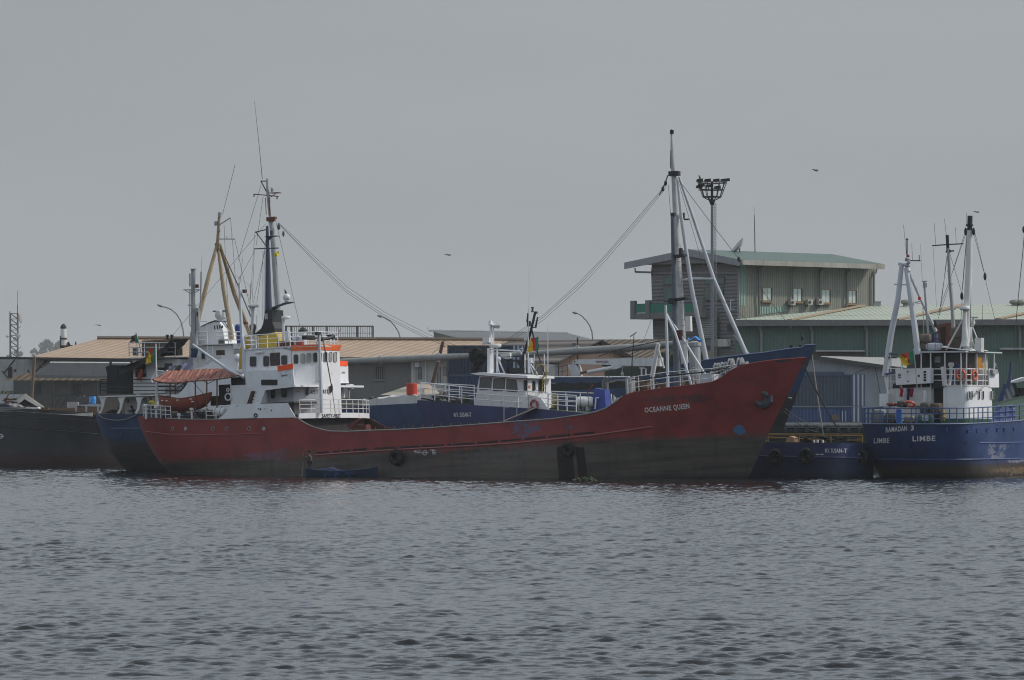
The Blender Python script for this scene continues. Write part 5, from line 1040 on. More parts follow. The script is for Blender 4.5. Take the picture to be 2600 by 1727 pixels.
mb = MB(); g.poly(mb, [(2521, 938), (2533, 938), (2535, 950), (2523, 951)], HWg+.3, .4); g.tube(mb, [(2524, 938), (2528, 922), (2532, 934)], .05, HWg); mb.part(g, 'wing_box', GREYM)
mb = MB(); P = [V((uA+.05, HWg-.2, zU)), V((uA+.05, -vD, zU)), V((uA+.05, -HWg+.05, zU)), V((uF-.8, -HWg+.05, zU))]; rail(mb, P, 1.25, 3, .95, .035); mb.part(g, 'bridge_rail', WHITE)
# awning on stanchions over the bridge
yl = S(2322, 893, uA-.3).y
mb = MB(); mb.prism([V((uA-.3, -3.0, zC)), V((uF+.3, -3.0, zC)), V((uF+.3, yl, zC)), V((uA-.3, yl, zC))], V((0, 0, .09))); mb.part(g, 'bridge_awning', PALE)
mb = MB(); mb.prism([V((uA+.2, -3.15, zC+.1)), V((uA+3.2, -3.15, zC+.14)), V((uA+2.6, 0, zC+.5)), V((uA+.3, 0, zC+.45))], V((0, 0, .05))); mb.part(g, 'awning_sheet', WHITE2)
for x, y in ((2339, 1005), (2363, 985), (2399, 980), (2440, 985)):
    m_ = MB(); m_.tube([S(x, 895, uA-.2), S(x, y, uA-.2)], .055, 6); m_.part(g, 'awning_stanchion', WHITE2)
for x, y in ((2454, 980), (2480, 980), (2502, 980), (2524, 940)):
    m_ = MB(); m_.tube([G(x, 895, HWg), G(x, y, HWg)], .055, 6); m_.part(g, 'awning_stanchion', WHITE2)
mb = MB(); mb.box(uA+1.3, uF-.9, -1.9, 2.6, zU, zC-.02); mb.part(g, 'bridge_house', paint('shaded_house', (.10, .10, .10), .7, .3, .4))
mb = MB(); gs.pbox(mb, 2322, 896, 2370, 940, -uA-.9, .1); mb.part(gs, 'screen', DARK)
mb = MB(); mb.lathe([(.9, 0), (.9, zC-zU-.05)], (uF-1.3, -1.6, zU), 20); mb.part(g, 'bridge_front', paint('bridge_cream', (.5, .47, .42), .6, .15, .3))
for x0, x1, y0, y1, mt, du in ((2359, 2370, 911, 922, GREYM, 1.0), (2428, 2436, 925, 950, BR, .9), (2405, 2418, 955, 975, BR, .6), (2372, 2387, 905, 921, WHITE2, 1.25), (2452, 2460, 925, 975, MAROON, 1.2), (2418, 2424, 938, 962, MAROON, .9)):
    m_ = MB(); gs.pbox(m_, x0, y0, x1, y1, -uA-du, .25); m_.part(gs, 'bridge_fitting', mt)
mb = MB(); gs.tube(mb, [(2415, 927), (2414, 955), (2410, 978)], .13, -uA-.4, 8); gs.tube(mb, [(2410, 926), (2420, 926)], .16, -uA-.4, 8); mb.part(gs, 'vent_pipe', WHITE2)
# after block, all facing astern
uB_ = uA-.7
mb = MB(); gs.poly(mb, [(2273, 937), (2361, 934), (2361, 973), (2275, 978)], -uB_, .62); p_ = mb.part(gs, 'generator_box', WHITE)
for q in ([(2303, 942), (2308, 944), (2303, 946.5)], [(2304, 966), (2309, 968), (2304, 970.5)], [(2330, 952), (2335, 952), (2335, 957), (2330, 957)]):
    m_ = MB(); gs.poly(m_, q, -uB_+.02, .03); m_.part(gs, 'box_mark', BLACK, parent=p_)
mb = MB()
for i in range(3): gs.pbox(mb, 2280, 949+4*i, 2287, 951+4*i, -uB_+.03, .04)
mb.part(gs, 'box_louvre', GLASS, parent=p_)
mb = MB()
for i in range(4): gs.pbox(mb, 2345, 942+7*i, 2351, 947+7*i, -uB_+.03, .04)
mb.part(gs, 'box_louvre', GLASS, parent=p_)
mb = MB(); gs.poly(mb, [(2257, 987), (2364, 983), (2365, 1068), (2256, 1070)], -uA+.1, .5); mb.part(gs, 'after_house', WHITE2)
mb = MB(); gs.poly(mb, [(2312, 996), (2342, 994), (2343, 1030), (2312, 1031)], -uA+.5, .4); mb.part(gs, 'after_locker', WHITE2)
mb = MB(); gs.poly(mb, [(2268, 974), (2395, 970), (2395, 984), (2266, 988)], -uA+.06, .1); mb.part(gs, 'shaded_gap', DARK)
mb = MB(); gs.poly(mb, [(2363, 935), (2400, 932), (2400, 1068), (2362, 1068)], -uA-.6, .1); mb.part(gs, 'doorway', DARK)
mb = MB(); gs.poly(mb, [(2388, 932), (2400, 930), (2404, 980), (2393, 980)], -uA+.1, .1); mb.part(gs, 'screen', WHITE2)
mb = MB(); gs.poly(mb, [(2233, 1000), (2254, 999), (2255, 1031), (2233, 1031)], -uA+.6, .5); mb.part(gs, 'white_locker', WHITE)
mb = MB(); gs.poly(mb, [(2243, 950), (2256, 946), (2255, 985), (2259, 1020), (2253, 1000)], -uA+.3, .2); mb.part(gs, 'frame_bracket', WHITE)
mb = MB(); gs.poly(mb, [(2243, 949), (2285, 941), (2286, 944), (2250, 951)], -uA+.5, .5); mb.part(gs, 'blue_awning', BR)
mb = MB(); rail(mb, [gs.v(2256, 985, -uA+.4), gs.v(2285, 983, -uA+.4)], 1.4, 3, .9, .03); gs.tube(mb, [(2290, 920), (2289, 985)], .07, -uA+.4); gs.tube(mb, [(2262, 905), (2262, 985)], .04, -uA+.4); mb.part(gs, 'guard_rail', WHITE2)
mb = MB(); mb.grid(lambda i, j: gs.v(2341+11*i+2*math.sin(3*j), 992+32*j, -uA+.8+.3*math.sin(4*i)), 6, 8); mb.part(gs, 'boat_cover', WHITE)
mb = MB(); gs.tube(mb, [(2246, 898), (2276, 898), (2277, 907), (2246, 908), (2245, 898)], .1, -uA+.3); mb.part(gs, 'boat_davit', SLATE)
# A-frame and masts
UM = uA+.6
mb = MB(); gs.tube(mb, [(2290, 668), (2280, 760), (2262, 850), (2247, 955)], [.18, .21, .24, .25], -uA+.2, 8); mb.part(gs, 'frame_leg', PALE)
mb = MB(); gs.tube(mb, [(2301, 680), (2311, 745), (2325, 850), (2331, 900)], [.19, .21, .24, .25], -uA+.2, 8); mb.part(gs, 'frame_leg', PALE)
mb = MB(); mb.tube([S(2306, 688, uA), S(2340, 765, uA+.8), S(2377, 842, uA+1.6)], [.1, .11, .13], 8); mb.part(g, 'frame_leg', PALE)
mb = MB(); gs.tube(mb, [(2283, 669), (2300, 672), (2308, 690)], .16, -uA+.2, 8); mb.part(gs, 'frame_head', PALE)
mb = MB(); gs.tube(mb, [(2271, 722), (2306, 723)], .06, -uA+.25); mb.part(gs, 'frame_crossbar', PALE)
mb = MB(); vf = -uA+.2
gs.tube(mb, [(2306, 662), (2337, 662)], .045, vf); gs.tube(mb, [(2303, 605), (2303, 660)], .05, vf); gs.tube(mb, [(2294, 571), (2302, 650)], .014, vf, 4); gs.tube(mb, [(2315, 618), (2317, 662)], .014, vf, 4); gs.tube(mb, [(2334, 648), (2334, 664)], .03, vf); gs.tube(mb, [(2300, 608), (2306, 608)], .04, vf); mb.part(gs, 'frame_aerials', WIRE)
mb = MB()
for i in range(9): mb.ball(gs.v(random.uniform(2297, 2308), random.uniform(655, 678), vf+.1), random.uniform(.09, .17), (1, 1, 1), 6)
mb.part(gs, 'frame_lamps', GREYM)
MB().ball(gs.v(2306, 650, vf), .12, (1, 1, 1), 8).part(gs, 'red_lamp', paint('lamp_red', (.25, .01, .02), .4))
mb = MB(); gs.pbox(mb, 2331, 754, 2336, 762, vf, .2); mb.part(gs, 'side_lantern', paint('lantern_red', (.45, .02, .02), .5))
mb = MB(); gs.tube(mb, [(2322, 768), (2335, 766), (2334, 760)], .04, vf); mb.part(gs, 'lantern_bracket', GREYM)
mb = MB(); gs.tube(mb, [(2346, 715), (2352, 790), (2357, 848)], [.07, .08, .09], -UM); gs.tube(mb, [(2337, 620), (2341, 700), (2342, 712)], .014, -UM, 4); gs.pbox(mb, 2341, 713, 2350, 716, -UM+.1, .3); gs.pbox(mb, 2343, 718, 2350, 730, -UM+.1, .25); gs.tube(mb, [(2326, 770), (2343, 770), (2346, 850)], .03, -UM); mb.part(gs, 'aerial_post', GREYM)
mb = MB(); gs.tube(mb, [(2408, 630), (2411, 700), (2417, 770), (2425, 895)], [.12, .13, .14, .16], -UM-1, 8); mb.part(gs, 'after_mast', GREYM)
mb = MB(); vm = -UM-1
gs.tube(mb, [(2405, 597), (2407, 636)], .12, vm); gs.tube(mb, [(2367, 624), (2406, 621), (2446, 619)], .05, vm); gs.tube(mb, [(2372, 567), (2376, 622)], .014, vm, 4); gs.tube(mb, [(2398, 556), (2403, 600)], .014, vm, 4); gs.tube(mb, [(2426, 577), (2428, 620)], .014, vm, 4); gs.tube(mb, [(2402, 641), (2409, 627), (2413, 641)], .06, vm); gs.tube(mb, [(2410, 638), (2422, 637)], .06, vm); gs.tube(mb, [(2369, 625), (2378, 780)], .01, vm, 4)
for i in range(5): y = 690+i*32; gs.tube(mb, [(2411+i*3, y), (2417+i*3 if i % 2 else 2405+i*3, y-1)], .025, vm, 4)
mb.part(gs, 'mast_yards', BLACK)
UM2 = -uA-1.2
mb = MB(); gs.tube(mb, [(2462, 585), (2460, 680), (2456, 776), (2453, 880), (2453, 894)], [.2, .25, .27, .3, .3], UM2, 12); mb.part(gs, 'main_mast', WHITE2, True)
mb = MB(); gs.tube(mb, [(2463, 548), (2462, 586)], .19, UM2, 10); gs.tube(mb, [(2453, 572), (2470, 572)], .08, UM2); gs.tube(mb, [(2454, 540), (2454, 575)], .012, UM2, 4); mb.part(gs, 'mast_top', BLACK)
drum(gs, 2437, 777, 2462, 788, UM2+.5, 'radar', WHITE2)
mb = MB(); gs.tube(mb, [(2450, 788), (2449, 820), (2451, 880)], [.16, .17, .3], UM2+.45, 10); mb.part(gs, 'radar_post', WHITE2, True)
for P, r_, dv in (([(2444, 812), (2402, 889)], .07, .6), ([(2448, 850), (2437, 888)], .06, .5), ([(2455, 826), (2476, 885)], .06, -.4), ([(2464, 830), (2466, 885)], .13, -.3), ([(2470, 832), (2482, 862)], .05, -.4)):
    m_ = MB(); gs.tube(m_, P, r_, UM2+dv, 8); m_.part(gs, 'mast_strut', WHITE2)
mb = MB(); gs.pbox(mb, 2475, 858, 2491, 894, UM2-.2, .5); mb.part(gs, 'mast_box', WHITE2)
radar_bar(gs, 2452, 2483, 806.5, 2466, 818, .3, UM2-.5, GREYM)
mb = MB(); gs.tube(mb, [(2459, 828), (2470, 831)], .12, UM2-.5); mb.part(gs, 'radar_bracket', GREYM)
for x, y in ((2452, 588), (2472, 588), (2442, 752), (2501, 702), (2375, 822)): m_ = MB(); m_.ball(gs.v(x, y, UM2), .2, (.65, .6, 1.5), 8); m_.part(gs, 'pulley_block', BLACK)
mb = MB()
for a, c_ in (((2450, 592), (2417, 695)), ((2453, 592), (2419, 690)), ((2417, 695), (2380, 800)), ((2456, 590), (2444, 735)), ((2455, 590), (2443, 733)), ((2475, 590), (2500, 696)), ((2472, 592), (2498, 690)), ((2503, 716), (2545, 890)), ((2468, 592), (2464, 830)), ((2404, 650), (2388, 790)), ((2406, 650), (2384, 800)), ((2412, 645), (2450, 770)), ((2443, 760), (2436, 880)), ((2491, 810), (2487, 860)), ((2495, 775), (2493, 885)), ((2412, 720), (2380, 815)), ((2444, 732), (2442, 746)), ((2503, 709), (2504, 716))): gs.tube(mb, [a, c_], .016, UM2, 4)
mb.part(gs, 'rigging', WIRE)
uN = -uA-2.2
mb = MB(); gs.poly(mb, [(2380, 832), (2384, 824), (2415, 819), (2416, 894), (2382, 894)], uN, .5); p_ = mb.part(gs, 'funnel', paint('funnel_brown', (.16, .045, .03), .7, .2, .3))
mb = MB(); gs.poly(mb, [(2387, 832), (2401, 829), (2400, 885), (2390, 885)], uN+.02, .05); mb.part(gs, 'funnel_opening', DARK, parent=p_)
mb = MB(); g.tube(mb, [(2493, 990), (2480, 994), (2503, 978)], .06, HWg+.4); mb.part(g, 'rescue_hook', GREYM)
mb = MB(); P = [(2521, 1069), (2528, 1062), (2534, 1045), (2537, 1028), (2541, 1031), (2549, 1040), (2557, 1041), (2563, 1030), (2577, 1028), (2578, 1060), (2582, 1069)]
mb.prism(g.pts(P, GB-.1), V((0, .25, 0))); mb.part(g, 'mooring_bitts', paint('bitts_blue', (.07, .10, .26), .5, .2, .2, (.5, .5, .55), .0, 0, .4, ((.5, .52, .58), 2.2, .58)))
# ================================================================ the black cargo ship at the left
bo = Q(361).v(150, 1184, 0)
k = Frame((bo.x, 366, 0), -6, 0).thing('cargo_ship', 'long black hulled cargo ship at the left with a pale rail', 'ship')
KSH = [(-320, 1022), (0, 1040), (60, 1041), (120, 1044), (180, 1049), (245, 1054), (340, 1060)]
HKb = Hull(k, 4.8, [(-400, 1020), (-395, 1100), (-380, 1184), (-375, 1200)], [(372, 1050), (352, 1100), (332, 1184), (329, 1200)], ('round', 8, 10, 2.2), ('round', 8, 12, 2.0), KSH, zb=-1)
bk = [HKb.hit(*p) for p in ((-300, 1150), (0, 1154), (150, 1156), (330, 1160))]
HKb.build(hullmat('black_hull', (.036, .035, .037), (.055, .028, .026), [(p.x, p.z) for p in bk], [], c3=(.03, .027, .027), band=.15), paint('deck_brown', (.16, .10, .07), .8, .3, .3), .5, 80, 10)
mb = MB(); P = [HKb.hit(x, 1038.5+max(0, (x-40))*.066) for x in range(-200, 246, 15)]; mb.prism([p+V((0, -.03, -.22)) for p in P]+[p+V((0, -.03, .12)) for p in reversed(P)], V((0, .1, 0))); mb.part(k, 'pale_rail', paint('rail_cream', (.46, .44, .40), .7, .2, .3))
for x0, x1, y0, y1 in ((40, 90, 1056, 1060), (95, 138, 1060, 1063), (150, 190, 1064, 1067), (198, 240, 1067, 1069), (0, 35, 1053, 1056)): slot(HKb, x0, y0, x1, y1, 2.5)
for x0, x1, y0, y1 in ((-5, 24, 1083.5, 1086), (31, 62, 1086.5, 1088), (70, 112, 1089.5, 1092), (121, 163, 1093, 1096), (172, 211, 1097, 1100), (220, 252, 1101, 1103)): slot(HKb, x0, y0, x1, y1, 5)
strake(HKb, 'rubbing_strake', [(-100, 1079), (0, 1082), (120, 1091), (250, 1102)], .04, paint('strake_black', (.05, .05, .055), .6)); strake(HKb, 'rubbing_strake', [(-100, 1051), (0, 1055), (120, 1062), (250, 1070)], .035, paint('strake_black', (.05, .05, .055), .6))
c_ = HKb.hit(2.5, 1108); mb = MB(); mb.torus((c_.x, c_.y-.03, c_.z), .17, .035, (0, 1, 0), 18, 5); mb.box(c_.x-.3, c_.x+.3, c_.y-.05, c_.y-.02, c_.z-.02, c_.z+.02); mb.part(k, 'load_line_mark', LETTER)
# gabled tent of sheets over its hatch
SH = corr('hatch_sheet', (.30, .30, .31), (0, 1, 0), .3, None, .02, .2, .7, .4)
ap = k.v(64, 1001, 2.0); lb = k.v(38, 1025, 2.0); rb = k.v(110, 1034, 2.0); wl = k.v(-40, 1003, 4.6); 
mb = MB(); back = V((-6.5, 3.2, 0))
mb.add([ap, lb, lb+back, ap+back], [(0, 1, 2, 3)]); mb.add([ap, rb, rb+back, ap+back], [(0, 1, 2, 3)])
mb.part(k, 'hatch_tent_roof', SH)
mb = MB(); mb.prism([ap+V((0, -.05, .05)), rb+V((.1, -.05, 0)), rb+V((-.35, -.05, -.05)), ap+V((-.05, -.05, -.45)), lb+V((.4, -.05, 0)), lb+V((0, -.05, 0))], V((0, .12, 0))); mb.part(k, 'tent_barge_board', paint('board_cream', (.62, .58, .52), .6, .15, .2))
mb = MB(); mb.prism([ap+V((0, .3, -.3)), rb+V((-.4, .3, 0)), lb+V((.3, .3, 0))], V((0, .05, 0))); mb.part(k, 'tent_gable', DARK)
tarp(k, [(-40, 1024), (0, 1023), (20, 1024), (40, 1029), (66, 1036)], 3.0, 2.5, 'hatch_tarpaulin', paint('grey_tarp', (.20, .20, .205), .7, .3, .2), .15, .15)
mb = MB(); k.poly(mb, [(-10, 1026), (8, 1025), (24, 1030), (28, 1035), (-10, 1035)], 3.4, .8); mb.part(k, 'blue_tarpaulin', paint('navy_tarp', (.03, .035, .07), .7))
mb = MB(); rn = random.Random(4)
for i in range(14): p = k.v(rn.uniform(10, 42), rn.uniform(1012, 1024), 3.2); mb.box(p.x-.2, p.x+.2, p.y-.1, p.y+.1, p.z-.06, p.z+.06)
k.tube(mb, [(12, 1022), (22, 1000)], .06, 3.2); k.pbox(mb, 103, 1035, 122, 1040, 3.5, .4); mb.part(k, 'rusty_fittings', RUSTY)
mb = MB(); k.poly(mb, [(66, 1034), (95, 1034), (100, 1038), (66, 1038)], 3.4, 1); mb.part(k, 'hatch_board', WHITE2)
mb = MB(); k.pbox(mb, 120, 1036, 250, 1052, -2, .3); mb.part(k, 'hatch_coaming', paint('coaming_brown', (.17, .115, .08), .8, .3, .3))
mb = MB()
k.poly(mb, [(192, 1030), (200, 1028), (252, 1026), (296, 1028), (296, 1033), (252, 1033), (250, 1033)], 1.2, 1.5)
for x in (191, 217, 247): k.poly(mb, [(x, 1030), (x+4, 1030), (x+3, 1046), (x, 1046)], 1.25, .3)
mb.part(k, 'white_frame', paint('frame_white', (.42, .42, .43), .7, .2, .3))
mb = MB(); k.poly(mb, rrect(170, 1021, 198, 1036, 2), .8, 1); mb.part(k, 'white_chest', paint('chest_white', (.36, .36, .36), .7, .4, .3))
mb = MB(); rn = random.Random(6)
for i in range(9): p = k.v(rn.uniform(202, 225), rn.uniform(1010, 1028), 0); s_ = rn.uniform(.08, .3); mb.box(p.x-s_, p.x+s_, p.y-s_, p.y+s_, p.z-s_, p.z+s_)
k.tube(mb, [(195, 1028), (195, 1014), (206, 1012)], .05, .4); mb.part(k, 'winch', paint('winch_dark', (.09, .09, .09), .7, .4))
# ================================================================ loose things on and round the ships
# tyres hung as fenders
def tyre(P, R, rr, ax, label, fr, rope=None):
    t = fr.thing('tyre_fender', label, 'tyre', P, 'tyres hung as fenders')
    MB().torus((0, 0, 0), R-rr, rr, ax, 26, 10, 0, 1.15).part(t, 'tyre', RUBBER, True)
    m_ = MB(); m_.torus((0, 0, 0), R-2*rr+.02, .035, ax, 22, 5); m_.part(t, 'rim', paint('tyre_bead', (.05, .05, .048), .8))
    if rope: MB().tube([(0, -.05, R-.02), (.02, -.02, rope)], .025, 5).part(t, 'rope', paint('old_rope', (.12, .11, .10), .9))
    return t
p = HR.hit(1010, 1161); tyre((p.x, p.y-.22, p.z), .62, .21, (0, 1, 0), 'big black tyre fender against the red hull just left of the load line mark', r)
p = HR.hit(1445, 1141); tyre((p.x, p.y-.2, p.z), .55, .17, (0, 1, 0), 'black tyre fender hung on a long rope from the rail of the red coaster', r, 2.2)
for (x, y), lab in (((1973, 1160), 'black tyre on the blue work boat closest to the red bow'), ((2050, 1158), 'middle black tyre on the blue work boat beneath its yellow deck rail'), ((2188, 1160), 'black tyre on the blue work boat half hidden by the right blue ship')):
    p = HS.hit(x, y); tyre((p.x, p.y-.2, p.z), .62, .21, (0, 1, 0), lab, s)
# mooring lines
ROPE = paint('mooring_rope', (.12, .105, .09), .9, .2, 0)
def line(pts_, rad, label, name='mooring_line'): return MB().tube(pts_, rad, 5).solo(WORLD, name, ROPE, label, 'rope', 'mooring ropes')
def sag(a, b_, d, n=12): return [V(a).lerp(V(b_), i/n)-V((0, 0, d*4*(i/n)*(1-i/n))) for i in range(n+1)]
A1 = RF0.w(HR.hit(2040, 925)); B1 = s.w(s.v(2140, 1108, 1.0)); line(sag(A1, B1, .25), .06, 'thick rope running from the red bow down to the work boat stern')
A2 = b.w(HB.hit(2062, 903)); B2 = s.w(s.v(2091, 1105, .2)); line(sag(A2, B2, .2), .055, 'rope running from the blue bow steeply down to the work boat')
A3 = RF0.w(HR.hit(1993, 1037)); line(sag(A3, s.w(s.v(2100, 1085, .5)), .3), .03, 'thin upper rope running from the red stem across the gap to the right')
line(sag(RF0.w(HR.hit(1990, 1043)), s.w(s.v(2080, 1098, 1.0)), .3), .03, 'thin lower rope running from the red stem across the gap to the right')
P = [HB.hit(x, y) for x, y in ((250, 1053), (262, 1061), (280, 1066), (300, 1068), (320, 1066), (340, 1058), (352, 1050))]
MB().tube([b.w(q+V((0, -.12, 0))) for q in P], .05, 5).solo(WORLD, 'mooring_chain', paint('chain_grey', (.16, .17, .17), .7), 'pale chain hanging in a curve across the blue stern at the left', 'chain')
# lifeboat on the poop of the red coaster
lb_ = r.thing('lifeboat', 'open orange red wooden lifeboat in cradles on the red ship poop', 'lifeboat', r.v(470, 1030, 3.4))
a = lb_.v(402, 1005, 0); e = lb_.v(538, 1004, 0); m0 = lb_.v(470, 1013, 0); kz = lb_.v(470, 1044, 0).z
Lb = e.x-a.x; mb = MB(); inn = MB(); N = 26; K = 9
def lbp(i, j, sg, inset=0.0):
    t = i/N; q = j/K; x = a.x+Lb*t; full = (1-abs(2*t-1)**2.6)**.75*.98; sh = m0.z+(a.z-m0.z)*abs(2*t-1)**2.0; bz = kz+(sh-kz)*abs(2*t-1)**3.2*.75
    y = full*(math.sin(q*math.pi/2)**.75)*(1-inset)-0; z = bz+(sh-bz)*(1-math.cos(q*math.pi/2))**.9
    return V((x+((.0 if True else 0)), sg*max(y, .0), z+inset*.6))
for sg in (-1, 1):
    mb.grid(lambda i, j: lbp(round(i*N), round(j*K), sg), N+1, K+1); inn.grid(lambda i, j: lbp(round(i*N), round(j*K), sg, .06), N+1, K+1)
LBM = paint('lifeboat_orange', (.29, .065, .04), .6, .2, .3, (.15, .05, .04)); mb.part(lb_, 'hull', LBM, True); inn.part(lb_, 'interior', paint('lifeboat_inside', (.20, .06, .035), .8, .3), True)
mb = MB()
for sg in (-1, 1): mb.tube([lbp(i, K, sg)+V((0, 0, .02)) for i in range(N+1)], .04, 5)
for i in (6, 13, 20): pp = lbp(i, K, 1); mb.box(pp.x-.12, pp.x+.12, -pp.y, pp.y, pp.z-.18, pp.z-.12)
mb.part(lb_, 'gunwale', paint('gunwale', (.24, .10, .07), .7))
mb = MB()
for x, y in ((407, 1012), (426, 1017), (440, 1018), (469, 1016), (501, 1013.5), (505, 1020)):
    pp = lb_.v(x, y, 0); t = min(1, max(0, (pp.x-a.x)/Lb)); full = (1-abs(2*t-1)**2.6)**.75*.98; mb.box(pp.x-.1, pp.x+.1, -full-.03, -full+.06, pp.z-.035, pp.z+.035)
mb.part(lb_, 'grab_line_tag', LETTER)
def canister(fr, P, Lh, rr, label, ax=(1, 0, 0)):
    t = fr.thing('life_raft_canister', label, 'life raft', P)
    MB().lathe([(.0, -Lh), (rr*.75, -Lh), (rr, -Lh*.75), (rr, -.03), (rr*1.05, -.03), (rr*1.05, .03), (rr, .03), (rr, Lh*.75), (rr*.75, Lh), (0, Lh)], (0, 0, 0), 16, 0, ax).part(t, 'canister', WHITE2, True)
    m_ = MB()
    for q in (-.5, .5): m_.torus(V(ax).normalized()*Lh*q, rr*1.01, .025, ax, 18, 4)
    m_.part(t, 'strap', SLATE)
    m_ = MB(); m_.box(-Lh*.6, -Lh*.5, -rr, rr, -rr-.25, -rr*.8); m_.box(Lh*.5, Lh*.6, -rr, rr, -rr-.25, -rr*.8); m_.part(t, 'cradle', GREYM)
canister(r, r.v(558, 1047, 4.3), .48, .36, 'white life raft canister beside the red ship aft doorway')
canister(s, s.v(1485, 1021, 1.9), .62, .42, 'white life raft canister strapped on the work boat beside its blue casing', (1, .45, 0))
def buoy(fr, P, R, ax, label, mat):
    t = fr.thing('lifebuoy', label, 'lifebuoy', P)
    MB().torus((0, 0, 0), R*.78, R*.22, ax, 22, 8).part(t, 'ring', mat, True)
    m_ = MB(); axv = V(ax).normalized(); a_ = axv.cross(V((0, 0, 1))).normalized() if abs(axv.z) < .9 else V((1, 0, 0)); b_ = axv.cross(a_)
    for q in range(4):
        th = math.pi*(q/2+.25); m_.torus((a_*math.cos(th)+b_*math.sin(th))*R*.78, R*.23, R*.03, a_*-math.sin(th)+b_*math.cos(th), 10, 4)
    m_.part(t, 'band', WHITE2)
BUO = paint('buoy_orange', (.62, .09, .03), .5, .15, .15); BUR = paint('buoy_red', (.30, .05, .05), .6, .2, .2)
buoy(s, s.v(1356, 1026, SVN-.02), .37, (0, 1, 0), 'faded red lifebuoy hung on the work boat wheelhouse side', BUR)
buoy(gs, gs.v(2439, 951, -uA+.1), .42, (0, 1, 0), 'orange lifebuoy on the bridge rail of the right blue ship, seen round', BUO)
buoy(g, g.v(2474.5, 953, HWg+.02), .41, (0, 1, 0), 'orange lifebuoy on the bridge rail of the right blue ship, seen narrow from the side', BUO)
buoy(gs, gs.v(2311, 1026, -1.8), .44, (0, .55, 1), 'orange lifebuoy lying tilted on bundles above the blue stern rail', BUO)
buoy(gs, gs.v(2264, 1027, -2.0), .42, (0, .12, 1), 'orange red lifebuoy lying flat near the left stern corner of the right ship', BUR)
# flags
GRN = paint('flag_green', (.01, .16, .08), .7, .1, 0); RED_ = paint('flag_red', (.48, .012, .015), .7, .1, 0); YEL = paint('flag_yellow', (.62, .46, .02), .7, .1, 0); STAR = paint('star_yellow', (.75, .55, .03), .7, .05, 0)
def flag(fr, corners, v, label, order, star=True, pole=None, wave=.12, fold=1.0):
    """a three striped flag: corners hoist top, hoist bottom, fly bottom, fly top in pixels"""
    P0 = fr.v(*corners[0], v); t = fr.thing('flag', label, 'flag', P0)
    C_ = [t.v(*c__, 0) for c__ in corners]
    def f(i, j): 
        q = C_[0].lerp(C_[3], i).lerp(C_[1].lerp(C_[2], i), j); return q+V((.04*math.sin(11*j+5*i)*fold, wave*math.sin(8*i+3*j)*i, .05*math.sin(9*i+2)*fold*i))
    n = 7
    for k_, mt in enumerate(order):
        m_ = MB(); m_.grid(lambda i, j: f((k_+i)/3, j), n, 12); o_ = m_.part(t, 'stripe', mt, True)
        if k_ == 1 and star:
            m2_ = MB(); c2 = f(.5, .52); h_ = (C_[0]-C_[1]).length*.15; pts_ = []
            for q in range(10): a_ = math.pi/2+q*math.pi/5; rr = h_ if q % 2 == 0 else h_*.42; pts_.append(V((c2.x+rr*math.cos(a_), c2.y-.07-wave*.3, c2.z+rr*math.sin(a_))))
            m2_.add(pts_+[p_+V((0, .02, 0)) for p_ in pts_], [tuple(range(9, -1, -1)), tuple(range(10, 20))]); m2_.part(t, 'star', STAR, parent=o_)
    if pole:
        m_ = MB(); m_.tube(t.pts(pole, -.03), .04, 6); m_.part(t, 'flagpole', GREYM)
flag(r, [(395.5, 882), (395, 918), (374, 924), (372.5, 891)], 2.02, 'green red yellow flag with star on the red ship stern flagstaff', (GRN, RED_, YEL), wave=.25)
flag(b, [(346, 846), (352, 870), (332, 868), (331, 859)], 3.4, 'dark drooping green and red flag above the blue coaster deckhouse', (GRN, paint('dark_flag_red', (.10, .012, .02), .8), paint('dark_flag', (.035, .02, .02), .8)), False, [(345, 844), (354, 874), (359, 905)], .2)
flag(s, [(1366, 854), (1369, 889), (1342, 894), (1343, 863)], .5, 'flag with folded yellow and red bands on the black mast of the work boat', (paint('flag_green_shade', (.03, .17, .10), .7), RED_, YEL), False, None, .2)
flag(gs, [(2320, 890), (2321, 923), (2300, 929), (2277, 905)], -uA+1.6, 'large yellow red and green flag flying at the stern of the right blue ship', (GRN, RED_, YEL), True, [(2319.5, 886), (2324, 930), (2329, 986)], .3)
def small_flag(fr, C_, v, label, mat, cat='flag', name='flag', w_=.1):
    P0 = fr.v(*C_[0], v); t = fr.thing(name, label, cat, P0); D = [t.v(*c__, 0) for c__ in C_]
    m_ = MB(); m_.grid(lambda i, j: D[0].lerp(D[3], i).lerp(D[1].lerp(D[2], i), j)+V((0, w_*math.sin(7*i+4*j), .03*math.sin(9*i))), 8, 8); return m_.part(t, 'cloth', mat, True)
small_flag(r, [(707, 638), (706, 653), (697, 651), (696, 640)], .3, 'small yellow signal flag on the yard of the red ship mast', paint('signal_yellow', (.68, .55, .01), .7, .1, 0))
# clothes drying
def cloth(fr, x0, y0, x1, y1, v, label, c, name='towel'): return small_flag(fr, [(x0, y0), (x0+.5, y1), (x1+1, y1-(y0*0)), (x1, y0-1)], v, label, paint('cloth_%d_%d' % (x0, y0), c, .8, .15, 0), 'laundry', name, .12)
cloth(r, 427, 931, 441, 941, 2.4, 'pale blue cloth drying over the red awning, left of the brown one', (.34, .37, .50))
cloth(r, 442, 929, 459, 941, 2.4, 'brown grey cloth drying over the red awning between two pale cloths', (.12, .11, .10))
cloth(r, 461, 922, 489, 939, 2.4, 'wide pale violet cloth drying over the red awning', (.36, .38, .56))
cloth(b, 347, 938, 361, 966, 3.3, 'orange overalls hung by the deckhouse door of the blue coaster', (.42, .10, .05), 'overalls')
cloth(b, 484, 885, 501, 908, 3.9, 'dark blue overalls hung on the white mast of the blue coaster', (.03, .045, .11), 'overalls')
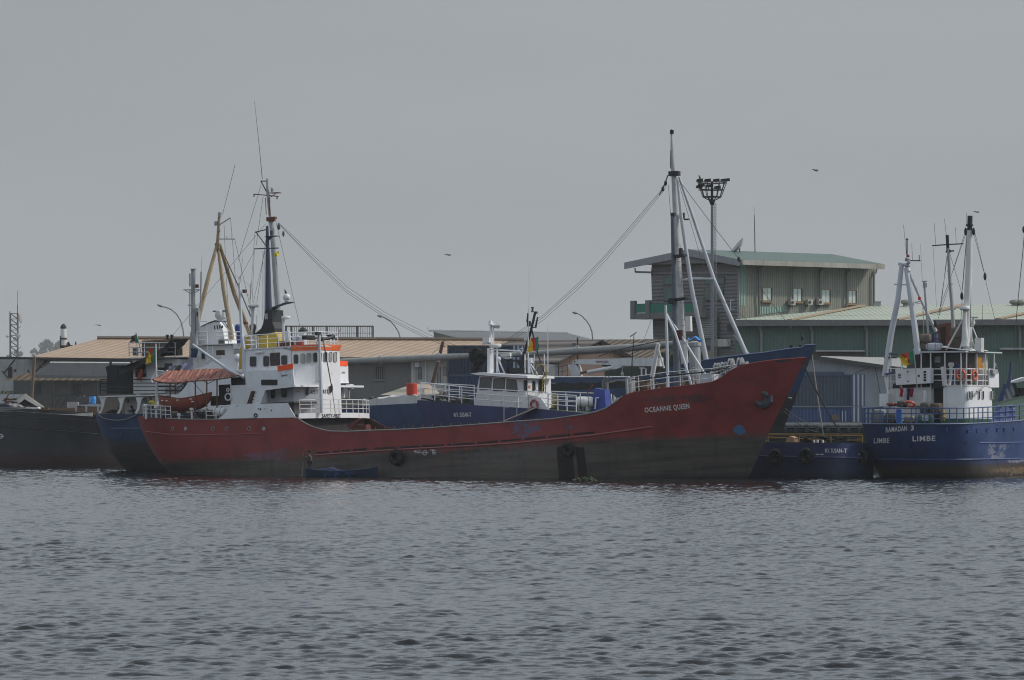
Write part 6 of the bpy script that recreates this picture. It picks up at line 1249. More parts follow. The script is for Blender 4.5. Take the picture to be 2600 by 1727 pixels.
for x0, x1, c__, lab in ((2284, 2292, (.45, .02, .03), 'red cloth hanging leftmost on the line of the right blue ship'), (2293, 2302, (.6, .6, .66), 'white cloth hanging between the red and dark ones on the right blue ship'), (2302, 2309, (.03, .025, .05), 'dark cloth hanging between the white and crimson ones on the right ship'), (2309, 2318, (.25, .02, .06), 'crimson cloth hanging rightmost on the line of the right blue ship')): cloth(gs, x0, 987, x1, 1008 if x0 != 2302 else 1016, -uA+1.2, lab, c__, 'shirt')
cloth(g, 2481, 908, 2493, 937, HWg-.1, 'orange life jacket hung in the open bridge of the right blue ship', (.48, .20, .01), 'life_jacket')
# bundles and drums on the right ship
def bundle(fr, x0, y0, x1, y1, v, label, mat, n=9, name='bundle'):
    c0 = fr.v((x0+x1)/2, (y0+y1)/2, v); t = fr.thing(name, label, 'bundle', c0, 'bundles on the right blue ship'); a_ = t.v(x0, y1, 0); b_ = t.v(x1, y0, 0); w_ = b_.x-a_.x; h_ = b_.z-a_.z
    rn = random.Random(int(x0+y0)); m_ = MB()
    def sq(u_, p_): return math.copysign(abs(u_)**p_, u_)
    def f(i, j):
        th = 2*math.pi*i; ph = math.pi*(j-.5); e_ = .45; k_ = 1+.05*math.sin(5*th+7*j)+.04*math.sin(11*th+3)
        return V((w_/2*sq(math.cos(ph), e_)*sq(math.cos(th), e_)*k_, .45*sq(math.cos(ph), e_)*sq(math.sin(th), e_)*k_, h_/2*sq(math.sin(ph), e_)*(1+.06*math.sin(3*th))))
    m_.grid(f, 29, 13); m_.part(t, 'wrapping', mat, True)
    for q in (-.3, .3): m_ = MB(); m_.tube([V((w_*q+.02*math.sin(5*z_), -.5, h_*.5*z_)) for z_ in (-.9, -.4, 0, .4, .9)], .02, 4); m_.part(t, 'lashing', ROPE)
SACK = paint('sackcloth', (.16, .13, .10), .9, .4, .2)
bundle(gs, 2325, 848, 2366, 871, -uA-.5, 'square brown bale on the awning, topmost of the two beneath the white leg', SACK)
bundle(gs, 2322, 871, 2357, 891, -uA-.5, 'flattened brown bale on the awning under the square bale', SACK)
bundle(gs, 2416, 830, 2461, 860, -uA-1.4, 'brown sacking bundle on the awning right of the brown funnel, upper one', SACK)
bundle(gs, 2414, 858, 2458, 889, -uA-1.4, 'brown sacking bundle on the awning right of the brown funnel, lower one', paint('sackcloth_dark', (.10, .08, .065), .9, .4))
bundle(gs, 2355, 871, 2389, 890, -uA-.3, 'white and blue cloth bundle on the awning under the blue drum', paint('white_cloth', (.5, .5, .55), .8, .3), name='cloth_bundle')
GR_ = paint('net_grey', (.07, .065, .06), .9, .5); 
bundle(gs, 2282, 1018, 2301, 1034, -1.8, 'dark net bundle on the stern deck left of the tilted orange lifebuoy', GR_)
bundle(gs, 2215, 1040, 2252, 1078, -.9, 'grey plastic wrapped bundle at the left stern corner of the right ship', paint('plastic_wrap', (.20, .20, .20), .5, .4))
bundle(gs, 2340, 1022, 2362, 1052, -1.8, 'dark heap in the stern well just left of the dark doorway', GR_)
bundle(gs, 2366, 1024, 2390, 1050, -1.8, 'brownish heap inside the dark doorway of the right ship', paint('heap_brown', (.08, .06, .05), .9, .5))
bundle(gs, 2250, 1050, 2280, 1074, -.9, 'tangled dark heap on the stern deck right of the grey plastic bundle', GR_)
bundle(gs, 2300, 1056, 2325, 1075, -.9, 'pale coiled rope heap on the stern deck under the tilted lifebuoy', paint('coil_rope', (.22, .20, .17), .9, .5), name='rope_heap')
def barrel(fr, x0, y0, x1, y1, v, label, mat, group=None, name='drum'):
    a_ = fr.v(x0, y1, v); b_ = fr.v(x1, y0, v); rr = (b_.x-a_.x)/2; h_ = b_.z-a_.z; t = fr.thing(name, label, 'drum', ((a_.x+b_.x)/2, a_.y, a_.z), group)
    MB().lathe([(rr*.96, 0), (rr, .02), (rr, h_*.32), (rr*1.04, h_*.34), (rr, h_*.36), (rr, h_*.64), (rr*1.04, h_*.66), (rr, h_*.68), (rr, h_-.02), (rr*.96, h_)], (0, 0, 0), 16).part(t, 'body', mat, True)
    MB().lathe([(0, h_+.01), (rr*.9, h_+.01), (rr*.9, h_-.03)], (0, 0, 0), 16).part(t, 'lid', mat)
barrel(gs, 2367, 848, 2382, 878, -uA-.8, 'dark blue drum with white top on the awning of the right ship', paint('drum_blue', (.03, .05, .13), .5))
barrel(gs, 2386, 1042, 2399, 1068, -2.6, 'yellow and black drum on the stern deck beside the white deckhouse', paint('drum_yellow', (.30, .20, .03), .6, .3, .6, (.05, .04, .03)))
for x0, x1, y0, lab in ((2223, 2239, 1060, 'green gas bottle leftmost on the right ship stern deck'), (2331, 2341, 1053, 'green gas bottle behind the middle of the blue stern rail'), (2358, 2368, 1053, 'green gas bottle rightmost on the stern deck, beside the doorway')): barrel(gs, x0, y0, x1, 1074, -.9, lab, paint('bottle_green', (.03, .09, .05), .6), 'green bottles on the right ship', 'gas_bottle')
t = barrel(b, 1033, 973.5, 1058, 1003, 3.0, 'bright red oil drum standing by the beige canvas tent', paint('drum_red', (.55, .05, .025), .5, .15, .2))
barrel(k, 229, 1007, 244, 1029, .5, 'bright blue plastic drum on the deck of the black ship', paint('drum_bright', (.03, .25, .62), .4, .15, .1), None, 'plastic_drum')
# gangway from the red coaster up to the work boat
gw = s.thing('gangway', 'narrow wooden gangway sloping from the red coaster up to the work boat', 'gangway', s.v(1277, 1069, 4.4))
a = gw.v(1279, 1070, 0); e = gw.v(1365, 1034, -1.2); mb = MB(); dr = (e-a); sd = V((dr.y, -dr.x, 0)).normalized()*.35
mb.prism([a-sd, a+sd, e+sd, e-sd], V((0, 0, .07))); mb.part(gw, 'tread', WOOD)
mb = MB()
for sg in (-1, 1): mb.tube([a+sd*sg, e+sd*sg], .06, 5)
for k_ in range(9): q = a.lerp(e, k_/8); mb.tube([q-sd, q+sd], .03, 4)
mb.part(gw, 'side_beam', paint('pale_wood', (.30, .26, .22), .8, .3, .3))
mb = MB()
for t_, h_ in ((0, 1.15), (.38, 1.0), (.72, 1.25), (.9, 1.0)): q = a.lerp(e, t_)+sd*-1; mb.tube([q, q+V((0, 0, h_))], .035, 5)
q = [a+sd*-1+V((0, 0, 1.0)), a.lerp(e, .38)+sd*-1+V((0, 0, .8)), a.lerp(e, .72)+sd*-1+V((0, 0, 1.0)), e+sd*-1+V((0, 0, .9))]; mb.tube(q, .015, 4); mb.part(gw, 'stanchion', GREYM)
# ---------------------------------------------------------------- people: one skinned body each, clothes as its children
def skin(fr, name, J, E, R_d, mat, parent=None, sub=2, rootv=0):
    me = bpy.data.meshes.new(name); me.from_pydata([tuple(V(p)) for p in J], E, []); o = bpy.data.objects.new(name, me); COL.objects.link(o)
    o.modifiers.new('skin', 'SKIN'); ms = o.modifiers.new('sub', 'SUBSURF'); ms.levels = sub; ms.render_levels = sub
    for i, sv in enumerate(me.skin_vertices[0].data):
        sv.radius = R_d[i] if isinstance(R_d[i], tuple) else (R_d[i], R_d[i]); sv.use_root = (i == rootv)
    dg = bpy.context.evaluated_depsgraph_get(); dg.update(); m2 = bpy.data.meshes.new_from_object(o.evaluated_get(dg)); m2.name = name
    bpy.data.objects.remove(o); m2.materials.clear(); m2.materials.append(mat); m2.polygons.foreach_set('use_smooth', [True]*len(m2.polygons))
    q = bpy.data.objects.new(name, m2); COL.objects.link(q); q.parent = parent or fr.root; return q
SKIN = paint('skin', (.07, .04, .028), .6, .1, 0)
def person(fr, P, label, pose, shirt, trousers, cap=None, face=1):
    t = fr.thing('person', label, 'person', P); J = pose
    names = ['pelvis', 'waist', 'chest', 'neck', 'head', 'crown', 'shL', 'elL', 'haL', 'shR', 'elR', 'haR', 'hipL', 'knL', 'anL', 'toL', 'hipR', 'knR', 'anR', 'toR']
    idx = {n: i for i, n in enumerate(names)}; pts_ = [J[n] for n in names]
    E = [('pelvis', 'waist'), ('waist', 'chest'), ('chest', 'neck'), ('neck', 'head'), ('head', 'crown'), ('chest', 'shL'), ('shL', 'elL'), ('elL', 'haL'), ('chest', 'shR'), ('shR', 'elR'), ('elR', 'haR'), ('pelvis', 'hipL'), ('hipL', 'knL'), ('knL', 'anL'), ('anL', 'toL'), ('pelvis', 'hipR'), ('hipR', 'knR'), ('knR', 'anR'), ('anR', 'toR')]
    rad = dict(pelvis=(.15, .11), waist=(.14, .10), chest=(.17, .11), neck=.055, head=.10, crown=.085, shL=.07, elL=.045, haL=.035, shR=.07, elR=.045, haR=.035, hipL=.10, knL=.06, anL=.042, toL=.04, hipR=.10, knR=.06, anR=.042, toR=.04)
    body = skin(t, 'body', pts_, [(idx[a_], idx[b_]) for a_, b_ in E], [rad[n] for n in names], SKIN)
    # face, ears and hands
    hd = V(J['head']); up = (V(J['crown'])-hd).normalized(); fw_ = V(J['face']).normalized(); sd_ = fw_.cross(up)
    m_ = MB(); m_.ball(hd+fw_*.10-up*.0, .018, (1, 1, 1.5), 6)
    for sg in (-1, 1): m_.ball(hd+sd_*sg*.098, .022, (.6, .8, 1.3), 6)
    m_.part(t, 'nose_and_ears', SKIN, True, parent=body)
    m_ = MB()
    for sg in (-1, 1): m_.ball(hd+fw_*.088+sd_*sg*.035+up*.025, .012, (1, 1, 1), 6)
    m_.tube([hd+fw_*.088-up*.05-sd_*.025, hd+fw_*.093-up*.052, hd+fw_*.088-up*.05+sd_*.025], .007, 4); m_.part(t, 'eyes_and_mouth', BLACK, parent=body)
    for h_, e_ in (('haL', 'elL'), ('haR', 'elR')):
        w_ = V(J[h_]); d_ = (w_-V(J[e_])).normalized(); s_ = d_.cross(up).normalized(); n_ = s_.cross(d_)
        m_ = MB()
        for f_, (o_, l_) in enumerate(((-.03, .065), (-.01, .08), (.01, .075), (.03, .055))): b0 = w_+d_*.05+s_*o_; m_.tube([w_+d_*.01+s_*o_*.7, b0, b0+d_*l_*.55-n_*.02, b0+d_*l_*.7-n_*.055], [.014, .012, .010, .008], 5)
        m_.tube([w_+s_*.03, w_+s_*.055+d_*.035-n_*.01, w_+s_*.05+d_*.06-n_*.035], [.014, .011, .009], 5); m_.part(t, 'fingers', SKIN, True, parent=body)
    sub_ = lambda ns, es, rr, mat, nm: skin(t, nm, [J[n] for n in ns], [(ns.index(a_), ns.index(b_)) for a_, b_ in es], rr, mat)
    mid = lambda a_, b_, q: V(J[a_]).lerp(V(J[b_]), q)
    J2 = dict(J); J2['slL'] = mid('shL', 'elL', .85); J2['slR'] = mid('shR', 'elR', .85); J2['hem'] = mid('pelvis', 'waist', .15)
    ns = ['hem', 'waist', 'chest', 'nk', 'shL', 'slL', 'shR', 'slR']; J2['nk'] = mid('chest', 'neck', .7)
    skin(t, 'shirt', [J2[n] for n in ns], [(0, 1), (1, 2), (2, 3), (2, 4), (4, 5), (2, 6), (6, 7)], [(.175, .135), (.165, .125), (.195, .135), .075, .09, .07, .09, .07], shirt)
    ns = ['pelvis', 'hipL', 'knL', 'cL', 'hipR', 'knR', 'cR']; J2['cL'] = mid('knL', 'anL', .85); J2['cR'] = mid('knR', 'anR', .85)
    skin(t, 'trousers', [J2[n] for n in ns], [(0, 1), (1, 2), (2, 3), (0, 4), (4, 5), (5, 6)], [(.17, .13), .12, .085, .07, .12, .085, .07], trousers)
    m_ = MB(); hm_ = cap or paint('hair', (.012, .010, .010), .9, .2, 0)
    m_.ball(hd+up*.06-fw_*.012, .112, (1, 1, .85), 10)
    if cap: m_.prism([hd+up*.06+fw_*.09-sd_*.07, hd+up*.06+fw_*.09+sd_*.07, hd+up*.05+fw_*.18+sd_*.05, hd+up*.05+fw_*.18-sd_*.05], up*.012)
    m_.part(t, 'cap' if cap else 'hair', hm_, True)
    return t
# blue canoe with a standing poler
p = HR.hit(868, 1205); cn_w = Frame(RF0.w((p.x, p.y-2.4, p.z))); c0 = cn_w.O; c0.z = 0
base = Frame(c0, -8)
cn = base.thing('canoe', 'long low blue wooden canoe alongside the red hull', 'canoe', (0, 0, 0))
a = cn.v(776, 1198, 0); e = cn.v(960, 1191, 0); mb = MB(); inn = MB(); Lc = e.x-a.x
def cnp(i, j, inset=0):
    t = i/24; th = -math.pi/2+math.pi*j/10; w_ = .52*(1-abs(2*t-1)**3.5)**.8+.02; sh = .42+.25*abs(2*t-1)**2.5+.12*t
    return V((a.x+Lc*t, (w_-inset)*math.sin(th), sh-(sh+.25-inset)*math.cos(th)**.8 if math.cos(th) > 0 else sh))
mb.grid(lambda i, j: cnp(round(i*24), round(j*10)), 25, 11); mb.part(cn, 'hull', paint('canoe_blue', (.013, .024, .055), .7, .3, .4, (.03, .03, .03), 0, 0, .3, ((.03, .07, .19), 1.4, .58)), True)
inn.grid(lambda i, j: cnp(round(i*24), round(j*10), .05), 25, 11); inn.part(cn, 'interior', paint('canoe_inside', (.05, .06, .08), .8), True)
mb = MB(); mb.tube([cnp(i, 0) for i in range(25)], .035, 5); mb.tube([cnp(i, 10) for i in range(25)], .035, 5); mb.part(cn, 'gunwale', paint('canoe_rim', (.03, .05, .10), .6))
for t_ in (.15, .4, .65, .88):
    i = round(t_*24); q = cnp(i, 10); mb = MB(); mb.box(q.x-.12, q.x+.12, -q.y+.03, q.y-.03, q.z-.12, q.z-.08); mb.part(cn, 'thwart', WOOD)
bx = cn.w((cn.v(838, 1196, 0).x, 0, .35)); tb = Frame(bx, -8); m_ = MB()
m_.grid(lambda i, j: V((-.95+1.9*i, -.4+.8*j, .05+.33*math.sin(math.pi*i)**.6*math.sin(math.pi*j)**.5+.05*math.sin(14*i)*math.sin(math.pi*j))), 20, 9)
m_.solo(tb, 'tarpaulin_heap', paint('canoe_tarp', (.014, .024, .07), .7, .3), 'blue tarpaulin heap lying in the blue canoe', 'tarpaulin')
px_ = cn.v(787, 1195, 0).x
fig = dict(pelvis=(0, 0, .92), waist=(0, 0, 1.08), chest=(-.02, 0, 1.30), neck=(-.03, 0, 1.48), head=(-.05, 0, 1.62), crown=(-.05, 0, 1.72), shL=(-.02, .18, 1.38), elL=(-.2, .2, 1.18), haL=(-.42, .05, 1.3), shR=(-.02, -.18, 1.38), elR=(-.22, -.2, 1.12), haR=(-.45, -.06, 1.05), hipL=(0, .1, .88), knL=(.02, .12, .48), anL=(.06, .13, .08), toL=(-.1, .15, .03), hipR=(0, -.1, .88), knR=(-.03, -.12, .48), anR=(-.02, -.13, .08), toR=(-.18, -.15, .03), face=(-1, -.2, 0))
person(cn, (px_, 0, .22), 'man in a grey shirt standing in the blue canoe holding a pole', fig, paint('grey_shirt', (.09, .10, .10), .8, .2, 0), paint('dark_trousers', (.02, .02, .024), .8, .2, 0))
pw = Frame(cn.w((px_, 0, 0)), -8); m_ = MB(); m_.tube([(-.52, -.12, 1.85), (-.44, -.06, 1.3), (-.58, -.62, -.6)], .025, 6); m_.solo(pw, 'pole', WOOD, 'long punting pole held upright by the man in the canoe', 'pole')
sit = dict(pelvis=(0, 0, .55), waist=(-.06, 0, .70), chest=(-.2, 0, .90), neck=(-.27, 0, 1.06), head=(-.33, 0, 1.19), crown=(-.36, 0, 1.28), shL=(-.2, .18, .98), elL=(-.42, .2, .85), haL=(-.62, .12, .95), shR=(-.2, -.18, .98), elR=(-.42, -.22, .83), haR=(-.6, -.1, .9), hipL=(0, .1, .52), knL=(-.38, .12, .5), anL=(-.36, .13, .1), toL=(-.5, .14, .05), hipR=(0, -.1, .52), knR=(-.38, -.12, .5), anR=(-.36, -.13, .1), toR=(-.5, -.14, .05), face=(-1, -.1, -.2))
sc_ = r.v(393, 1048, 3.2); person(r, (sc_.x, sc_.y, sc_.z-.1), 'person in a yellow shirt and dark red cap leaning forward at the red ship stern', sit, paint('yellow_shirt', (.60, .50, .02), .7, .15, 0), paint('dark_trousers', (.02, .02, .024), .8, .2, 0), paint('red_cap', (.09, .015, .02), .8))
m_ = MB(); c_ = r.v(392, 1049, 3.2); m_.box(c_.x-.25, c_.x+.3, c_.y-.3, c_.y+.3, c_.z-.55, c_.z+.35); m_.part(r, 'mooring_bitt', SLATE)
p = b.v(344, 1054, 3.4); person(b, (p.x, p.y, p.z-.55), 'person in dark clothes seen head and shoulders behind the blue stern rail', sit, paint('dark_shirt', (.02, .02, .022), .8), paint('dark_trousers', (.02, .02, .024), .8, .2, 0))
# floating weed
wd_ = Q(288.7+0).v(1490, 1219, 0); wy = HY; Yw = CH*FPX/(1222-HY); c0 = V(((1492-CX)*Yw/FPX, Yw, .0)); mb = MB(); rn = random.Random(2)
for i in range(230):
    x = rn.gauss(0, .42); h_ = rn.uniform(.03, .3)*math.exp(-(x/.9)**2*.4); p = V((x, rn.gauss(0, .4), h_)); a_ = rn.uniform(0, 6.28); s_ = rn.uniform(.04, .1); d = V((math.cos(a_), math.sin(a_), rn.uniform(.2, 1.5))).normalized(); e_ = d.cross(V((0, 0, 1))).normalized()
    mb.add([p-e_*s_*.5, p+d*s_, p+e_*s_*.5, p-d*s_*.6], [(0, 1, 2, 3)])
mb.solo(Frame(c0), 'floating_weed', paint('weed_green', (.06, .085, .03), .6, .4, 0), 'small clump of green floating weed in front of the red hull', 'water plant')
# ================================================================ buildings, containers, lamps on the quay
TANR = corr('tan_roof', (.385, .27, .18), (1, .0, -2.6), .95, (.31, .215, .145), .04, .22, .6, .5)
GREYW = paint('grey_wall', (.165, .165, .165), .8, .2, .4)
WALLW = paint('whitewashed_wall', (.42, .42, .42), .75, .2, .5)
BARS = paint('dark_frame', (.05, .05, .05), .6)
def W(Y): return Q(Y)
def wbox(fr, name, mat, x0, y0, x1, y1, dep, v=0, **k_): m_ = MB(); fr.pbox(m_, x0, y0, x1, y1, v, dep); return m_.part(fr, name, mat, **k_)
def wpoly(fr, name, mat, P, dep=.1, v=0, **k_): m_ = MB(); fr.poly(m_, P, v, dep); return m_.part(fr, name, mat, **k_)
# long warehouse with the tan ribbed roof
wh = W(392).thing('warehouse', 'long low warehouse with a tan ribbed roof behind the coasters', 'building')
rz = -11.0
mb = MB(); e0 = wh.v(60, 911, 1.2); e1 = wh.v(1330, 907, 1.2); r0 = wh.v(247, 861, rz); r1 = wh.v(1330, 865, rz)
mb.add([e0, e1, r1, r0], [(0, 1, 2, 3)]); rr0 = r0+V((6, 14, -3.2)); mb.add([r0, r1, r1+V((0, 14, -3.2)), rr0], [(0, 1, 2, 3)]); mb.part(wh, 'roof', TANR)
mb = MB(); mb.tube([r0+V((0, 0, .1)), r1+V((0, 0, .1))], .22, 6); mb.part(wh, 'roof_ridge', paint('ridge_brown', (.15, .12, .10), .7))
wpoly(wh, 'fascia', paint('fascia_dark', (.055, .05, .048), .8, .3), [(-60, 905), (300, 910), (620, 908), (1330, 906), (1330, 912), (620, 915), (330, 923), (110, 913), (-60, 912)], .2, 1.3)
wbox(wh, 'wall', GREYW, 300, 913, 1045, 1075, .3, 0); wbox(wh, 'wall', WALLW, 1043, 912, 1330, 1075, .3, 0.03)
wbox(wh, 'wall', WALLW, -120, 910, 300, 1075, .3, 0.0)
for x0, x1, y0, y1 in ((952, 975, 932, 963), (1061, 1071, 933, 963), (1110, 1119, 932, 975), (1126, 1134, 932, 955)):
    f_ = wbox(wh, 'window', BARS, x0, y0, x1, y1, .1, .08); m_ = MB()
    for q in np.linspace(x0+2, x1-2, 5): wh.tube(m_, [(q, y0+1), (q, y1-1)], .02, .12, 4)
    m_.part(wh, 'window_bars', GREYM, parent=f_)
wbox(wh, 'window_sill', WALLW, 949, 964, 978, 966, .25, .2)
wbox(wh, 'door', BARS, 20, 932, 31, 960, .1, .06)
mb = MB()
for P in (((12, 946), (38, 913)), ((6, 942), (20, 960)), ((90, 944), (122, 912)), ((100, 930), (106, 933)), ((70, 939), (75, 947))): wh.tube(mb, list(P), .08, .6, 5)
mb.part(wh, 'eave_strut', paint('strut_brown', (.06, .05, .045), .8))
wbox(wh, 'wall_box', RUSTY, 35, 938, 41, 944, .2, .1)
for x0, x1 in ((1047, 1052), (1079, 1083)): wbox(wh, 'drain_pipe', WHITE2, x0, 912, x0+2, 1000, .1, .15)
wbox(wh, 'air_conditioner', PALE, 1053, 920, 1064, 932, .5, .5)
# posts, wires in front of it
def pole(Y, P, rad, label, mat, extra=None, name='wooden_pole'):
    q = W(Y).v(*P[0], 0); t = W(Y).thing(name, label, 'pole', q); m_ = MB(); m_.tube(t.pts(P), rad, 7); m_.part(t, 'post', mat)
    if extra: extra(t)
pole(380, [(80, 1030), (82, 990), (88, 905)], .16, 'dark wooden pole in front of the small grey house', WOOD)
def _arms(t): m_ = MB(); t.tube(m_, [(1117, 877), (1131, 880)], .06); t.tube(m_, [(1124, 875), (1090, 905), (1066, 920)], .02, 0, 4); m_.part(t, 'crossarm', WOOD)
pole(383, [(1098, 976), (1110, 930), (1125, 867)], [.2, .19, .15], 'leaning brown pole in front of the long warehouse wall', paint('pole_brown', (.10, .06, .045), .8), _arms)
# rail platform on the warehouse roof
pf = W(405).thing('roof_platform', 'concrete and steel railing frame standing on the warehouse roof', 'railing'); CONC = paint('frame_grey', (.14, .14, .135), .8, .2, .3)
for x in (724, 737, 792, 828, 905, 945): wbox(pf, 'post', CONC, x, 829, x+4, 868, .5, .2)
mb = MB(); pf.pbox(mb, 722, 827, 948, 830, .2, .5); pf.pbox(mb, 722, 858, 948, 862, .2, .5); mb.part(pf, 'beam', CONC)
mb = MB()
for x in np.arange(742, 946, 5.6): pf.tube(mb, [(x, 829), (x, 860)], .03, 0, 4)
pf.tube(mb, [(735, 846), (946, 846)], .03, 0, 4); pf.tube(mb, [(770, 848), (777, 853), (788, 838)], .03, .1, 4); pf.tube(mb, [(858, 848), (866, 832)], .03, .1, 4); mb.part(pf, 'bars', GREYM)
# small grey house
sh = W(384).thing('house', 'small grey house with a pale hipped roof and tan eaves', 'building')
wpoly(sh, 'roof', paint('slate_roof', (.22, .22, .225), .7, .15, .2), [(127, 921), (330, 922), (340, 956), (84, 952)], .1, 1.0); wpoly(sh, 'roof_fascia', paint('roof_edge', (.16, .16, .16), .7), [(84, 952), (340, 956), (340, 962), (84, 960)], .2, 1.05)
m_ = MB(); sh.tube(m_, [(127, 920.5), (330, 921.5)], .08, 1.0, 5); m_.part(sh, 'roof_ridge', WHITE2)
wpoly(sh, 'awning_roof', corr('eave_sheet', (.46, .33, .22), (1, 0, -1.5), .7, (.25, .17, .11), .03), [(6, 966), (40, 957), (82, 945), (86, 960), (270, 962), (340, 963), (340, 966)], .12, 1.6)
wbox(sh, 'wall', paint('house_grey', (.105, .105, .105), .85, .25, .4), 34, 966, 345, 1075, 5, 0)
for x0, x1 in ((84, 105), (185, 211)):
    f_ = wbox(sh, 'window', BARS, x0, 974, x1, 1001, .1, .06); m_ = MB(); sh.pbox(m_, (x0+x1)/2, 976, x1-1.5, 999, .09, .04); m_.part(sh, 'pane', GLASS, parent=f_)
for x in (134, 173, 208, 247): m_ = MB(); sh.tube(m_, [(x, 964), (x, 1045)], .07, 1.5, 6); m_.part(sh, 'veranda_post', BARS)
m_ = MB(); sh.tube(m_, [(134, 1004), (250, 1004)], .05, 1.5); sh.tube(m_, [(140, 1035), (155, 1006)], .05, 1.5); sh.tube(m_, [(152, 1036), (172, 1006)], .05, 1.5); m_.part(sh, 'veranda_rail', BARS)
# bush at the left edge
bt = W(381).thing('bush', 'low dark green bush beside the small grey house', 'bush', W(381).v(14, 1000, 0)); m_ = MB(); rn = random.Random(12)
for i in range(700):
    c_ = V((rn.gauss(0, .75), rn.gauss(0, .5), rn.uniform(-.9, .25)*1.0)); e_ = V((rn.gauss(0, 1), rn.gauss(0, 1), rn.gauss(0, 1))).normalized(); d_ = e_.cross(V((rn.gauss(0, 1), rn.gauss(0, 1), rn.gauss(0, 1)))).normalized(); s_ = rn.uniform(.04, .12); m_.add([c_+e_*s_, c_+d_*s_*.6, c_-e_*s_, c_-d_*s_*.6], [(0, 1, 2, 3)])
m_.part(bt, 'foliage', paint('bush_green', (.035, .05, .025), .8, .4, 0)); m_ = MB(); m_.tube([(0, 0, -1.6), (0, 0, .1)], .06, 5); m_.tube([(0, 0, -1.4), (.5, 0, 0)], .04, 5); m_.part(bt, 'stem', WOOD)
# grey hall behind, brown roofed house, tan shed
gh = W(450).thing('hall', 'large hall with a low dark grey roof behind the long warehouse', 'building')
m_ = MB(); P = [gh.v(1090, 840, -4), gh.v(1442, 846, -4), gh.v(1520, 866, 8), gh.v(1182, 864, 8)]; m_.add(P, [(0, 1, 2, 3)]); m_.part(gh, 'roof', paint('hall_roof', (.125, .13, .135), .7, .1, .1))
m_ = MB(); P = [gh.v(1100, 842, -3.8), gh.v(1182, 862, 7.9), gh.v(1182, 905, 7.9), gh.v(1110, 905, -3.8)]; m_.add(P, [(0, 1, 2, 3)]); m_.part(gh, 'gable', corr('hall_gable', (.16, .16, .16), (1, .4, 0), .5))
m_ = MB(); P = [gh.v(1182, 864, 7.9), gh.v(1520, 866, 7.9), gh.v(1520, 930, 7.9), gh.v(1182, 930, 7.9)]; m_.add(P, [(0, 1, 2, 3)]); m_.part(gh, 'wall', GREYW)
m_ = MB(); gh.tube(m_, [(1089, 839.5), (1442, 845.5)], .12, -4, 5); gh.tube(m_, [(1086, 830), (1087, 842)], .03, -4, 4); m_.part(gh, 'roof_ridge', GREYM)
bh = W(372).thing('house', 'brown ribbed roof house with a pink gable wall behind the crane', 'building')
GA = (1527, 866)
m_ = MB(); ap_ = bh.v(*GA, 0); lf = bh.v(1417, 922, 0); rt = bh.v(1604, 907, 0); bk_ = V((-8.6, 6.5, 0))
m_.prism([ap_, lf, lf+bk_, ap_+bk_], V((0, 0, .12))); m_.part(bh, 'roof', corr('brown_roof', (.20, .165, .145), (.6, .8, 0), .62, (.10, .08, .07), .05, .2, .6, .4))
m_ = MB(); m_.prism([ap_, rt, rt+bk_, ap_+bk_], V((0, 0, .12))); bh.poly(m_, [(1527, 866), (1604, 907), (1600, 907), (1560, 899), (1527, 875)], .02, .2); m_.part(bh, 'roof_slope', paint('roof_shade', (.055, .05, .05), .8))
m_ = MB(); bh.poly(m_, [(1527, 868), (1604, 908), (1604, 1000), (1419, 1000), (1419, 922)], -.6, .3); m_.part(bh, 'gable_wall', paint('pink_plaster', (.44, .29, .225), .8, .1, .2))
wpoly(bh, 'wall', GREYW, [(1330, 915), (1420, 920), (1420, 1000), (1330, 1000)], .3, -.8)
wbox(bh, 'wall_panel', WALLW, 1385, 925, 1416, 975, .2, -.5); wbox(bh, 'green_panel', paint('panel_green', (.17, .30, .23), .7), 1415, 955, 1430, 972, .2, .2)
tn = W(400).thing('shed', 'pale tan roofed shed between the brown house and the green building', 'building')
wpoly(tn, 'roof', corr('pale_tan_roof', (.52, .40, .31), (1, 0, -2), .7, (.38, .28, .21), .03), [(1505, 862), (1690, 862), (1700, 910), (1540, 910)], .15, 0); wbox(tn, 'wall', WALLW, 1545, 905, 1690, 990, .2, -.3)
def _lampbox(t): m_ = MB(); t.poly(m_, [(1452, 872), (1463, 871), (1461, 880), (1455, 880)], .1, .3); m_.part(t, 'lamp_head', SLATE)
pole(362, [(1466.5, 955), (1466.5, 857)], .07, 'thin dark pole with a hooded lamp by the pink wall', BLACK, _lampbox, 'lamp_pole')
# stacked containers: one box each
def container(fr, x0, y0, x1, y1, label, mat, v=0, dep=2.4, doors=None, dx=None):
    q = fr.v(x0, y1, v); t = fr.thing('container', label, 'container', q, 'shipping containers on the quay')
    a_ = t.v(x0, y1, 0); b_ = t.v(x1, y0, 0); m_ = MB(); m_.box(a_.x+.06, b_.x-.06, .04, dep, a_.z+.06, b_.z-.06); m_.part(t, 'side_wall', mat)
    m_ = MB()
    for z_ in (a_.z+.06, b_.z-.06): m_.box(a_.x, b_.x, 0, .14, z_-.08, z_+.06)
    for x_ in (a_.x+.07, b_.x-.07): m_.box(x_-.08, x_+.08, 0, .16, a_.z, b_.z)
    m_.part(t, 'frame', paint('container_frame', (.05, .07, .11), .6))
    if doors:
        m_ = MB(); d0 = t.v(doors[0], y1, 0).x; m_.box(d0, b_.x-.02, -.05, .06, a_.z+.02, b_.z-.02); o_ = m_.part(t, 'end_panel', corr('container_end', (.06, .09, .17), (1, 0, 0), .36, (.50, .52, .55), .04, .1, .5, .2, True))
    return t
CN1 = corr('container_navy', (.032, .042, .075), (1, 0, 0), .30, None, .04, .2, .6, .3); CN2 = corr('container_blue', (.035, .055, .12), (1, 0, 0), .30, None, .04, .2, .6, .3); CN3 = corr('container_slate', (.055, .075, .105), (1, 0, 0), .30, None, .04, .2, .6, .3)
K1 = Q(352)
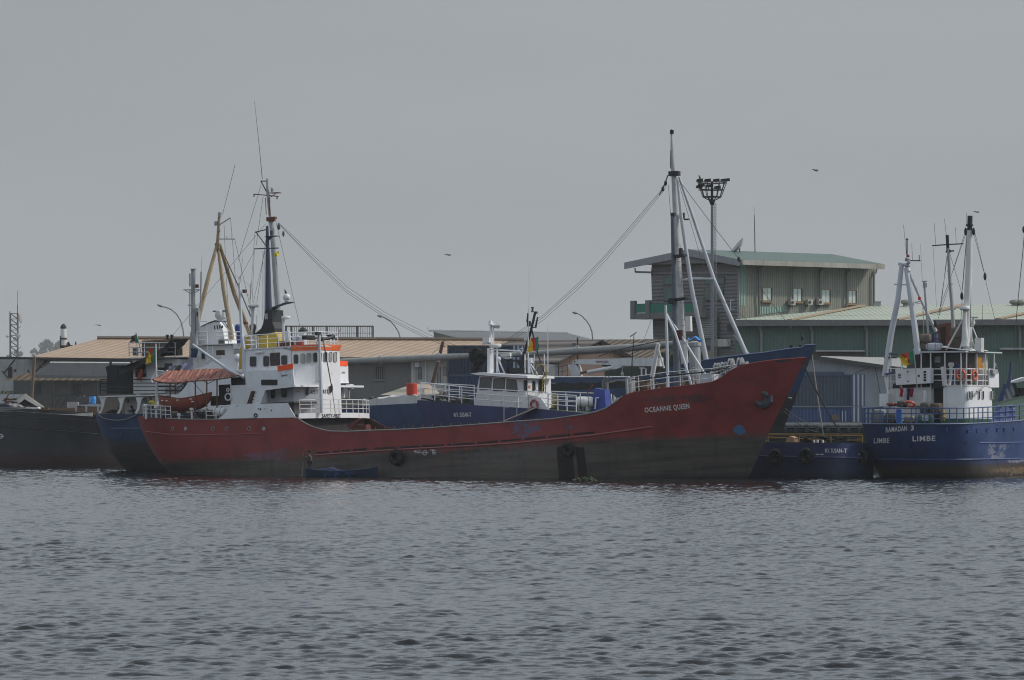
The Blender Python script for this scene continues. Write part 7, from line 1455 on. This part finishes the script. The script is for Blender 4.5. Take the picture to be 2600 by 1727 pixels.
container(K1, 1136, 877, 1330, 952, 'dark navy container, upper one of the stack behind the work boat wheelhouse', CN1, 0, 2.4, (1302,))
container(K1, 1136, 953, 1330, 1032, 'dark navy container, lower one of the stack behind the work boat wheelhouse', CN2, .1, 2.4)
K2 = Q(346)
container(K2, 1975, 951, 2196, 1031, 'slate blue container with a ribbed end, upper of two right of the bows', CN3, 0, 2.4, (2161,))
lowc = container(K2, 1975, 1033, 2188, 1072, 'bright blue container under the slate one right of the bows', corr('container_bright', (.045, .085, .20), (1, 0, 0), .30, None, .04, .2, .6, .2), 0, 2.4, (2161,))
m_ = MB(); m_.lathe([(0, .03), (.3, .03), (.3, 0)], lowc.v(2121, 1059, .0), 16, 0, (0, -1, 0)); m_.part(lowc, 'round_emblem', paint('emblem_tan', (.16, .13, .09), .7, .4))
m_ = MB()
for x in (2138.5, 2147): lowc.pbox(m_, x, 1044, x+1.2, 1070, .02, .03)
m_.part(lowc, 'stripe', LETTER)
# quay fendering and rails below the coping on the right
m_ = MB()
for x in range(1990, 2260, 27): QF.pbox(m_, x, 1078, x+7, 1098, .75, .3)
m_.part(qw, 'fender_block', paint('fender_grey', (.16, .16, .16), .8, .3))
m_ = MB()
for y in (1082, 1093, 1102): QF.tube(m_, [(1960, y), (2270, y)], .06, 1.0, 5)
m_.part(qw, 'fender_rail', paint('rail_dark', (.05, .05, .05), .8))
# grey white arched shed
ar = W(362).thing('shed', 'pale blue grey shed with a shallow curved roof behind the blue containers', 'building')
AW = paint('shed_wall', (.26, .29, .33), .8, .15, .3)
wpoly(ar, 'wall', AW, [(1940, 930), (2060, 914), (2084, 911), (2110, 914), (2250, 932), (2420, 952), (2420, 1075), (1940, 1075)], .4, -.3)
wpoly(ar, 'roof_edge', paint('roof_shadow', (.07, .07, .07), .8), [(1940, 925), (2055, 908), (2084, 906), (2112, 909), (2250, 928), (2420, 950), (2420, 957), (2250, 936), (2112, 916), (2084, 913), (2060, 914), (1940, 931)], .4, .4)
m_ = MB(); P = [ar.v(2084, 905.5, .4), ar.v(2112, 908.5, .4), ar.v(2250, 927.5, .4), ar.v(2420, 949, .4)]; Bk = [ar.v(2084, 904.5, -8), ar.v(2130, 905, -8), ar.v(2270, 908, -8), ar.v(2440, 911, -8)]
m_.add(P+Bk, [(i, i+1, i+5, i+4) for i in range(3)]); m_.part(ar, 'roof', paint('shed_roof', (.30, .29, .28), .6, .15, .2))
wbox(ar, 'window_strip', paint('shed_blue', (.06, .10, .15), .6), 2040, 944, 2144, 951, .1, -.1)
m_ = MB(); ar.tube(m_, [(2170, 948), (2230, 925)], .03, .1, 4); ar.tube(m_, [(2222, 930), (2235, 1000)], .03, .1, 4); m_.part(ar, 'cable', BARS)
# ---------------------------------------------------------------- big green and grey building
gbx = W(396).v(1873, 665, 0); GBF = Frame((gbx.x, 396, 0), 38)
gb = GBF.thing('office_building', 'three storey building with grey front and green ribbed side under a green roof', 'building')
GRS = corr('green_ribbed', (.285, .30, .25), (1, 0, 0), .30, (.20, .212, .178), .05, .1, .6, .2, True); GRL = corr('green_pale', (.27, .40, .33), (1, 0, 0), .34, (.18, .30, .25), .04, .1, .6, .2)
zE = gb.v(1875, 668, 0).z; x1_ = gb.v(2222, 690, 0).x; zB = 3.5
m_ = MB(); m_.box(0, x1_, .0, 12.2, zB, zE); m_.part(gb, 'side_wall', GRS)
m_ = MB(); m_.box(.05, gb.v(1892, 700, 0).x, -.05, .1, gb.v(1890, 776, 0).z, zE-.1); m_.part(gb, 'pale_strip', GRL)
m_ = MB(); gb.poly(m_, [(1926, 779), (1998, 778), (1998, 790), (1926, 800)], .05, .1); m_.part(gb, 'pale_strip', GRL)
m_ = MB(); gb.pbox(m_, 1878, 776, 1930, 812, .04, .1); m_.part(gb, 'lower_wall', GRS)
fe = gb.turn((0, 0, 0), -90)      # end wall plane: local x runs towards the viewer's left end
FEW = corr('grey_siding', (.165, .16, .165), (0, 0, 1), .36, (.15, .145, .15), .03, .1, .7, .2)
# the end wall lies on u = 0; build it in the frame with pixel planes u = const
def upoly(P, u, th, name, mat, parent=None):
    m_ = MB(); q = [gb.u(x, y, u) for x, y in P]; m_.prism(q, V((th, 0, 0))); return m_.part(gb, name, mat, parent=parent)
upoly([(1653, 690), (1655, 672), (1750, 640), (1872, 672), (1872, 900), (1660, 900)], -.12, .1, 'end_wall', FEW)
yL = gb.u(1653, 700, -.1).y
RL = gb.u(1588, 671, -1.0); RA = gb.u(1752, 637, -1.0); RRt = gb.u(1877, 663, -1.0)
ex = gb.v(2229, 679, .8).x
m_ = MB(); zr_ = RA.z; yr = RA.y
m_.prism([V((-1.0, RRt.y-.2, RRt.z)), V((ex, RRt.y-.2, RRt.z)), V((ex, yr, zr_)), V((-1.0, yr, zr_))], V((0, 0, .15))); m_.prism([V((-1.0, RL.y, RL.z)), V((ex, RL.y, RL.z)), V((ex, yr, zr_)), V((-1.0, yr, zr_))], V((0, 0, .15))); m_.part(gb, 'roof', corr('green_roof', (.085, .128, .107), (1, 0, 0), .5, None, .012, .12, .6, .25))
m_ = MB(); m_.prism([V((-1.05, RL.y, RL.z-.5)), V((-1.05, yr, zr_-.55)), V((-1.05, RRt.y-.2, RRt.z-.5)), V((-1.05, RRt.y-.2, RRt.z+.16)), V((-1.05, yr, zr_+.17)), V((-1.05, RL.y, RL.z+.16))], V((-.12, 0, 0))); m_.part(gb, 'barge_board', paint('barge_grey', (.25, .26, .29), .6, .15, .2))
m_ = MB(); m_.box(-1, ex, RRt.y-.45, RRt.y-.15, RRt.z-.38, RRt.z+.12); m_.part(gb, 'gutter', paint('gutter_pale', (.34, .33, .30), .6, .25, .5))
m_ = MB(); m_.prism([V((-.95, RL.y, RL.z-.1)), V((-.95, yr, zr_-.12)), V((-.95, RRt.y-.2, RRt.z-.1)), V((-.1, RRt.y-.2, RRt.z-.1)), V((-.1, yr, zr_-.12)), V((-.1, RL.y, RL.z-.1))][0:3]+[V((-.1, RRt.y-.2, RRt.z-.15)), V((-.1, yr, zr_-.2)), V((-.1, RL.y, RL.z-.15))], V((0, 0, -.02))); m_.part(gb, 'soffit', paint('soffit', (.16, .16, .17), .8))
PIPE = paint('drain_grey', (.22, .23, .24), .5, .15, .2)
for x, y0, y1 in ((1929, 672, 802), (2014, 675, 784), (2084, 678, 782), (2152, 682, 778), (2220, 686, 777), (1876, 668, 810)):
    m_ = MB(); gb.tube(m_, [(x+6, y0-4), (x+5, y0+5), (x-1, y0+13), (x-1, y1-6), (x-2, y1)], .10, .25, 6); m_.part(gb, 'drain_pipe', PIPE)
WFR = paint('window_wood', (.30, .20, .11), .6); WGL = glass('sky_glass', (.50, .58, .54), .15)
for x0, x1, y0, y1 in ((1938, 1958, 732, 763), (2015, 2035, 734, 765), (2087, 2107, 737, 768), (2155, 2173, 739, 770)):
    f_ = MB(); gb.pbox(f_, x0-2, y0-2, x1+3, y1+3, .06, .2); f_ = f_.part(gb, 'window', WFR)
    m_ = MB(); gb.pbox(m_, x0, y0, (x0+x1)/2-.8, y1, .09, .05); gb.pbox(m_, (x0+x1)/2+.8, y0, x1-1, y1, .09, .05); m_.part(gb, 'pane', WGL, parent=f_)
    m_ = MB(); gb.pbox(m_, x1, y0, x1+3, y1, .1, .05); m_.part(gb, 'reveal', BARS, parent=f_); m_ = MB(); gb.pbox(m_, x0-3, y1+2.5, x1+5, y1+5, .25, .3); m_.part(gb, 'window_sill', WFR, parent=f_)
for x0, x1, y0, y1 in ((2008, 2020, 761, 775), (2052, 2064, 761, 774), (2079, 2091, 760, 774)):
    o_ = MB(); gb.pbox(o_, x0, y0, x1, y1, .55, .45); o_ = o_.part(gb, 'air_conditioner', paint('ac_white', (.50, .48, .43), .5, .15, .3)); m_ = MB(); c_ = gb.v(x0+4.5, (y0+y1)/2, .57); m_.lathe([(0, .02), (.17, .02), (.17, 0)], c_, 14, 0, (0, -1, 0)); m_.part(gb, 'fan', BARS, parent=o_)
# end wall openings
TEAL = glass('teal_glass', (.07, .12, .11), .1)
for x0, x1, y0, y1 in ((1684, 1712, 704, 722), (1686, 1712, 730, 764), (1789, 1838, 704, 721), (1789, 1835, 730, 762), (1684, 1702, 832, 855), (1700, 1712, 832, 855), (1790, 1804, 826, 856), (1815, 1826, 824, 856)):
    q = [(x0-1.5, y0-1.5), (x1+1.5, y0-1.5), (x1+1.5, y1+1.5), (x0-1.5, y1+1.5)]; f_ = upoly(q, -.2, .1, 'window', paint('end_frame', (.09, .085, .07), .6)); upoly([(x0, y0), (x1, y0), (x1, y1), (x0, y1)], -.23, .05, 'pane', TEAL, f_)
upoly([(1653, 692), (1873, 692), (1873, 695), (1653, 695)], -.3, .15, 'gutter', PIPE)
m_ = MB(); 
for P in (((1612, 681), (1614, 692), (1655, 693)), ((1612, 690), (1655, 691))): m_.tube([gb.u(x, y, -.5) for x, y in P], .07, 5)
m_.part(gb, 'eave_bracket', PIPE)
# balcony and ground terrace
BALC = paint('balcony_grey', (.17, .165, .165), .8, .15, .3); BGR = paint('balcony_green', (.02, .17, .12), .5, .15, .15)
for (y0, y1, y2), nm in (((764, 796, 811), 'balcony'), ((862, 890, 902), 'terrace')):
    uB = -1.9
    q0 = gb.u(1605, y1, uB); q1 = gb.u(1790, y1, uB); zs0 = gb.u(1605, y2, uB).z
    m_ = MB(); m_.box(uB, -.12, q1.y, q0.y, zs0, q0.z); o_ = m_.part(gb, nm+'_slab', BALC)
    zt_ = gb.u(1605, y0, uB).z
    for x in (1603, 1641, 1776):
        q = gb.u(x+3.5, y1, uB); m_ = MB(); m_.box(uB-.06, uB+.3, q.y-.33, q.y+.33, zs0, zt_); m_.part(gb, nm+'_pillar', BALC, parent=o_)
    for xa, xb in ((1610, 1640), (1649, 1707), (1735, 1774)):
        a_ = gb.u(xa, y0+8, uB+.1); b_ = gb.u(xb, y1-2, uB+.1); m_ = MB(); m_.box(uB+.05, uB+.12, b_.y, a_.y, b_.z, a_.z); m_.part(gb, nm+'_panel', BGR, parent=o_)
m_ = MB()
for k_ in range(14): q = gb.u(1795, 797+4.6*k_, -.9); m_.box(-1.3, -.5, q.y-.9, q.y+.5, q.z-.05, q.z+.05)
m_.part(gb, 'outside_stair', GREYM)
m_ = MB(); P = [gb.u(1855, 762, -.6), gb.u(1855, 786, -.6)]; m_.tube(P, .05, 5); m_.tube([P[0], gb.u(1864, 763, -.6)], .04, 5); m_.tube([P[1], gb.u(1864, 785, -.6)], .04, 5); m_.part(gb, 'hand_rail', WHITE2)
upoly([(1822, 861), (1846, 861), (1846, 880), (1822, 880)], -.7, .5, 'air_conditioner', paint('ac_white', (.50, .48, .43), .5, .15, .3)); upoly([(1794, 860), (1815, 860), (1815, 878), (1794, 878)], -.6, .4, 'air_conditioner', GREYM); upoly([(1846, 824), (1862, 824), (1862, 841), (1846, 841)], -.3, .15, 'vent_grille', BARS)
# dish and whip aerial on its roof
dq = gb.thing('satellite_dish', 'grey satellite dish on the ridge of the green roof', 'dish', gb.v(1878, 640, -5)); m_ = MB(); ax_ = V((-.63, .38, .6)).normalized()
m_.lathe([(.02, 0), (.4, .06), (.8, .22), (1.05, .42), (1.0, .42), (.75, .26), (.3, .1), (.02, .06)], (0, 0, .35), 18, 0, ax_); m_.part(dq, 'reflector', GREYM, True); m_ = MB(); m_.tube([(0, 0, -.3), (0, 0, .5)], .07, 6); m_.part(dq, 'mount', SLATE)
aq = gb.thing('aerial', 'thin tall whip aerial on the ridge of the green roof', 'aerial', gb.v(1917, 641, -5)); m_ = MB(); m_.tube(aq.pts([(1917, 641), (1916, 580), (1915, 545)]), [.05, .045, .035], 5); m_.part(aq, 'mast', WIRE); m_ = MB(); m_.tube(aq.pts([(1915, 545), (1914.5, 523)]), .018, 4); m_.part(aq, 'whip', WIRE)
# ---------------------------------------------------------------- long green warehouse
gw_ = W(378).thing('warehouse', 'long green warehouse with pale green roof and roof ventilators behind the right ship', 'building')
GWL = corr('dark_green_sheet', (.09, .15, .125), (1, 0, 0), .30, (.083, .138, .115), .02, .15, .6, .35)
wbox(gw_, 'wall', GWL, 1866, 812, 2800, 904, .3, 0); wbox(gw_, 'lower_wall', paint('warehouse_base', (.15, .14, .14), .8, .2, .3), 1866, 893, 2190, 1075, .3, .04); wbox(gw_, 'wall', GWL, 2190, 904, 2800, 1075, .3, .02)
m_ = MB(); P = [gw_.v(1868, 816, 1.0), gw_.v(2800, 812, 1.0), gw_.v(2800, 771, -24), gw_.v(2225, 776, -24), gw_.v(1868, 811, -2.0)]; m_.add(P, [(0, 1, 2, 3, 4)]); m_.part(gw_, 'roof', corr('pale_green_roof', (.34, .37, .29), (1, 0, 0), .5, None, .02, .08, .5, .2))
m_ = MB(); gw_.poly(m_, [(1866, 813.5), (2800, 810), (2800, 825), (1866, 828)], 1.05, .25); m_.part(gw_, 'gutter', paint('gutter_grey', (.17, .165, .165), .7, .25, .4))
for xa, ya, xb, yb in ((1998, 813, 2186, 778), (2270, 812, 2445, 774), (2527, 810, 2700, 774)):
    m_ = MB(); A_ = gw_.v(xa, ya+1, .7); B_ = gw_.v(xb, yb, -22); m_.prism([A_, A_+V((.5, 0, 0)), B_+V((.5, 0, .05)), B_+V((0, 0, .05))], V((0, 0, .12))); m_.part(gw_, 'roof_strip', paint('strip_tan', (.32, .24, .16), .7, .2, .3))
m_ = MB(); A_ = gw_.v(1990, 797, -11); m_.tube([gw_.v(1960, 804, -6.5), gw_.v(2600, 797, -9.5)], .05, 4); m_.part(gw_, 'roof_seam', paint('seam', (.20, .21, .17), .7))
for x in (1933, 2062, 2201, 2410, 2590): m_ = MB(); gw_.tube(m_, [(x-3, 827), (x-3, 834), (x, 840), (x, 905)], .13, .3, 6); m_.part(gw_, 'drain_pipe', PIPE)
m_ = MB(); gw_.pbox(m_, 2070, 889, 2196, 893, .9, .8); gw_.pbox(m_, 2540, 883, 2700, 888, .9, .8); m_.part(gw_, 'canopy', GREYM)
for k_, (x, lab) in enumerate(((2301, 'round metal roof ventilator left of the right ship masts'), (2577, 'round metal roof ventilator at the right edge, left one of two touching'), (2592, 'round metal roof ventilator at the right edge, right one of two touching'))):
    vt = gw_.thing('roof_ventilator', lab, 'ventilator', gw_.v(x, 776, -22), 'roof ventilators'); m_ = MB(); m_.lathe([(.32, -.1), (.32, .12), (.52, .22), (.58, .38), (.5, .52), (.2, .6), (.02, .62)], (0, 0, 0), 16); m_.part(vt, 'turbine', paint('turbine_metal', (.24, .23, .21), .45, .2, .3), True); m_ = MB(); m_.lathe([(.36, -.3), (.36, 0)], (0, 0, 0), 12); m_.part(vt, 'base', GREYM)
ck = gw_.thing('roof_box', 'small grey box on the roof edge beside the green building corner', 'roof box', gw_.v(2229, 776, -23)); m_ = MB(); m_.box(-.28, .28, -.2, .2, -.2, .35); m_.part(ck, 'box', GREYM); m_ = MB(); m_.box(-.32, .32, -.24, .24, .35, .4); m_.part(ck, 'lid', SLATE)
# ---------------------------------------------------------------- high mast and street lamps
hmst = W(370).thing('floodlight_mast', 'tall floodlight mast with a ring of lamps beside the grey building', 'lamp', W(370).v(1808, 1000, 0))
m_ = MB(); m_.tube(hmst.pts([(1808, 1000), (1808, 700), (1808, 512)]), [.15, .14, .115], 12); m_.part(hmst, 'pole', paint('mast_steel', (.20, .21, .24), .5, .15, .2), True)
m_ = MB(); 
for q in (1813, 1818): hmst.tube(m_, [(q, 515), (q, 930)], .03, .1, 4)
for k_ in range(110): hmst.tube(m_, [(1813, 516+3.7*k_), (1818, 516+3.7*k_)], .018, .1, 4)
m_.part(hmst, 'ladder', PIPE)
m_ = MB(); c_ = hmst.v(1808, 500, 0); zt_ = hmst.v(1808, 464, 0).z; rb_, rt_ = .85, 1.32
for R__, z_ in ((rb_, c_.z), (rt_, zt_), ((rb_+rt_)/2, (c_.z+zt_)/2)): m_.torus((0+c_.x, c_.y, z_), R__, .05, (0, 0, 1), 22, 5)
for q in range(12): a_ = math.pi*q/6; m_.tube([V((c_.x+rb_*math.cos(a_), c_.y+rb_*math.sin(a_), c_.z)), V((c_.x+rt_*math.cos(a_), c_.y+rt_*math.sin(a_), zt_))], .035, 4)
for q in range(6): a_ = math.pi*q/3; m_.tube([V((c_.x, c_.y, c_.z-.45)), V((c_.x+rb_*math.cos(a_), c_.y+rb_*math.sin(a_), c_.z))], .05, 4)
m_.tube([V((c_.x, c_.y, c_.z-.4)), V((c_.x, c_.y, zt_+.1))], .12, 8); m_.lathe([(.15, -.75), (.3, -.4), (.3, -.3)], c_, 10); m_.part(hmst, 'lamp_basket', BLACK)
for x, y in ((1776, 459), (1796, 459), (1818, 459), (1837, 459), (1844, 458), (1775, 475), (1799, 473), (1821, 477), (1779, 472)):
    q = hmst.v(x, y, .4 if x % 2 else -.4); m_ = MB(); m_.prism([q+V((-.3, -.2, -.12)), q+V((.34, -.2, -.06)), q+V((.30, -.2, .2)), q+V((-.26, -.2, .13))], V((0, .4, 0))); m_.tube([q, q+V((0, 0, -.35))], .04, 4); m_.part(hmst, 'floodlight', BLACK)
def street_lamp(Y, foot, arc_, head, label):
    t = W(Y).thing('street_lamp', label, 'street lamp', W(Y).v(*foot, 0), 'street lamps behind the warehouse'); m_ = MB(); P = t.pts([foot]+arc_); m_.tube(P, [.1]+[.075]*(len(P)-2)+[.05], 7); m_.part(t, 'pole', PIPE)
    a_ = t.v(*head[0], 0); b_ = t.v(*head[1], 0); d_ = (b_-a_); m_ = MB(); n_ = V((-d_.z, 0, d_.x)).normalized(); 
    m_.grid(lambda i, j: a_+d_*i+n_*(.13*math.sin(math.pi*min(1, i*.9+.1))**.6*math.cos(2*math.pi*j))+V((0, .13*math.sin(math.pi*min(1, i*.9+.1))**.6*math.sin(2*math.pi*j), 0)), 8, 11); m_.part(t, 'lamp_head', paint('lamp_grey', (.20, .20, .20), .5), True)
street_lamp(430, (467, 950), [(467, 864), (465, 838), (459, 815), (449, 798), (435, 786), (420, 780), (412, 778.5)], [(414, 779.5), (398, 773.5)], 'curved street lamp left of the white mast, over the tan roof')
street_lamp(430, (1017, 950), [(1017, 861), (1012, 843), (1002, 827), (992, 816), (980, 809), (970, 804)], [(971, 805), (957, 801)], 'curved street lamp between the railing frame and the grey hall')
street_lamp(430, (1505, 950), [(1505, 861), (1503, 842), (1497, 826), (1488, 813), (1477, 802), (1465, 795.5)], [(1466, 796), (1452.5, 793)], 'curved street lamp right of the work boat, over the grey hall')
# lattice tower with dishes
lt = W(520).thing('lattice_tower', 'grey lattice radio tower with white dishes at the far left', 'tower', W(520).v(36, 930, 0)); m_ = MB()
c4 = [lambda y, sx=sx, sy=sy: V((lt.v(35.5+sx*9.5*(1 if y < 800 else 1.0), y, 0).x, sy*.48, lt.v(35, y, 0).z)) for sx in (-1, 1) for sy in (-1, 1)]
for f_ in c4: m_.tube([f_(950), f_(796)], .06, 5)
ys_ = list(range(796, 940, 14))
for ya, yb in zip(ys_, ys_[1:]):
    for i, j in ((0, 2), (1, 3), (0, 1), (2, 3)): m_.tube([c4[i](ya), c4[j](yb)], .035, 4); m_.tube([c4[i](ya), c4[j](ya)], .03, 4)
m_.part(lt, 'lattice', paint('tower_grey', (.20, .20, .20), .6)); m_ = MB(); lt.tube(m_, [(44.5, 800), (44.5, 775)], .05, .5); lt.tube(m_, [(44.5, 778), (44.5, 740)], .025, .5, 4); lt.tube(m_, [(25, 796), (25, 790)], .05, .5); lt.tube(m_, [(47, 833), (52, 831), (52, 824)], .03, .5, 4); lt.tube(m_, [(47, 885), (52, 883), (52, 877)], .03, .5, 4); m_.part(lt, 'aerial', WIRE)
for x, y, R__, ax_ in ((51, 806, .75, (1, -.25, 0)), (38, 860, .22, (0, -1, 0)), (45.5, 853, .3, (.5, -1, 0)), (21, 854, .18, (-1, -.3, 0))):
    m_ = MB(); m_.lathe([(.02, -.1), (R__*.6, -.02), (R__, .12), (R__*.95, .2), (.02, .26)], lt.v(x, y, .6), 14, 0, ax_); m_.part(lt, 'dish', paint('dish_grey', (.36, .36, .36), .5), True)
# white chimney with dark cap and red bands
ch = W(430).thing('chimney', 'white chimney with dark ragged cap and red bands behind the tan roof', 'chimney', W(430).v(161, 900, 0)); m_ = MB(); z0_ = ch.v(161, 900, 0).z; z1_ = ch.v(161, 834, 0).z; S_ = 430/FPX
m_.lathe([(9*S_, z0_), (8.2*S_, (z0_+z1_)/2), (7.2*S_, z1_)], (0, 0, 0), 14); m_.part(ch, 'shaft', WHITE2, True); m_ = MB(); m_.lathe([(7.4*S_, z1_-.05), (8*S_, z1_+.1), (6.4*S_, z1_+.3), (2.5*S_, z1_+.48), (1*S_, z1_+.5)], (0, 0, 0), 10); m_.part(ch, 'cap', paint('cap_dark', (.06, .05, .045), .9, .4))
for ya, yb in ((877, 884), (858, 862)):
    m_ = MB(); m_.lathe([(9.1*S_, ch.v(161, yb, 0).z), (9*S_, ch.v(161, ya, 0).z)], (0, 0, 0), 14); m_.part(ch, 'band', MAROON)
m_ = MB(); ch.tube(m_, [(153, 853), (153, 880)], .05, .3); ch.poly(m_, [(170, 884), (171, 869), (175, 868), (178, 876), (190, 877), (191, 868), (193, 867), (194, 877), (188, 880), (176, 881), (172, 886)], .2, .3); m_.part(ch, 'roof_gear', BLACK)
# birds
def bird(px, py, Y, span, bank, label, dark=True):
    q = W(Y).v(px, py, 0); t = W(Y).thing('bird', label, 'bird', q, 'birds in the sky'); m_ = MB(); m_.lathe([(.01, -.15), (.03, -.06), (.04, 0), (.03, .08), (.032, .11), (.01, .15)], (0, 0, 0), 8, 0, (1, .2, 0)); BM = paint('bird_dark', (.03, .028, .025), .8)
    body = m_.part(t, 'body', BM, True)
    for sg in (-1, 1):
        m_ = MB(); m_.prism([V((.06, 0, 0)), V((-.10, 0, 0)), V((-.12+sg*.1, sg*span*.25, bank*.5)), V((-.16+sg*.22, sg*span*.5, bank*.4)), V((-.02+sg*.16, sg*span*.3, bank*.55))], V((0, 0, .015))); m_.part(t, 'wing', BM)
    m_ = MB(); m_.prism([V((-.13, -.02, 0)), V((-.13, .02, 0)), V((-.23, .045, 0)), V((-.23, -.045, 0))], V((0, 0, .015))); m_.part(t, 'tail', BM)
bird(1140, 648, 300, .62, .12, 'dark bird gliding in the sky above the middle of the red ship')
bird(2073, 434, 300, .5, .2, 'dark bird high in the sky above the green roofed building')
bird(2482, 539, 300, .5, .1, 'dark bird in the sky beside the black topped mast at the right')
bird(252, 826, 330, .55, .05, 'dark bird low in the sky left of the curved street lamp')
def perched(fr, P, label):
    t = fr.thing('bird', label, 'bird', P); m_ = MB(); m_.lathe([(.02, 0), (.08, .06), (.09, .16), (.06, .26), (.055, .32), (.02, .38)], (0, 0, 0), 8, 0, (-.35, 0, 1)); bd_ = m_.part(t, 'body', BLACK, True); m_ = MB(); m_.tube([(-.14, 0, .35), (-.22, 0, .34)], [.02, .004], 5); m_.part(t, 'beak', BLACK); m_ = MB(); m_.prism([V((.02, -.04, .05)), V((.02, .04, .05)), V((.2, .05, -.08)), V((.2, -.05, -.08))], V((0, 0, .02))); m_.part(t, 'tail', BLACK)
perched(r, r.v(727, 747, 0), 'dark bird perched on the white dome of the red ship mast')
perched(hmst, hmst.v(1778, 455, .3), 'dark bird perched on the left lamp of the floodlight mast')
# vessel and vehicle at the right picture edge
re_ = W(322); rv = re_.thing('work_boat', 'partly visible boat with white roofed cabin and blue crane post at the right edge', 'boat', re_.v(2575, 1060, 0))
m_ = MB(); rv.poly(m_, [(2563, 972), (2578, 966), (2605, 957), (2700, 952), (2700, 962), (2606, 966), (2580, 972)], .5, 3); m_.part(rv, 'cabin_roof', WHITE2); m_ = MB(); rv.poly(m_, [(2548, 1000), (2565, 978), (2575, 972), (2578, 1000), (2562, 1030), (2540, 1030)], .2, .3); m_.part(rv, 'ribbed_panel', corr('ribbed_white', (.42, .43, .45), (1, 0, .4), .45, (.18, .19, .22), .05))
m_ = MB(); rv.tube(m_, [(2568, 918), (2564, 960), (2556, 985)], [.1, .16, .2], .4, 8); rv.tube(m_, [(2553, 976), (2536, 1025)], .2, .5, 6); m_.part(rv, 'crane_post', paint('post_navy', (.03, .045, .13), .5))
m_ = MB(); rv.pbox(m_, 2566, 985, 2700, 1012, -1, .3); rv.tube(m_, [(2574, 968), (2583, 1000), (2590, 1005)], .12, .3); rv.pbox(m_, 2592, 985, 2604, 1008, .2, .5); m_.part(rv, 'cabin', DARK)
m_ = MB(); rv.pbox(m_, 2572, 1006, 2700, 1034, .2, 2); m_.part(rv, 'engine_hood', paint('hood_ochre', (.16, .105, .03), .6, .3, .5, (.03, .03, .03))); m_ = MB(); rv.pbox(m_, 2530, 1034, 2720, 1075, .6, 3); rv.pbox(m_, 2540, 1075, 2720, 1200, -.4, 4); m_.part(rv, 'hull', paint('pale_hull', (.40, .36, .32), .7, .25, .4)); m_ = MB(); rv.pbox(m_, 2595, 1066, 2720, 1080, .7, .3); m_.part(rv, 'red_strake', REDP)
m_ = MB(); rv.tube(m_, [(2602, 580), (2597, 640), (2583, 780), (2574, 900)], .03, .3, 4); rv.tube(m_, [(2582, 1028), (2592, 1065)], .04, .7, 4); m_.part(rv, 'rigging', WIRE); m_ = MB(); m_.ball(rv.v(2599, 583, .3), .2, (.6, .6, 1.4), 7); m_.part(rv, 'pulley_block', BLACK)
